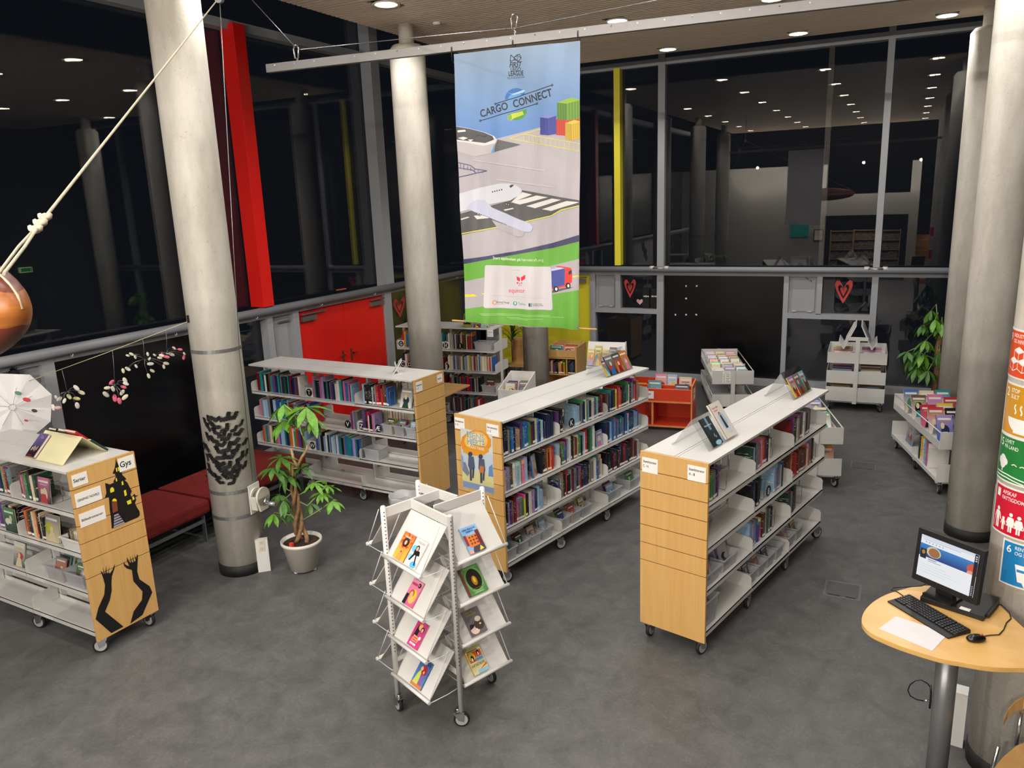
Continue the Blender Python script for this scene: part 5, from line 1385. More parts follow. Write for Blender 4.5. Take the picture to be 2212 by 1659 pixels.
rg = random.Random(5)
for (x, y, dy, ln, n, tl_, m_) in ((320, 325, .0, .17, 6, .35, 0), (330, 440, .05, .17, 6, .45, 0), (490, 345, 0, .20, 7, .15, 0), (540, 430, .04, .15, 5, .6, 0), (430, 400, .12, .15, 5, .3, 1),
        (240, 800, -.18, .16, 6, .3, 1), (345, 850, -.05, .17, 6, .5, 1), (300, 720, -.08, .15, 5, .1, 1), (450, 800, .12, .15, 4, .1, 1), (545, 910, -.05, .12, 6, .25, 0), (600, 985, -.03, .11, 6, .4, 0), (685, 1045, -.05, .14, 7, .4, 0), (640, 925, .05, .12, 6, .15, 0), (680, 945, .1, .1, 5, .2, 0), (520, 1060, .08, .11, 5, .5, 1), (320, 1040, -.15, .13, 6, .5, 1), (370, 1140, .02, .12, 5, .4, 1), (245, 1140, -.18, .13, 5, .35, 0), (290, 1000, .06, .12, 5, .2, 1)):
    leaf_cluster(pp, pxp(x, y, dy), ln*1.12, n+2, rg, LEAF_A if m_ == 0 else LEAF_B, tl_, rg.uniform(0, 6))

# plant by the back windows
bp = P(2020, 830, Y=11.55); bp.z = 0
pk = thing('potted_tree', 'tall potted tree with hanging palmate leaves beside the far pillar', 'plant', (bp.x, bp.y, 0))
MB().lathe([(0, 0), (.15, 0), (.2, .34), (.19, .34), (.14, .3), (0, .3)], 28).build('pot', mat('dark_pot', '#2a2b2c', .5), pk)
zt = P(2024, 725, Y=11.55).z
MB().tube([(0, 0, .3), (.01, 0, .7), (-.005, .01, 1.0), (.02, 0, zt)], [.045, .042, .04, .036], 8).build('trunk', BARK, pk)
rg = random.Random(9); b = MB()
for x, y, ln in ((1995, 700, .3), (2020, 690, .28), (2000, 735, .28), (1985, 758, .3), (1968, 775, .3), (1990, 780, .3), (1980, 795, .3), (2005, 800, .28), (2035, 700, .3), (2030, 760, .3), (1960, 760, .24), (2012, 670, .26), (1996, 765, .3), (1975, 790, .26)):
    c_ = P(x, y, Y=11.45+rg.uniform(-.1, .15))-Vector((bp.x, bp.y, 0)); b.tube([(0, 0, min(c_.z, zt-.05)), c_*.6+Vector((0, 0, c_.z*.4+.08)), c_], .006, 5)
    leaf_cluster(pk, c_, ln*.78, 8, rg, LEAF_B if rg.random() < .5 else LEAF_A, .65, rg.uniform(0, 6))
b.build('stem', mat('green_stem', '#8aa060', .6), pk)
# dracaena by the yellow door
dq = P(1108, 780, Y=12.1); 
dr = thing('dracaena', 'spiky-leaved dracaena in front of the yellow door behind the plywood chair', 'plant', (dq.x, dq.y, 0))
MB().lathe([(0, 0), (.13, 0), (.16, .26), (.15, .26), (.12, .24), (0, .24)], 24).build('pot', mat('dark_pot', '#2a2b2c', .5), dr)
MB().cyl((0, 0, .24), (0, 0, .75), .02, n=8).build('trunk', BARK, dr)
rg = random.Random(2)
BL = MB(); BL.add([(0, -.02, 0), (.35, -.035, .12), (.7, -.03, .1), (1, 0, -.1), (.7, .03, .1), (.35, .035, .12), (0, .02, 0)], [(0, 1, 5, 6), (1, 2, 4, 5), (2, 3, 4)])
BLM = BL.mesh('leaf', LEAFD)
for i in range(46):
    k = rg.uniform(.3, .45); link('leaf', BLM, dr, (0, 0, rg.uniform(.55, .95)), (0, rg.uniform(-1.2, .2), rg.uniform(0, 6.28)), (k, k*.9, k))

# ---- white display stand
ST = [Vector(v) for v in ((-2.655, 3.485, 0), (-2.212, 3.515, 0), (-2.255, 3.975, 0), (-2.70, 3.93, 0))]
IN = [Vector(v) for v in ((-2.58, 3.673, 0), (-2.509, 3.865, 0), (-2.343, 3.823, 0), (-2.396, 3.633, 0))]   # a b c d
ds = thing('display_stand', 'white four-sided wheeled display stand with sloping trays of books', 'display stand', (-2.45, 3.74, 0))
O_ = Vector((-2.45, 3.74, 0))
holes = mat('hole_black', '#1a1a1a', .8)
for i, p in enumerate(ST):
    q = p-O_
    MB().cyl((q.x, q.y, .09), (q.x, q.y, 1.365), .017, n=16).lathe([(.017, 1.365), (.012, 1.375), (0, 1.377)], 16, (q.x, q.y, 0)).build('post', WHITE, ds)
    hb = MB(); fd = (Vector((0, 0, 0))-p); fd.z = 0; fd = Vector((-p.x, -p.y, 0)).normalized(); sd = Vector((-fd.y, fd.x, 0))
    for k in range(40):
        z = .42+k*.0235; c_ = q+fd*.0165+sd*.004; hb.box((c_.x-.0022, c_.y-.0022, z), (c_.x+.0022, c_.y+.0022, z+.006))
    h_ = hb.build('peg_hole', holes, ds); h_['kind'] = 'stuff'
    caster(ds, q.x, q.y, [2.6, .5, -.4, 2.2][i], .9)
BARS = [(1, 0), (0, 1), (3, 2), (2, 3)]
def bar(p, q, z0, z1, w, name):
    d = (q-p); d.z = 0; L_ = d.length; d.normalize(); n = Vector((-d.y, d.x, 0))
    Mx_ = Matrix.Identity(4)
    for i in range(3): Mx_[i][0] = d[i]; Mx_[i][1] = n[i]; Mx_[i][2] = (0, 0, 1)[i]
    Mx_.translation = p-O_
    return MB().box((0, -w/2, z0), (L_, w/2, z1), M=Mx_).build(name, WHITE, ds, bevel=.002)
bar(ST[0], IN[1], 1.3, 1.36, .014, 'top_bar'); bar(ST[3], IN[2], 1.3, 1.36, .014, 'top_bar'); bar(ST[2], IN[3], 1.3, 1.36, .014, 'top_bar'); bar(ST[1], IN[0], 1.3, 1.36, .014, 'top_bar')
for i in range(4): 
    pass
for p, q in ((ST[0], IN[1]), (ST[3], IN[2]), (ST[2], IN[3]), (ST[1], IN[0])): bar(p, q, .34, .37, .014, 'low_bar')
TLV = (1.30, 1.03, .765, .50)
class Frame: pass
SIDES = []
for a_, b_, nm in ((IN[0], ST[1], 'front'), (IN[3], ST[2], 'right'), (IN[2], ST[3], 'back'), (IN[1], ST[0], 'left')):
    d = (b_-a_); d.z = 0; L_ = d.length; d.normalize(); n = Vector((d.y, -d.x, 0))      # n looks outwards
    SIDES.append((a_, d, n, L_, nm))
    for zt_ in TLV:
        if True:
            OUT, DN = .2, .245
            p0 = a_-O_+d*.01+n*.012; Lt = L_-.03
            def pt(u, k, lift=0.0): return p0+d*u+n*(OUT*k)+Vector((0, 0, zt_-DN*k))+(n*DN+Vector((0, 0, OUT))).normalized()*lift
            tr_ = MB().add([pt(0, 0), pt(Lt, 0), pt(Lt, 1), pt(0, 1), pt(0, 0, -.004), pt(Lt, 0, -.004), pt(Lt, 1, -.004), pt(0, 1, -.004)], [(0, 3, 2, 1), (4, 5, 6, 7), (0, 1, 5, 4), (1, 2, 6, 5), (2, 3, 7, 6), (3, 0, 4, 7)]).build('tray', WHITE, ds)
            MB().tube([pt(-.02, 1.0, .012), pt(Lt+.02, 1.0, .012)], .0115, 12).build('tray_lip', WHITE, tr_)
            for u in (-.012, Lt+.012): w_ = MB(); w_.tube([pt(u, .02, .06)+Vector((0, 0, .0)), pt(u, 1, .012)], .0028, 5); w_.tube([pt(u, 1, .0), pt(u, .75, -.1), pt(u, .0, -.0)+Vector((0, 0, -.24))], .0028, 5); w_.build('tray_wire', WHITE, tr_)
def stand_book(side, lv, u, w, h, label, art, cname, th=.01):
    a_, d, n, L_, nm = SIDES[side]
    f = Frame(); ang = math.atan2(d.y, d.x)
    zt_ = TLV[lv]; OUT, DN = .2, .245
    tilt = math.atan2(OUT, DN); nn = (n*DN+Vector((0, 0, OUT))).normalized()
    base = a_+d*.01+n*.012+d*u+n*(OUT*.93)+Vector((0, 0, zt_-DN*.93))+nn*(th+.0015)
    f.location = Vector((base.x, base.y, 0)); f.rotation_euler = Euler((0, 0, ang))
    return leaning(f, -1, 0, 0, 0, base.z, w, h, th, tilt, cname, label, art, 'books on the white display stand', lift=False)
def face(a, cx, cy, r, hair, skin='#e3b691'):
    a.ell(cx, cy+r*.15, r*1.35, r*1.45, hair); a.ell(cx, cy-r*.1, r*.8, r, skin); a.ell(cx-r*.3, cy, r*.12, r*.1, '#2a1a18'); a.ell(cx+r*.3, cy, r*.12, r*.1, '#2a1a18'); a.ell(cx, cy-r*.55, r*.22, r*.1, '#b1323a')
def art_orange(a, w, h, c):
    a.grad(0, 0, w, h, '#e7b44a', '#e2673a')
    for i in range(14): a.ell(w*(.5+.33*math.cos(i*.45)), h*(.72+.2*math.sin(i*.45)), w*.14, h*.09, ('#c2391f', '#e0852e')[i % 2])
    a.ell(w*.5, h*.66, w*.27, h*.17, '#33161a'); face(a, w*.5, h*.66, w*.12, '#2a1216'); a.poly([(w*.3, 0), (w*.7, 0), (w*.62, h*.4), (w*.38, h*.4)], '#e09a4b'); a.ell(w*.5, h*.3, w*.05, h*.03, '#6e2230')
    a.rect(w*.15, h*.86, w*.85, h*.875, '#f3e6d0'); a.rect(w*.2, h*.83, w*.8, h*.84, '#f3e6d0')
def art_crouch(a, w, h, c):
    a.rect(0, 0, w, h, '#d9cfcd'); a.ell(w*.25, h*.62, w*.22, h*.13, '#6fb3dd'); a.ell(w*.7, h*.1, w*.25, h*.12, '#5aa9dc'); a.ell(w*.2, h*.3, w*.16, h*.12, '#7fbfe3')
    a.poly([(w*.3, h*.6), (w*.75, h*.6), (w*.85, h*.45), (w*.6, h*.42), (w*.35, h*.45)], '#17171b'); a.poly([(w*.35, h*.45), (w*.5, h*.44), (w*.3, h*.18), (w*.2, h*.2)], '#1c1c22'); a.poly([(w*.55, h*.44), (w*.65, h*.43), (w*.85, h*.1), (w*.75, h*.09)], '#1c1c22')
    face(a, w*.48, h*.66, w*.11, '#3a2a22'); a.rect(w*.25, h*.9, w*.9, h*.91, '#77706f'); a.rect(w*.35, h*.86, w*.85, h*.87, '#77706f')
def art_pink(a, w, h, c):
    a.grad(0, 0, w, h, '#e0578c', '#d98aa3'); a.ell(w*.62, h*.38, w*.3, h*.28, '#e5bb49'); face(a, w*.45, h*.45, w*.16, '#a9602c'); face(a, w*.66, h*.26, w*.14, '#e2b343'); a.poly([(0, 0), (w*.3, 0), (w*.28, h*.42), (w*.05, h*.4)], '#24222b')
    a.rect(w*.1, h*.78, w*.6, h*.87, '#b03a6a'); a.ell(w*.78, h*.85, w*.14, h*.09, '#3a2030'); a.text('12', w*.69, h*.82, h*.06, '#f0d8d8', bold=.02)
def art_couple(a, w, h, c):
    a.grad(0, 0, w, h, '#d33f87', '#b33a72'); a.poly([(w*.15, h*.35), (w*.5, h*.35), (w*.52, h*.8), (w*.25, h*.85)], '#1d1b26'); face(a, w*.5, h*.78, w*.13, '#d9a24a'); face(a, w*.72, h*.72, w*.11, '#3a1f22')
    a.poly([(w*.2, h*.2), (w*.75, h*.22), (w*.8, h*.42), (w*.25, h*.45)], '#eda07a'); a.rect(w*.28, h*.25, w*.7, h*.29, '#c4472f'); a.rect(w*.3, h*.34, w*.65, h*.38, '#c4472f')
    for i in range(4): a.ell(w*(.25+.14*i), h*.12, w*.06, h*.045, '#f4eeee')
    a.ell(w*.82, h*.42, w*.1, h*.07, '#e9e4ee')
def art_fairy(a, w, h, c):
    a.grad(0, 0, w, h, '#4f8fc4', '#2f4f8c'); a.rect(0, 0, w, h*.14, '#c97b45'); a.ell(w*.6, h*.62, w*.28, h*.2, '#a3243a'); a.poly([(w*.12, h*.1), (w*.55, h*.1), (w*.5, h*.5), (w*.36, h*.62), (w*.22, h*.45)], '#c9cf5f'); a.poly([(w*.55, h*.12), (w*.88, h*.12), (w*.8, h*.5), (w*.6, h*.5)], '#8a5aa0'); face(a, w*.4, h*.66, w*.08, '#d9b24a'); face(a, w*.66, h*.58, w*.08, '#7a3324'); a.rect(w*.05, h*.85, w*.95, h*.96, '#27406f')
def art_boy(a, w, h, c):
    a.rect(0, 0, w, h, '#8ab9e6'); a.rect(w*.2, h*.22, w*.85, h*.66, '#dd7d33')
    for i in range(3):
        for j in range(3): a.ell(w*(.35+.18*i), h*(.34+.12*j), w*.055, h*.035, '#6d3a2a')
    a.rect(w*.78, h*.15, w, h*.78, '#6e2a30'); a.rect(w*.02, h*.3, w*.18, h*.7, '#9a3434'); a.poly([(w*.2, 0), (w, 0), (w, h*.24), (w*.35, h*.22)], '#4a4550'); a.poly([(w*.62, h*.02), (w*.9, h*.05), (w*.75, h*.2)], '#f2d34a'); a.rect(0, 0, w*.25, h*.12, '#e7a0a0')
    a.text('DEN SKJULTE', w*.1, h*.86, h*.055, '#1f4f97', bold=.03, width=w*.8); a.text('DRENG', w*.28, h*.77, h*.055, '#1f4f97', bold=.03, width=w*.45)
def art_oval(a, w, h, c):
    a.rect(0, 0, w, h, '#4f8a4a'); a.rect(0, 0, w*.1, h, '#8c2a33'); a.ell(w*.55, h*.5, w*.44, h*.46, '#6fa763'); a.ell(w*.55, h*.52, w*.36, h*.37, '#1d1712'); a.ell(w*.55, h*.47, w*.13, h*.17, '#b8861f'); a.ell(w*.55, h*.5, w*.05, h*.1, '#f0cf46'); a.rect(w*.25, h*.2, w*.85, h*.22, '#6a5a1f'); a.rect(w*.25, h*.93, w*.85, h*.945, '#a9c99c'); a.rect(w*.3, h*.05, w*.8, h*.065, '#d3e2bd')
def art_friends(a, w, h, c):
    a.rect(0, 0, w, h, '#6a656a'); a.text('VEN TIL', w*.15, h*.85, h*.06, '#b4a24a', bold=.02, width=w*.5); a.text('FREMTIDEN', w*.15, h*.75, h*.06, '#b4a24a', bold=.02, width=w*.62)
    a.ell(w*.35, h*.22, w*.27, h*.18, '#ecd3c0'); a.poly([(w*.05, h*.25), (w*.15, h*.45), (w*.45, h*.4), (w*.3, h*.3)], '#17151a'); a.ell(w*.68, h*.34, w*.3, h*.2, '#4c3a34'); a.ell(w*.72, h*.55, w*.18, h*.1, '#e9d8c8'); a.ell(w*.45, h*.2, w*.05, h*.03, '#f2efe9'); a.ell(w*.75, h*.35, w*.06, h*.035, '#f2efe9')
def art_dagens(a, w, h, c):
    a.rect(0, 0, w, h, '#dcd3a0'); a.rect(0, h*.88, w, h, '#a9a765'); a.rect(w*.1, h*.84, w*.8, h*.87, '#3a3a30'); a.rect(w*.08, h*.45, w*.95, h*.82, '#d65a2a'); a.ell(w*.3, h*.65, w*.2, h*.16, '#e5c63a'); a.ell(w*.3, h*.58, w*.1, h*.12, '#1d1d1f'); a.ell(w*.27, h*.55, w*.05, h*.07, '#f2f0ec'); a.ell(w*.75, h*.72, w*.09, h*.1, '#1d1d1f'); a.ell(w*.75, h*.68, w*.04, h*.06, '#f2f0ec')
    a.rect(w*.48, h*.42, w*.95, h*.58, '#7fb9d6'); a.text('DAGENS', w*.51, h*.46, h*.08, '#1d3c55', bold=.0, width=w*.4); a.text('KATASTROFE', w*.06, h*.28, h*.095, '#22221f', bold=.0, width=w*.88); a.poly([(w*.45, h*.12), (w*.98, h*.2), (w*.98, h*.28)], '#d65a2a'); a.poly([(w*.3, 0), (w, 0), (w, h*.12), (w*.35, h*.14)], '#8fc4dc')
stand_book(0, 0, .125, .115, .165, 'orange book with a dark-haired woman, top front tray of the white display stand', art_orange, 'orange')
stand_book(0, 0, .25, .115, .165, 'pale book with a crouching figure in black, top front tray of the display stand', art_crouch, 'white')
stand_book(0, 1, .19, .105, .155, 'pink manga volume with two fair-haired heads on the second front tray', art_pink, 'pink')
stand_book(0, 2, .21, .105, .155, 'magenta volume with an embracing couple on the third front tray', art_couple, 'pink')
stand_book(0, 3, .215, .11, .165, 'blue fairy-tale book with a yellow dress on the lowest front tray', art_fairy, 'blue')
stand_book(1, 0, .15, .12, .165, 'pale blue book with an orange apartment house on the top side tray', art_boy, 'pale blue')
stand_book(1, 1, .14, .145, .175, 'green book with a dark oval picture on the second side tray', art_oval, 'green')
stand_book(1, 2, .13, .12, .16, 'grey book with two cartoon faces on the third side tray', art_friends, 'grey')
stand_book(1, 3, .13, .115, .165, 'yellow and orange book with two dogs on the lowest side tray', art_dagens, 'yellow')
stand_book(2, 0, .15, .12, .16, 'dark book lying on the top back tray of the display stand', None, 'black')

# ================================================================== sticker and poster on the end panels
def panel_uv(t, off=-.0205):
    """photograph pixel -> (u, v) on a case's end panel"""
    rz = t.rotation_euler.z; ax = Vector((math.cos(rz), math.sin(rz), 0)); ur = Vector((ax.y, -ax.x, 0)); o = Vector(t.location)+ax*off
    def f(x, y):
        d = AX[0]*((x-CX)/FPX) + AX[1]*((y-CY)/FPX) + AX[2]
        p = Vector((0, 0, H))+d*((o-Vector((0, 0, H))).dot(ax)/d.dot(ax))
        return ((p-o).dot(ur), p.z)
    return f, o, ur, ax
fA, oA, urA, axA = panel_uv(A)
def zA(x, y): return fA(x/2.9118, 850+y/2.9118)
st = thing('haunted_house_sticker', 'black haunted house sticker with yellow windows on the haunted bookcase end', 'sticker', oA)
a = Art(1, 1)
def pa(pts, col): a.poly([zA(*p) for p in pts], col)
HB = '#141415'
pa([(728, 402), (732, 425), (745, 452), (787, 487), (765, 494), (768, 512), (775, 518), (795, 538), (783, 545), (800, 560), (815, 590), (828, 615), (820, 635), (826, 650), (845, 630), (852, 642), (870, 640), (850, 652), (856, 668), (848, 690), (860, 715), (876, 740), (879, 765), (868, 778), (702, 850), (697, 780), (690, 735), (684, 652), (658, 657), (669, 625), (660, 562), (690, 572), (716, 560), (712, 553), (722, 535), (728, 522), (722, 505), (707, 504), (720, 470), (726, 440)], HB)
YW = '#e6d32b'
for q in ([(727, 469), (734, 466), (738, 490), (731, 493)], [(739, 465), (746, 462), (750, 485), (743, 489)], [(726, 535), (732, 529), (737, 550), (729, 555)], [(763, 555), (772, 549), (777, 572), (766, 578)], [(777, 612), (790, 604), (797, 638), (784, 647)], [(830, 650), (840, 646), (846, 664), (834, 672)], [(795, 678), (822, 665), (826, 690), (803, 700)]): pa(q, YW)
a.poly([zA(704+13*math.cos(t_)+(-2 if False else 0), 600-17*math.sin(t_)*1.1+8) for t_ in [i*PI/8 for i in range(9)]]+[zA(693, 625), zA(717, 616)][::1], YW)
a.poly([zA(719+15*math.cos(t_), 678-18*math.sin(t_)) for t_ in [i*PI/8 for i in range(9)]], YW)
pa([(702, 684), (734, 676), (740, 738), (708, 752)], '#7a4128')
for i in range(5): pa([(716-i*.5, 770+i*17-6), (742+i*9, 758+i*13-4), (748+i*9, 766+i*13-4), (716-i*.5, 781+i*17-5)], '#9c97a6')
for q in ([(731, 467), (731, 492)], [(806, 672), (810, 698)], [(815, 669), (818, 694)]): pass
fnA = lambda u, v, n: tuple(urA*u+Vector((0, 0, v))-axA*(n+.001))
a.build('print', st, fnA, INK, clip=False)
st2 = thing('arms_sticker', 'black sticker of two raised clawed arms low on the haunted bookcase end', 'sticker', oA)
a = Art(1, 1)
pa([(601, 1420), (618, 1348), (655, 1265), (660, 1205), (648, 1160), (632, 1116), (640, 1122), (652, 1138), (646, 1086), (656, 1130), (662, 1132), (668, 1080), (670, 1128), (678, 1130), (690, 1074), (682, 1125), (690, 1132), (706, 1110), (722, 1070), (719, 1100), (703, 1150), (700, 1195), (702, 1240), (690, 1300), (660, 1372), (776, 1466), (700, 1507)], HB)
pa([(819, 1448), (840, 1370), (892, 1298), (896, 1245), (838, 1180), (829, 1110), (797, 1100), (780, 1085), (776, 1058), (790, 1078), (812, 1086), (798, 1050), (797, 1028), (812, 1058), (824, 1066), (815, 1018), (830, 1060), (838, 1062), (829, 1012), (844, 1058), (852, 1052), (843, 1008), (855, 1040), (862, 1012), (867, 1016), (864, 1075), (862, 1118), (876, 1168), (940, 1212), (957, 1250), (935, 1300), (896, 1392)], HB)
a.build('print', st2, fnA, INK, clip=False)

fC, oC, urC, axC = panel_uv(C)
def zC(x, y): return fC(950+x/3.6867, 650+y/3.6867)
po = thing('poster', 'paper poster of a fire ring and two dark figures on the bookcase end', 'poster', oC)
c4 = [zC(165, 1010), zC(418, 1066), zC(434, 1538), zC(186, 1482)]
fnC = lambda u, v, n: tuple(urC*u+Vector((0, 0, v))-axC*(n+.0015))
b = MB(); q = [fnC(p[0], p[1], .0) for p in c4]+[fnC(p[0], p[1], -.001) for p in c4]
b.add(q, [(0, 1, 2, 3), (7, 6, 5, 4), (0, 4, 5, 1), (1, 5, 6, 2), (2, 6, 7, 3), (3, 7, 4, 0)]).build('paper', mat('label_paper', '#eceae6', .6), po)
a = Art(1, 1)
def pc(pts, col): a.poly([zC(*p) for p in pts], col)
a.poly(c4, '#c9cfd0'); pc([(172, 1180), (425, 1230), (433, 1536), (187, 1480)], '#b9c6d2'); pc([(178, 1330), (428, 1390), (433, 1536), (187, 1480)], '#c9c58e'); pc([(185, 1430), (432, 1490), (433, 1536), (187, 1480)], '#7f94b8')
def el(cx, cy, rx, ry, col, n=26, jag=0): a.poly([zC(cx+rx*math.cos(2*PI*i/n)*(1+(jag if i % 2 else 0)), cy+ry*math.sin(2*PI*i/n)*(1+(jag if i % 2 else 0))) for i in range(n)], col)
el(290, 1130, 118, 98, '#d98a2e', 26, .06); el(290, 1115, 92, 74, '#e8b85a'); el(290, 1110, 70, 55, '#efd08a'); el(290, 1190, 100, 40, '#d8952f', 20, .08)
def tc(s, x, y, x2, y2, hgt, col, bold=.0):
    p = zC(x, y); q = zC(x2, y2); a.text(s, p[0], p[1], hgt, col, bold=bold, rot=math.atan2(q[1]-p[1], q[0]-p[0]), width=math.hypot(q[0]-p[0], q[1]-p[1]))
tc('ISENS', 218, 1082, 356, 1112, .05, '#3d6e8f', .02); tc('ISENS', 216, 1080, 354, 1110, .05, '#9fcbe0', .0)
tc('HJERTE', 222, 1134, 358, 1162, .046, '#3d6e8f', .02); tc('HJERTE', 220, 1130, 356, 1158, .046, '#9fcbe0', .0)
tc('MUULS TAND', 226, 1166, 358, 1194, .024, '#f2ece0', .0)
DK = '#3c4254'
for x, y in ((255, 1290), (338, 1310)):
    el(x-10, y-70, 18, 20, DK, 12); pc([(x-25, y-55), (x+18, y-50), (x+28, y+40), (x-12, y+60), (x-28, y+20)], '#4c566e'); pc([(x-15, y+50), (x+2, y+50), (x+4, y+140), (x-12, y+140)], DK); pc([(x+8, y+40), (x+24, y+36), (x+18, y+120), (x+6, y+120)], DK)
pc([(322, 1310), (356, 1318), (352, 1372), (318, 1365)], '#b8703a'); pc([(175, 1290), (205, 1280), (240, 1370), (225, 1395), (185, 1350)], '#707a90'); pc([(395, 1320), (420, 1300), (428, 1400), (390, 1395)], '#5f86b4'); pc([(172, 1220), (188, 1240), (192, 1330), (176, 1320)], '#7d9cc0')
a.build('print', po, fnC, INK, clip=False)
# ================================================================== stands and books on the case tops
def on_top(t, x, y, z=WT):
    return to_world(t, (x, y, z))[0]
def tent(name, t, x0, x1, half, hgt, label, cat, m, th=.003, lip=.012, ycen=0.0, zt=WT):
    p, rz = to_world(t, (0, 0, zt))
    o = thing(name, label, cat, p, rz)
    b = MB()
    for s in (1, -1):
        ln = math.hypot(half, hgt); dy, dz = half/ln, hgt/ln
        prof = [(ycen+0, hgt), (ycen+s*half, 0.002), (ycen+s*(half+lip*dz), lip*dy*1.0+.002), (ycen+s*(half+lip*dz+th*dy), lip*dy+.002-th*dz*0), (ycen+s*(half+th), 0.0), (ycen+s*th*.0, hgt-th*1.2)]
        b.cur = 0; b.prism([(q[0], q[1]) for q in prof], 'x', x0, x1)
    b.build('sheet', m, o); return o
def tent_book(t, s, x, half, hgt, k0, w, h, th, cname, label, art=None, yaw=0, zt=WT):
    """book leaning on a tent's slope, side s, its foot a fraction k0 of the way up"""
    tilt = math.atan2(half, hgt); n = Vector((s*math.cos(tilt), math.sin(tilt)))
    y = half*(1-k0)*1.0*s; z = hgt*k0
    y += n.x*(th+.004); z += n.y*(th+.004)
    return leaning(t, s, 0, x, s*y, zt+z+.002, w, h, th, tilt, cname, label, art, lift=False)
def art_night(a, w, h, c):
    a.grad(0, 0, w, h, '#16222b', '#24323c'); a.rect(w*.42, h*.55, w*.62, h, '#6f95ad'); a.text('Nattens', w*.1, h*.7, h*.06, '#dfe6e8', bold=0, width=w*.72); a.line([(w*.5, h*.3), (w*.6, h*.4), (w*.62, h*.25), (w*.75, h*.32)], w*.02, '#c9dfe8'); a.ell(w*.6, h*.08, w*.3, h*.08, '#8fc0d4')
def art_lady(a, w, h, c):
    a.rect(0, 0, w, h, '#dcd8cf'); a.rect(0, 0, w*.03, h, '#a1263a'); a.ell(w*.5, h*.45, w*.28, h*.24, '#a9c3dc'); a.ell(w*.62, h*.25, w*.18, h*.1, '#c9d6e4'); a.ell(w*.4, h*.6, w*.14, h*.08, '#b7cbdf'); a.poly([(w*.42, h*.62), (w*.55, h*.62), (w*.62, h*.25), (w*.42, h*.25)], '#22222a'); face(a, w*.48, h*.66, w*.06, '#22171a'); a.text('Den lille', w*.15, h*.84, h*.05, '#c23a3f', bold=0, width=w*.5); a.text('pige', w*.2, h*.77, h*.045, '#c23a3f', width=w*.3); a.rect(w*.4, h*.12, w*.75, h*.125, '#6a6766')
tent('acrylic_stand', D, .22, .68, .135, .2, 'clear acrylic tent stand holding two books on A to H bookcase', 'book stand', ACRYL)
tent_book(D, -1, .36, .135, .2, .02, .135, .21, .012, 'black', 'dark teal novel with an orange spine leaning on the nearer acrylic stand', art_night)
tent_book(D, -1, .57, .135, .2, .04, .17, .27, .016, 'white', 'tall pale book with a red spine leaning on the nearer acrylic stand', art_lady)
tent('acrylic_stand', D, 1.82, 2.26, .12, .215, 'clear acrylic tent stand holding three bright books on A to H bookcase', 'book stand', ACRYL)
for i, (x, cn) in enumerate(((1.92, 'yellow'), (2.04, 'red'), (2.16, 'green'))):
    tent_book(D, -1, x, .12, .215, .03, .11, .18, .01, cn, '%s picture book on the further acrylic stand, %s of three' % (cn, ordinal(i+1)))
tent('acrylic_stand', C, 1.74, 2.22, .12, .22, 'clear acrylic tent stand holding four picture books on the fire poster bookcase', 'book stand', ACRYL)
for i, (x, cn, w) in enumerate(((1.76, 'yellow', .06), (1.865, 'black', .135), (2.0, 'orange', .125), (2.135, 'green', .13))):
    tent_book(C, -1, x, .12, .22, .02, w, .195 if i else .16, .01, cn, '%s picture book on the acrylic stand of the fire poster bookcase' % cn)
CARD = mat('cream_card', '#dcd5ad', .75, var=.05, vscale=6)
tent('card_stand', A, .17, .62, .17, .165, 'folded cream card stand on top of the haunted house bookcase', 'book stand', CARD, th=.004)
def art_vampire(a, w, h, c):
    a.grad(0, 0, w, h, '#241a26', '#6a5f93'); a.rect(0, 0, w, h*.45, '#2a1b22'); 
    for i in range(4): a.ell(w*(.22+.18*i), h*(.33+.04*(i % 2)), w*.06, h*.1, '#b9a9a9')
    a.text('VB', w*.35, h*.78, h*.12, '#a9a6cf'); a.ell(w*.72, h*.88, w*.08, h*.03, '#b1303f'); a.rect(w*.2, h*.04, w*.7, h*.07, '#8c2a33')
tent_book(A, 1, .55, .17, .165, .03, .1, .19, .022, 'purple', 'dark purple vampire novel leaning on the cream card stand', art_vampire)
tent_book(A, -1, .28, .17, .165, .3, .13, .2, .018, 'red', 'red book leaning over the far slope of the cream card stand')
tent_book(A, -1, .4, .17, .165, .25, .1, .2, .02, 'navy', 'navy book leaning over the far slope of the cream card stand')
tent_book(A, -1, .53, .17, .165, .2, .1, .2, .018, 'black', 'black book leaning over the far slope of the cream card stand')
tent_book(A, -1, .21, .17, .165, .02, .08, .16, .014, 'dark green', 'dark book lying low on the far slope of the cream card stand')
# white picture frame on B
p_, rz_ = to_world(B, (.42, .04, WT)); fr = thing('sign_holder', 'small white tilted sign holder on top of the bookcase behind the tree', 'sign', p_, rz_+PI-.9)
b = MB(); Mt = Matrix.Rotation(-.6, 4, 'X'); b.box((-.075, 0, 0), (.075, .008, .17), M=Mt); b.box((-.06, .06, 0), (.06, .066, .1), M=Matrix.Rotation(.3, 4, 'X')); b.box((-.06, .0, 0), (.06, .1, .004)); b.build('frame', WHITE2, fr)
a = Art(.15, .17); a.rect(.02, .06, .13, .14, '#b8c9c4'); a.ell(.07, .1, .03, .02, '#6fa092'); a.rect(.03, .025, .06, .03, '#88888c'); a.rect(.08, .02, .12, .035, '#3a3a3c')
n_ = Mt @ Vector((0, -1, 0)); a.build('print', fr, flat((-.075, -.001, .0), (1, 0, 0), Mt @ Vector((0, 0, 1))), INK)

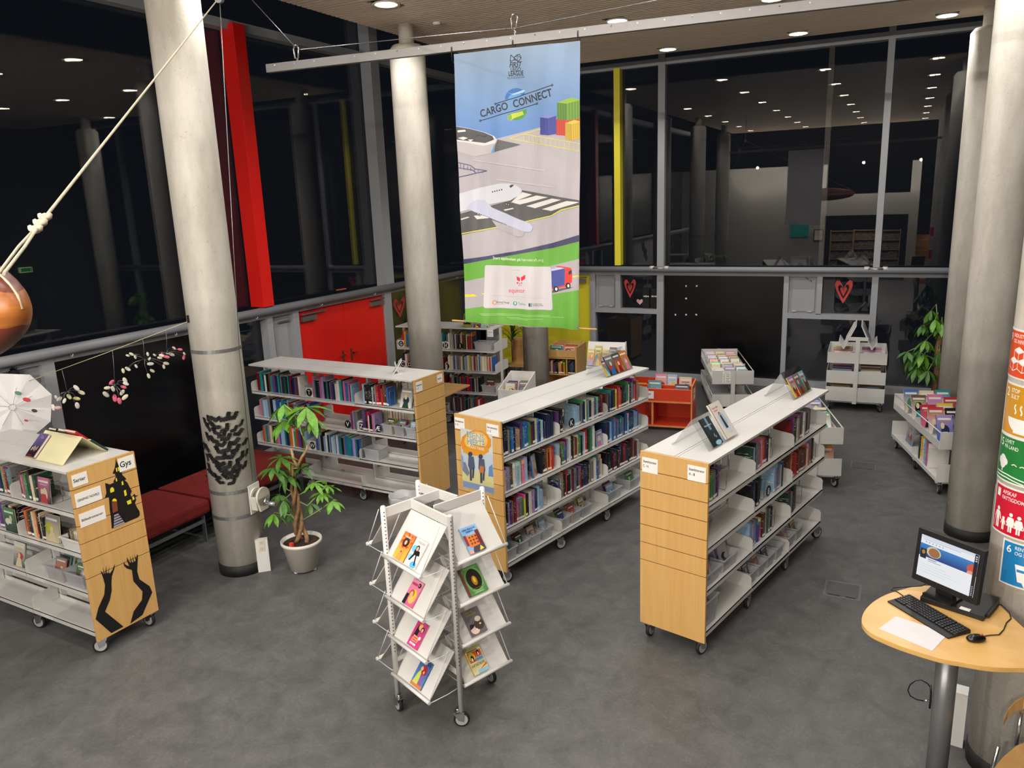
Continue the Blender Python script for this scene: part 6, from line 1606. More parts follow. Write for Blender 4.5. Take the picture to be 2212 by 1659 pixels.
# ================================================================== case E and its corner
E = bookcase('white open bookcase without wooden end standing behind the second pillar', (-4.97, 9.53, 0), PI+math.radians(4.5), panel=False, nsec=2)
CE_ = 'white bookcase behind the pillar'
card_E = MB().box((.01, .2, 1.3), (.08, .255, 1.385))
random.seed(31)
for lv, (a_, b_) in enumerate(((.36, .76), (.06, .76), (.28, .76), (.28, .76))): row(E, 1, lv, a_, b_, ('mid', 'light', 'dark', 'dark')[lv], CE_, stuff=True, tmin=.01, tmax=.026, hmin=.18, hmax=.24)
for lv in range(3): row(E, 1, lv, .82, 1.5, 'mid', CE_, stuff=True)
for ch, lv, x in (('G', 0, 1.5), ('C', 1, 1.5), ('D', 1, 1.38), ('H', 0, .78), ('I', 0, .55), ('J', 1, .78)): letter_disc(E, 1, lv, x, ch, CE_, y=.215, white_card=ch in 'GCH')
tub(E, 1, 0, .2, 'translucent tub of albums on the top shelf of the white bookcase', .26, .17, .11)
tub(E, 1, 2, .15, 'translucent tub holding a red album on the third shelf of the white bookcase', .2, .17, .11)
leaning(E, 1, 2, .15, .17, LV[2]+.01, .12, .17, .012, .35, 'red', 'large red album leaning in the tub on the white bookcase')
tub(E, 1, 3, .15, 'translucent tub at the open end of the lowest shelf of the white bookcase', .2, .17, .1)
b = MB(); b.box((.02, .2, WT-.1), (.1, .202, WT-.02)); 
p_, rz_ = to_world(E, (.06, .262, WT-.11)); o = thing('shelf_label', 'white label card hanging at the end of the white bookcase', 'label', p_, rz_+PI)
MB().box((-.045, 0, 0), (.045, .002, .095)).build('paper', mat('label_paper', '#eceae6', .6), o)
a = Art(.09, .095); a.text('Letl\u00e6sning', .01, .06, .014, '#161616', width=.07); a.text('A - J', .01, .03, .014, '#161616', width=.03); a.build('lettering', o, flat((-.045, -.0004, 0), (1, 0, 0), (0, 0, 1)), INK)
tent('acrylic_stand', E, .1, .5, .08, .2, 'clear acrylic tent stand with a green framed picture on the white bookcase', 'book stand', ACRYL, ycen=.1)
def art_frame(a, w, h, c):
    a.rect(0, 0, w, h, '#7f8f3a'); a.rect(w*.1, h*.08, w*.9, h*.95, '#2b2a20'); a.ell(w*.5, h*.5, w*.3, h*.32, '#151614'); a.rect(w*.3, h*.45, w*.7, h*.48, '#b9b9a0'); a.rect(w*.1, h*.08, w*.9, h*.2, '#8a8a2c')
leaning(E, 1, 0, .43, .21, WT+.004, .13, .19, .01, .3, 'dark green', 'green framed book standing on top of the white bookcase', art_frame)
leaning(E, 1, 0, .28, .21, WT+.004, .1, .06, .01, .3, 'dark red', 'low dark book lying under the banner rod on the white bookcase')
leaning(E, 1, 0, .16, .21, WT+.004, .12, .05, .01, .3, 'lime', 'low pale green book lying under the banner rod on the white bookcase')

# all the books too many to single out
me = bpy.data.meshes.new('shelved_books'); me.from_pydata(STUFFB['v'], [], STUFFB['f'])
ca = me.color_attributes.new('ink', 'FLOAT_COLOR', 'CORNER')
cols = []
for poly, c_ in zip(me.polygons, STUFFB['c']): cols += list(c_)*len(poly.vertices)
ca.data.foreach_set('color', cols); me.materials.append(COVERS)
o = link('shelved_books', me); setp(o, 'rows of upright books behind the tree, behind the pillar and on far sides', 'books', kind='stuff')

# small birch table behind the second pillar
PLY = wood_mat('plywood', '#b98d52', '#caa067', .4, (2, 8, 8))
tb = thing('side_table', 'small birch-topped table with slanted grey legs behind the second pillar', 'table', (-5.5, 8.46, 0))
MB().box((-.4, -.38, .70), (.4, .34, .722)).build('table_top', PLY, tb, bevel=.004)
for sx, sy in ((1, -1), (1, 1), (-1, -1), (-1, 1)):
    MB().cyl((sx*.2, sy*.2, .7), (sx*(.2 if sx > 0 else .3), sy*.27, 0), .022, .014, n=12).build('leg', mat('leg_grey', '#9b9da0', .35, metal=.6), tb)
# plywood chair behind the third pillar
ch = thing('plywood_chair', 'moulded plywood chair with three holes in its back beside the third pillar', 'chair', (-5.58, 11.3, 0), .1)
b = MB(); n = 12
vs = []
for i in range(n+1):
    t = i/n; z = .45+max(0, t-.45)*.78 if t > .45 else .45-.01*math.sin(t*6); y = -.2+min(t, .5)*.78 if t < .5 else .19+(t-.5)*.12
    wdt = .19-.03*abs(t-.5)
    for s in (-1, -.5, 0, .5, 1): vs.append((s*wdt, y+.02*s*s*(-1 if t > .5 else 0), z+.012*s*s*(1 if t < .45 else 0)))
fs = [(i*5+j, i*5+j+1, i*5+j+6, i*5+j+5) for i in range(n) for j in range(4)]
o = b.add(vs, fs, True).build('shell', PLY, ch); mo = o.modifiers.new('s', 'SOLIDIFY'); mo.thickness = .012
for k in range(3): MB().cyl((-.08+.0*k, .212+.012*k, .66+.065*k), (-.08, .24+.012*k, .66+.065*k), .014, n=14).build('back_hole', BLACK, ch)
for sx in (-1, 1):
    for y0, y1 in ((-.15, -.2), (.15, .2)): MB().cyl((sx*.14, y0, .44), (sx*.18, y1, 0), .011, n=10).build('leg', CHROME, ch)
# beech crate shelf with picture books on top
cs = thing('crate_shelf', 'beech book crate with picture books in its top tray in front of the yellow door', 'bookshelf', (-4.84, 11.55, 0), .09)
for x in (-.24, .24): MB().box((x-.012, -.28, .04), (x+.012, .28, .79)).build('side_panel', BIRCH, cs)
MB().box((-.228, -.28, .63), (.228, -.262, .74)).build('front_board', BIRCH, cs); MB().box((-.228, .262, .05), (.228, .28, .8)).build('back_board', BIRCH, cs)
for z in (.6, .33, .05): MB().box((-.228, -.27, z), (.228, .262, z+.018)).build('shelf', BIRCH, cs)
MB().box((.07, -.26, .35), (.085, .26, .6)).build('divider', BIRCH, cs)
MB().box((-.25, -.25, 0), (.25, .25, .05)).build('plinth', mat('panel_core', '#3a2718', .7), cs)
class F_: pass
def frame_of(t):
    f = F_(); f.location = Vector(t.location); f.rotation_euler = Euler((0, 0, t.rotation_euler.z)); return f
random.seed(44)
for i in range(7): 
    cn = random.choice(['blue', 'pale blue', 'teal', 'white', 'blue'])
    leaning(frame_of(cs), -1, 0, -.12 if i % 2 else .11, .21-.06*(i//2)*1.0, .64, .2, .16, .01, .35, cn, '%s picture book in the top tray of the beech crate, %s of seven' % (cn, ordinal(i+1)), group='picture books in the beech crate')
x = -.22; kk = 0
while x < .2:
    th = random.uniform(.012, .026); 
    if .055 < x+th < .09 or .055 < x < .09: x += .01; continue
    cn = random.choice(MIX['dark']+MIX['light']); kk += 1; book_at(frame_of(cs), x, -.25, .35, -1, th-.001, .16, random.uniform(.17, .22), cn, 0, '%s book standing in the beech crate, %s along its shelf' % (cn, ordinal(kk)), 'books in the beech crate'); x += th

# ================================================================== trolleys
def trolley(label, loc, rz, L, W, decks, ncast=3, post=None, nposts=2):
    t = thing('book_trolley', label, 'trolley', loc, rz, 'white book trolleys')
    for z0, zl, z1 in decks:       # floor, top of side lip, top of end panels
        MB().box((0, -W/2, z0-.006), (L, W/2, z0)).build('deck', WHITE, t)
        for x in (0, L): MB().box((x-.004, -W/2, z0-.03), (x+.004, W/2, z1)).build('end_panel', WHITE, t, bevel=.0)
        for s in (-1, 1):
            MB().box((.004, s*W/2-.003, z0-.03), (L-.004, s*W/2+.003, zl)).build('side_lip', WHITE, t)
            if z1-zl > .05 and zl > z0+.01: MB().tube([(0, s*(W/2-.006), z1-.01), (L, s*(W/2-.006), z1-.01)], .006, 8).build('side_rail', WHITE, t)
        if nposts == 2: MB().box((L*.5-.003, -W/2, z0), (L*.5+.003, W/2, z0+(z1-z0)*.55)).build('divider', WHITE, t)
    zt = post or decks[-1][2]
    for x in ((-.012, L+.012) if nposts == 2 else (-.012,)): MB().box((x-.012, -.028, .11), (x+.012, .028, zt)).build('post', WHITE, t)
    for i in range(ncast):
        x = .05+(L-.1)*i/(ncast-1)
        MB().box((x-.02, -W/2+.01, .112), (x+.02, W/2-.01, .135)).build('foot_beam', WHITE, t)
        for s in (-1, 1): caster(t, x, s*(W/2-.05), random.uniform(-.6, .6))
    return t
DK2 = ((.17, .18, .33), (.52, .57, .672))
T1 = trolley('two-deck white trolley full of picture books beside the far right pillars', (.714, 8.69, 0), math.radians(106), 1.6, .55, DK2)
random.seed(5)
k = 0
for r_ in range(5):
    for c_, y in enumerate((.17, 0, -.17)):
        cn = [['blue', 'pale blue', 'blue'], ['white', 'navy', 'pale blue'], ['pink', 'white', 'blue'], ['white', 'pale blue', 'grey'], ['cream', 'white', 'pale blue'], ['pink', 'blue', 'red'], ['white', 'lilac', 'blue'], ['pale blue', 'blue', 'white']][r_][c_]
        k += 1
        leaning(T1, -1, 0, (.14, .4, .64, .97, 1.25)[r_], -y, .53, .155, random.uniform(.25, .29), .012, .45, cn, '%s picture book on the trolley by the pillars, %s row, %s' % (cn, ordinal(r_+1), ('aisle side', 'middle', 'pillar side')[c_]), group='picture books on the far trolley', yaw=-PI/2)
for i, cn in enumerate(['white', 'pink', 'pale blue', 'white', 'yellow', 'navy']): book_at(T1, .35+.06*i, .25, .172, 1, .03, .2, .26+.01*(i % 3), cn, 0, '%s album on the lower deck of the trolley by the pillars, %s along' % (cn, ordinal(i+1)), 'albums on the lower deck of the far trolley')
leaning(T1, 1, 0, 1.2, .2, .175, .22, .24, .012, .12, 'blue', 'dark blue picture book turned outwards on the lower trolley deck')
T3 = trolley('two-deck white trolley of compact discs with a price list on its end', (-2.057, 10.98, 0), math.radians(108.5), 1.65, .57, ((.15, .17, .30), (.48, .53, .645)))
for r_ in range(11):
    for c_, y in enumerate((.16, 0, -.16)):
        if (c_ == 0 and r_ in (2, 3)) or r_ == 5: continue
        for q in range(2):
            cn = random.choice(['white', 'cream', 'white', 'grey', 'tan', 'cream', 'pink', 'pale blue'])
            b_ = book_at(T3, 0, 0, 0, -1, .012, .125, .145, cn, 0, 'thin disc case standing in the upper deck of the compact disc trolley', 'disc cases on the disc trolley')
            Mw = Matrix.Translation(T3.location) @ Matrix.Rotation(T3.rotation_euler.z, 4, 'Z') @ Matrix.Translation((.12+.135*r_+q*.06, y+.062+random.uniform(-.006, .006), .485)) @ Matrix.Rotation(-PI/2, 4, 'Z') @ Matrix.Rotation(-.5, 4, 'X')
            b_.name = 'disc_case'; b_['category'] = 'disc case'; b_.location = Mw.to_translation(); b_.rotation_euler = Mw.to_euler(); b_.scale = (.125, .011, .14)
pl_ = thing('price_list', 'small paper price list taped to the end of the disc trolley', 'notice', (0, 0, 0)); pl_.matrix_world = T3.matrix_basis @ Matrix.Translation((-.006, .09, .47)) @ Matrix.Rotation(-PI/2, 4, 'Z')
MB().box((-.055, 0, 0), (.055, .0015, .165)).build('paper', mat('label_paper', '#eceae6', .6), pl_)
a = Art(.11, .165); a.rect(.02, .143, .09, .147, '#77777a')
for i in range(5):
    a.rect(.012, .115-.025*i, .032, .121-.025*i, '#6a6a6e'); a.rect(.05, .115-.025*i, .1-.01*(i % 2), .121-.025*i, '#6a6a6e')
a.build('lettering', pl_, flat((-.055, -.0004, 0), (1, 0, 0), (0, 0, 1)), INK)
for i, x in enumerate((.25, .6, 1.1)): tub(T3, 1, 0, x, 'large translucent tub on the lower deck of the disc trolley, %s from its price list' % ordinal(i+1), .3, .24, .14, y=.13, z=.152)
T4 = trolley('two-deck white trolley of leaflets at the far end of the A to H bookcase', (-.705, 8.395, 0), math.radians(106), 1.5, .55, DK2)
for i in range(7): leaning(T4, -1, 0, (.4, .5, .6, .9, 1.0, 1.1, 1.2)[i], .17, .535, .14, .2, .008, .7, ['white', 'pale blue', 'white', 'green', 'white', 'pink', 'cream'][i], '%s leaflet in the trolley beyond A to H bookcase, %s from near end' % (['white', 'pale blue', 'white', 'green', 'white', 'pink', 'cream'][i], ordinal(i+1)), group='leaflets on the trolley beyond the bookcase', yaw=-PI/2)
for i in range(3): leaning(T4, -1, 0, .12+.1*i, .12, .185, .2, .24, .008, .12, ['white', 'blue', 'lilac'][i], '%s sheet on the lower deck of the trolley beyond the A to H bookcase' % ['white', 'blue', 'lilac'][i], yaw=-PI/2)
T2 = trolley('three-deck white trolley with a double sloping display on top at the back windows', (-.5, 11.71, 0), math.radians(92.3), .85, .765, ((.17, .345, .345), (.43, .58, .58), (.72, .845, .845)), 2, post=1.06, nposts=1)
for s in (-1, 1):
    Ms = Matrix.Translation((.02, s*.05, 1.0))
    b = MB(); b.prism([(s*.03, 1.22), (s*.045, 1.225), (s*.19, .9), (s*.175, .893)], 'x', .02, .6); b.prism([(s*.175, .893), (s*.185, .888), (s*.25, .99), (s*.24, .995)], 'x', .02, .6); b.build('display_slope', WHITE, T2)
    for i in range(2): MB().prism([(s*.06, 1.2), (s*.068, 1.204), (s*.165, .985), (s*.157, .98)], 'x', .06+.27*i, .28+.27*i).build('leaflet_holder', mat('holder_grey', '#8a8b8e', .5) if s < 0 else WHITE2, T2)
MB().box((-.02, -.13, 1.02), (.0, .13, 1.07)).build('cross_arm', WHITE, T2)
random.seed(6)
for z, zz in ((.18, .2), (.44, .45), (.73, .74)):
    for i in range(10):
        cn = random.choice(['black', 'white', 'tan', 'grey', 'dark red', 'teal', 'brown']); x = .06+.05*i if z < .7 else .1+.04*i
        for s in (1, -1): leaning(T2, -1, 0, x, s*.19, z, .26, .13 if z < .7 else .12, .01, .4, cn, '%s film case on the %s deck of the three-deck trolley, %s back, %s side' % (cn, 'lowest' if z < .3 else 'middle' if z < .6 else 'upper', ordinal(i+1), 'window' if s > 0 else 'pillar'), group='film cases on the three-deck trolley', yaw=-PI/2)
tub(T2, 1, 0, .22, 'clear tub of leaflets on the upper deck of the three-deck trolley', .3, .17, .09, y=.2, z=.722, rz=0)
# low white crate trolley with albums in front of the white bookcase
wb_ = thing('album_crate', 'white sloping album crate on wheels beside the white bookcase', 'crate', (-4.47, 8.95, 0), .12)
b = MB()
for q in (((-.17, -.26), (.17, -.245), .12), ((-.17, .245), (.17, .26), .26)): b.box((q[0][0], q[0][1], .58), (q[1][0], q[1][1], .6+q[2]))
b.box((-.17, -.26, .565), (.17, .26, .585))
for s in (-1, 1): b.prism([(-.26, .57), (.26, .57), (.26, .86), (-.26, .72)], 'x', s*.17-.006, s*.17+.006)
b.build('tray', WHITE2, wb_)
for sx in (-1, 1):
    for sy in (-1, 1): MB().box((sx*.15-.012, sy*.22-.012, .1), (sx*.15+.012, sy*.22+.012, .57)).build('leg', WHITE2, wb_); caster(wb_, sx*.15, sy*.22, .4)
for i, (cn, y) in enumerate((('yellow', -.12), ('white', -.08), ('pink', .02), ('black', .0), ('cream', .06), ('white', .12))): leaning(frame_of(wb_), -1, 0, (-.07, -.07, -.08, .08, .08, .08)[i], -y, .6, .13, .17, .012, .35, cn, '%s album in the white crate, %s of six' % (cn, ordinal(i+1)), group='albums in the white crate')
# white sloping magazine rack behind the fire poster bookcase
mr = thing('magazine_rack', 'white sloping magazine rack seen over the far end of the fire poster bookcase', 'rack', (-3.36, 9.4, 0), .12)
mr.scale = (1, 1, 1.15)
b = MB(); b.prism([(-.05, 1.12), (-.065, 1.12), (-.24, .62), (-.225, .62)], 'x', -.24, .24); b.build('slope', WHITE2, mr)
MB().box((-.24, -.26, .615), (.24, .2, .63)).build('ledge', WHITE2, mr); MB().box((-.24, -.21, .85), (.24, -.15, .86)).build('ledge', WHITE2, mr)
for s in (-1, 1):
    MB().prism([(-.05, 1.12), (.0, 1.12), (.2, .1), (-.3, .1), (-.26, .62)], 'x', s*.24-.006, s*.24+.006).build('side_panel', WHITE2, mr)
    for y in (-.22, .14): caster(mr, s*.2, y, .4)
random.seed(8)
for i in range(5): leaning(frame_of(mr), -1, 0, -.19+.095*i, .19, 1.0, .09, random.uniform(.2, .26), .006, .34, ['grey', 'orange', 'tan', 'white', 'blue'][i], '%s magazine on the upper step of the white magazine rack' % ['grey', 'orange', 'tan', 'white', 'blue'][i], group='magazines on the white rack')

# ---- orange browser box
OR = mat('orange_laminate', '#cf3c1c', .4, var=.04, vscale=3); ORE = mat('orange_edge', '#d98a4f', .5, var=.1)
Wd, Dp = .52, .24
oc = P(1493, 926, z=.045)-Matrix.Rotation(.13, 3, 'Z') @ Vector((Wd, -Dp, 0))
ob = thing('browser_box', 'orange-red album browser box with open shelf below', 'browser box', (oc.x, oc.y, 0), .13)
def orb(a_, c_, nm='panel'): return MB().box(a_, c_).build(nm, OR, ob)
for x in (-Wd, Wd): orb((x-.009, -Dp, .05), (x+.009, Dp, .62), 'side_panel'); MB().box((x-.0095, -Dp-.001, .62), (x+.0095, Dp, .625)).box((x-.0095, -Dp-.003, .05), (x+.0095, -Dp, .62)).build('plywood_edge', ORE, ob)
orb((-Wd, -Dp, .405), (Wd, -Dp+.016, .57), 'front_board'); orb((-Wd, Dp-.016, .05), (Wd, Dp, .62), 'back_board'); orb((-Wd, -Dp, .39), (Wd, Dp, .405), 'tray_floor'); orb((-Wd, -Dp, .05), (Wd, Dp, .065), 'shelf')
orb((-.012, -Dp+.02, .065), (.012, Dp, .39), 'divider'); orb((-Wd, -.008, .405), (Wd, .008, .57), 'tray_divider'); orb((-.1, -Dp, .405), (-.085, Dp, .57), 'tray_divider')
MB().box((-Wd, -Dp-.003, .385), (Wd, -Dp, .408)).box((-Wd, -Dp-.003, .045), (Wd, -Dp, .068)).box((-.013, -Dp+.015, .065), (.013, -Dp+.022, .388)).box((-Wd, -Dp, .57), (Wd, -Dp+.017, .575)).box((-Wd, -.009, .57), (Wd, .009, .575)).build('plywood_edge', ORE, ob)
MB().box((-Wd+.05, -Dp+.04, 0), (Wd-.05, Dp-.04, .05)).build('plinth', BLACK, ob)
lb = MB().box((-.21, -Dp-.0045, .435), (.02, -Dp-.0032, .54)).build('label_card', mat('label_paper', '#eceae6', .6), ob)
a = Art(.23, .105); a.text('Tegneb\u00f8ger', .015, .05, .035, '#2436a0', bold=.01, width=.18); a.rect(.05, .025, .15, .03, '#777780'); a.build('lettering', lb, flat((-.21, -Dp-.0046, .435), (1, 0, 0), (0, 0, 1)), INK)
lb = MB().box((Wd+.0095, -.1, .4), (Wd+.0105, .08, .55)).build('label_card', mat('label_paper', '#eceae6', .6), ob)
a = Art(.18, .15); a.text('B\u00f8ger', .04, .06, .04, '#333', width=.1) if False else a.rect(.04, .06, .14, .09, '#6b6f80'); a.build('lettering', lb, flat((Wd+.0106, -.1, .4), (0, 1, 0), (0, 0, 1)), INK)
for i, (x, y, cn, h_, w_) in enumerate(((-.42, -.12, 'white', .26, .14), (-.38, .1, 'cream', .27, .16), (-.2, .12, 'tan', .15, .12), (.01, -.14, 'pale blue', .25, .18), (.06, .1, 'white', .29, .16), (.21, .12, 'white', .28, .13), (.39, .12, 'pink', .25, .17), (.37, -.1, 'lilac', .2, .19), (-.24, -.1, 'orange', .15, .14))):
    leaning(frame_of(ob), -1, 0, x, -y, .409, w_, h_, .01, .2, cn, '%s album standing in the orange browser box, %s of nine' % (cn, ordinal(i+1)), group='albums in the orange browser box')

# ---- red benches
RF = mat('red_fabric', '#74140f', .85, var=.14, vscale=12, bump=.15, bscale=80)
for i, (y0, y1) in enumerate(((3.74, 4.93), (4.96, 6.3))):
    bt_ = thing('bench', ['red cushioned bench behind the haunted house bookcase, on steel frame legs', 'red cushioned bench along the black panel, partly behind the winch pillar'][i], 'bench', (-6.18, (y0+y1)/2, 0), 0)
    hl = (y1-y0)/2
    MB().box((-.38, -hl, .3), (.38, hl, .425)).build('cushion', RF, bt_, bevel=.03)
    MB().box((-.36, -hl+.02, .285), (.36, hl-.02, .3)).build('base_board', BLACK, bt_)
    for s in (-1, 1):
        y = s*(hl-.05); b = MB()
        for q in (((.3, y-.006, 0), (.34, y+.006, .285)), ((-.34, y-.006, 0), (-.3, y+.006, .285))): b.box(*q)
        b.box((-.34, y-.006, .27), (.34, y+.006, .285)).build('leg_frame', STEEL, bt_)
    for x in (.33, -.33): MB().box((x-.008, -hl+.05, .2), (x+.008, hl-.05, .235)).build('side_bar', STEEL, bt_)

# ================================================================== stickers on the glass
HS = [(0, -1.0), (-.35, -.45), (-.72, .15), (-.86, .6), (-.72, .9), (-.42, .92), (-.15, .6), (.0, .28), (.22, .7), (.5, .98), (.78, .88), (.85, .55), (.7, .1), (.38, -.45)]
HRED = mat('heart_red', '#c9403c', .6)
def heart(p, u, n, w, h, label):
    o = thing('heart_sticker', label, 'sticker', p, group='paper hearts on the windows')
    def P3(q, k, d): return tuple(u*(q[0]*w*k)+Vector((0, 0, q[1]*h*k))+n*d)
    m_ = len(HS); b = MB()
    vs = [P3(q, 1, 0) for q in HS]+[P3(q, .62, 0) for q in HS]+[P3(q, 1, .0012) for q in HS]+[P3(q, .62, .0012) for q in HS]
    fs = []
    for i in range(m_):
        j = (i+1) % m_
        fs += [(i, j, m_+j, m_+i), (2*m_+i, 3*m_+i, 3*m_+j, 2*m_+j), (i, 2*m_+i, 2*m_+j, j), (m_+i, m_+j, 3*m_+j, 3*m_+i)]
    b.add(vs, fs).build('outer_heart', HRED, o)
    b = MB(); b.add([P3(q, .38, 0) for q in HS]+[P3(q, .38, .0012) for q in HS], [tuple(range(m_)), tuple(range(2*m_-1, m_-1, -1))]+[(i, m_+i, m_+(i+1) % m_, (i+1) % m_) for i in range(m_)]).build('inner_heart', HRED, o)
yg = GY-.032
heart(P(1361, 623, Y=yg), Vector((1, 0, 0)), Vector((0, -1, 0)), .125, .165, 'red cut-out paper heart on the pane beside the black letter cards')
heart(P(1822, 630, Y=yg), Vector((1, 0, 0)), Vector((0, -1, 0)), .15, .185, 'red cut-out paper heart on the pane above the three-deck trolley')
heart(P(863, 664, X=GX-.003), Vector((0, 1, 0)), Vector((1, 0, 0)), .2, .16, 'red cut-out paper heart on the pane between the red door and the second pillar')
o = thing('pink_heart', 'small pink paper heart beside the black letter cards', 'sticker', P(1382, 652, Y=yg))
for s, cn in ((-1, 'pink_paper'), (1, 'pale_pink_paper')):
    MB().prism([(0, -.05), (s*.055, .0), (s*.06, .03), (s*.035, .05), (0, .028)], 'y', -.001, .0).build('half', mat(cn, '#d98fa6' if s < 0 else '#d9b9bd', .7), o)
for i, (x0, x1) in enumerate(((1388, 1403), (1406, 1421))):
    p = P((x0+x1)/2, 644, Y=yg-.02); o = thing('black_card', 'black hanging card beside the small pink heart' if i == 0 else 'black hanging card beside the window post', 'card', p, group='black letter cards on the window')
    MB().box((-.058, -.004, -.17), (.058, 0, .17)).build('card', mat('matt_black', '#050506', .7), o)
    a = Art(.116, .04); a.text(('VEN', 'SKAB')[i], .008, .008, .026, '#f0f0ee', bold=.025, width=.1); a.build('lettering', o, flat((-.058, -.0045, .01), (1, 0, 0), (0, 0, 1)), INK)
for i, (x, y) in enumerate(((1459, 680), (1482, 680), (1504, 680), (1482, 618), (1505, 618), (1482, 645))):
    o = MB().ball((0, 0, 0), .016, 6, 4, (1, .12, 1.2)).build('paper_scrap', mat('scrap_white', '#dcdcdc', .7), None, P(x, y, Y=GY-.066), (0, i, 0)); setp(o, 'small white paper scrap on the black panel, %s' % ('lower row by the post', 'lower row, middle', 'lower row, outer', 'upper row, middle', 'upper row, outer', 'alone between the rows')[i], 'paper scrap', 'paper scraps on the black panel')

# ================================================================== computer desk
ZT = 1.04
OUT_ = [P(x, y, z=ZT) for x, y in ((1862, 1345), (1866, 1322), (1885, 1301), (1912, 1285), (1945, 1274), (1975, 1267), (2000, 1265), (2040, 1266), (2090, 1274), (2126, 1284), (2160, 1308), (2212, 1356), (2290, 1420), (2290, 1447), (2212, 1443), (2160, 1442), (2120, 1438), (2080, 1431), (2040, 1424), (2000, 1413), (1950, 1397), (1910, 1381), (1880, 1366))]
def smooth_loop(ps, k=4):
    out = []; n = len(ps)
    for i in range(n):
        a, b_, c, d_ = ps[i-1], ps[i], ps[(i+1) % n], ps[(i+2) % n]
        for j in range(k):
            t = j/k; out.append(((2*b_)+(c-a)*t+(2*a-5*b_+4*c-d_)*t*t+(3*b_-a-3*c+d_)*t**3)*.5)
    return out
OUT_ = smooth_loop(OUT_)
LC = Vector((.325, 3.93, 0))
dk = thing('computer_desk', 'tall birch desk with rounded end and one thick grey leg against the poster pillar', 'desk', LC)
MB().prism([(p.x-LC.x, p.y-LC.y) for p in OUT_], 'z', ZT-.024, ZT).build('desk_top', TABLEW, dk, bevel=.003)
MB().cyl((0, 0, .012), (0, 0, ZT-.024), .049, n=28).build('leg', mat('leg_paint', '#77787a', .35, metal=.5, var=.03), dk)
MB().cyl((0, 0, 0), (0, 0, .012), .2, n=40).build('foot_plate', mat('leg_paint', '#77787a', .35), dk)
lc = thing('lock_cable', 'black security cable looped beside the desk leg with a steel end', 'cable', LC)
def legp(x, y): return P(x, y, Y=LC.y)-LC
MB().tube([legp(2012, 1488), legp(2004, 1477), legp(1990, 1469), legp(1978, 1470), legp(1966, 1479), legp(1961, 1491), legp(1966, 1503), legp(1980, 1511), legp(1995, 1514)], .0032, 7).build('cable', BLACK, lc)
MB().cyl(legp(1995, 1513), legp(2008, 1514), .0055, n=10).build('end_ferrule', CHROME, lc)
MB().tube([legp(2010, 1480), legp(2011, 1495), legp(2010, 1512), legp(2008, 1530)], .005, 6).build('clip', BLACK, lc)
# monitor, base unit, keyboard, mouse, paper
u0 = P(1987, 1299, z=ZT); u1 = P(2124, 1343, z=ZT); u2 = P(2145, 1302, z=ZT)
ex = (u1-u0).normalized(); ey = Vector((-ex.y, ex.x, 0)); wl_ = (u1-u0).length; dp_ = max(.1, (u2-u1).dot(ey))
ang = math.atan2(ex.y, ex.x)
bu = thing('mini_computer', 'flat black computer unit under the monitor stand on the desk', 'computer', u0, ang)
MB().box((0, 0, .001), (wl_, dp_+.02, .028)).build('casing', BLACK, bu, bevel=.003)
MB().box((wl_*.62, -.0005, .0285), (wl_*.78, .03, .0292)).build('label_card', mat('label_paper', '#eceae6', .6), bu)
MB().box((wl_, .04, .008), (wl_+.012, dp_*.9, .026)).build('port_block', RUBBER, bu)
zm = ZT+.075
m0 = P(1969, 1248, z=zm); m1 = P(2109, 1309, z=zm); mx = (m1-m0); mw = mx.length; mx.normalize(); my = Vector((-mx.y, mx.x, 0)); 
tops = P(1984, 1138, X=None, Y=m0.y+.02); mh = tops.z-zm
mang = math.atan2(mx.y, mx.x)
mo_ = thing('monitor', 'black computer monitor showing a web page on the birch desk', 'monitor', m0, mang)
TL_ = Matrix.Rotation(-.09, 4, 'X')
b = MB(); b.box((0, 0, 0), (mw, .03, mh), M=TL_); b.box((mw*.15, .03, mh*.15), (mw*.85, .055, mh*.85), M=TL_); b.build('casing', BLACK, mo_, bevel=.003)
sc = Art(mw-.045, mh-.06); sw, sh = sc.w, sc.h
sc.rect(0, 0, sw, sh, '#f4f6fa'); sc.grad(0, sh*.5, sw, sh*.8, '#1f3f86', '#3f86cf'); sc.ell(sw*.25, sh*.66, sw*.13, sh*.13, '#d9cf9c'); sc.ell(sw*.26, sh*.65, sw*.1, sh*.11, '#a86f4a'); sc.ell(sw*.93, sh*.62, sw*.1, sh*.12, '#d9573f'); sc.ell(sw*.9, sh*.52, sw*.06, sh*.06, '#e8a08a'); sc.rect(0, 0, sw, sh*.5, '#f4f6fa')
sc.rect(0, sh*.93, sw*.94, sh, '#dfe6f2'); sc.rect(sw*.05, sh*.9, sw*.7, sh*.915, '#b9c4d6'); sc.rect(sw*.02, sh*.45, sw*.13, sh*.68, '#1c1f2c'); sc.ell(sw*.075, sh*.6, sw*.03, sh*.05, '#b9862f'); sc.rect(sw*.17, sh*.46, sw*.32, sh*.475, '#5a6070'); sc.rect(sw*.17, sh*.42, sw*.4, sh*.432, '#8a90a0')
for i in range(4): sc.rect(sw*.05, sh*(.32-.06*i), sw*(.5+.1*(i % 3)), sh*(.326-.06*i), '#c3c9d4')
for i in range(6): sc.ell(sw*(.1+.06*i), sh*.86, sw*.012, sh*.014, '#9aa2b3')
sc.rect(sw*.94, 0, sw, sh, '#12141a')
for i in range(3): sc.rect(sw*.955, sh*(.83+.05*i), sw*.985, sh*(.86+.05*i), '#cfd6e2')
for i in range(6): sc.rect(sw*.955, sh*(.04+.04*i), sw*.98, sh*(.06+.04*i), '#aab2c2')
SCREEN = attr_mat('screen_glow', .3, emit=.86)
of = TL_ @ Vector((.0225, -.0006, .032)); sc.build('screen', mo_, flat(of, TL_ @ Vector((1, 0, 0)), TL_ @ Vector((0, 0, 1))), SCREEN)
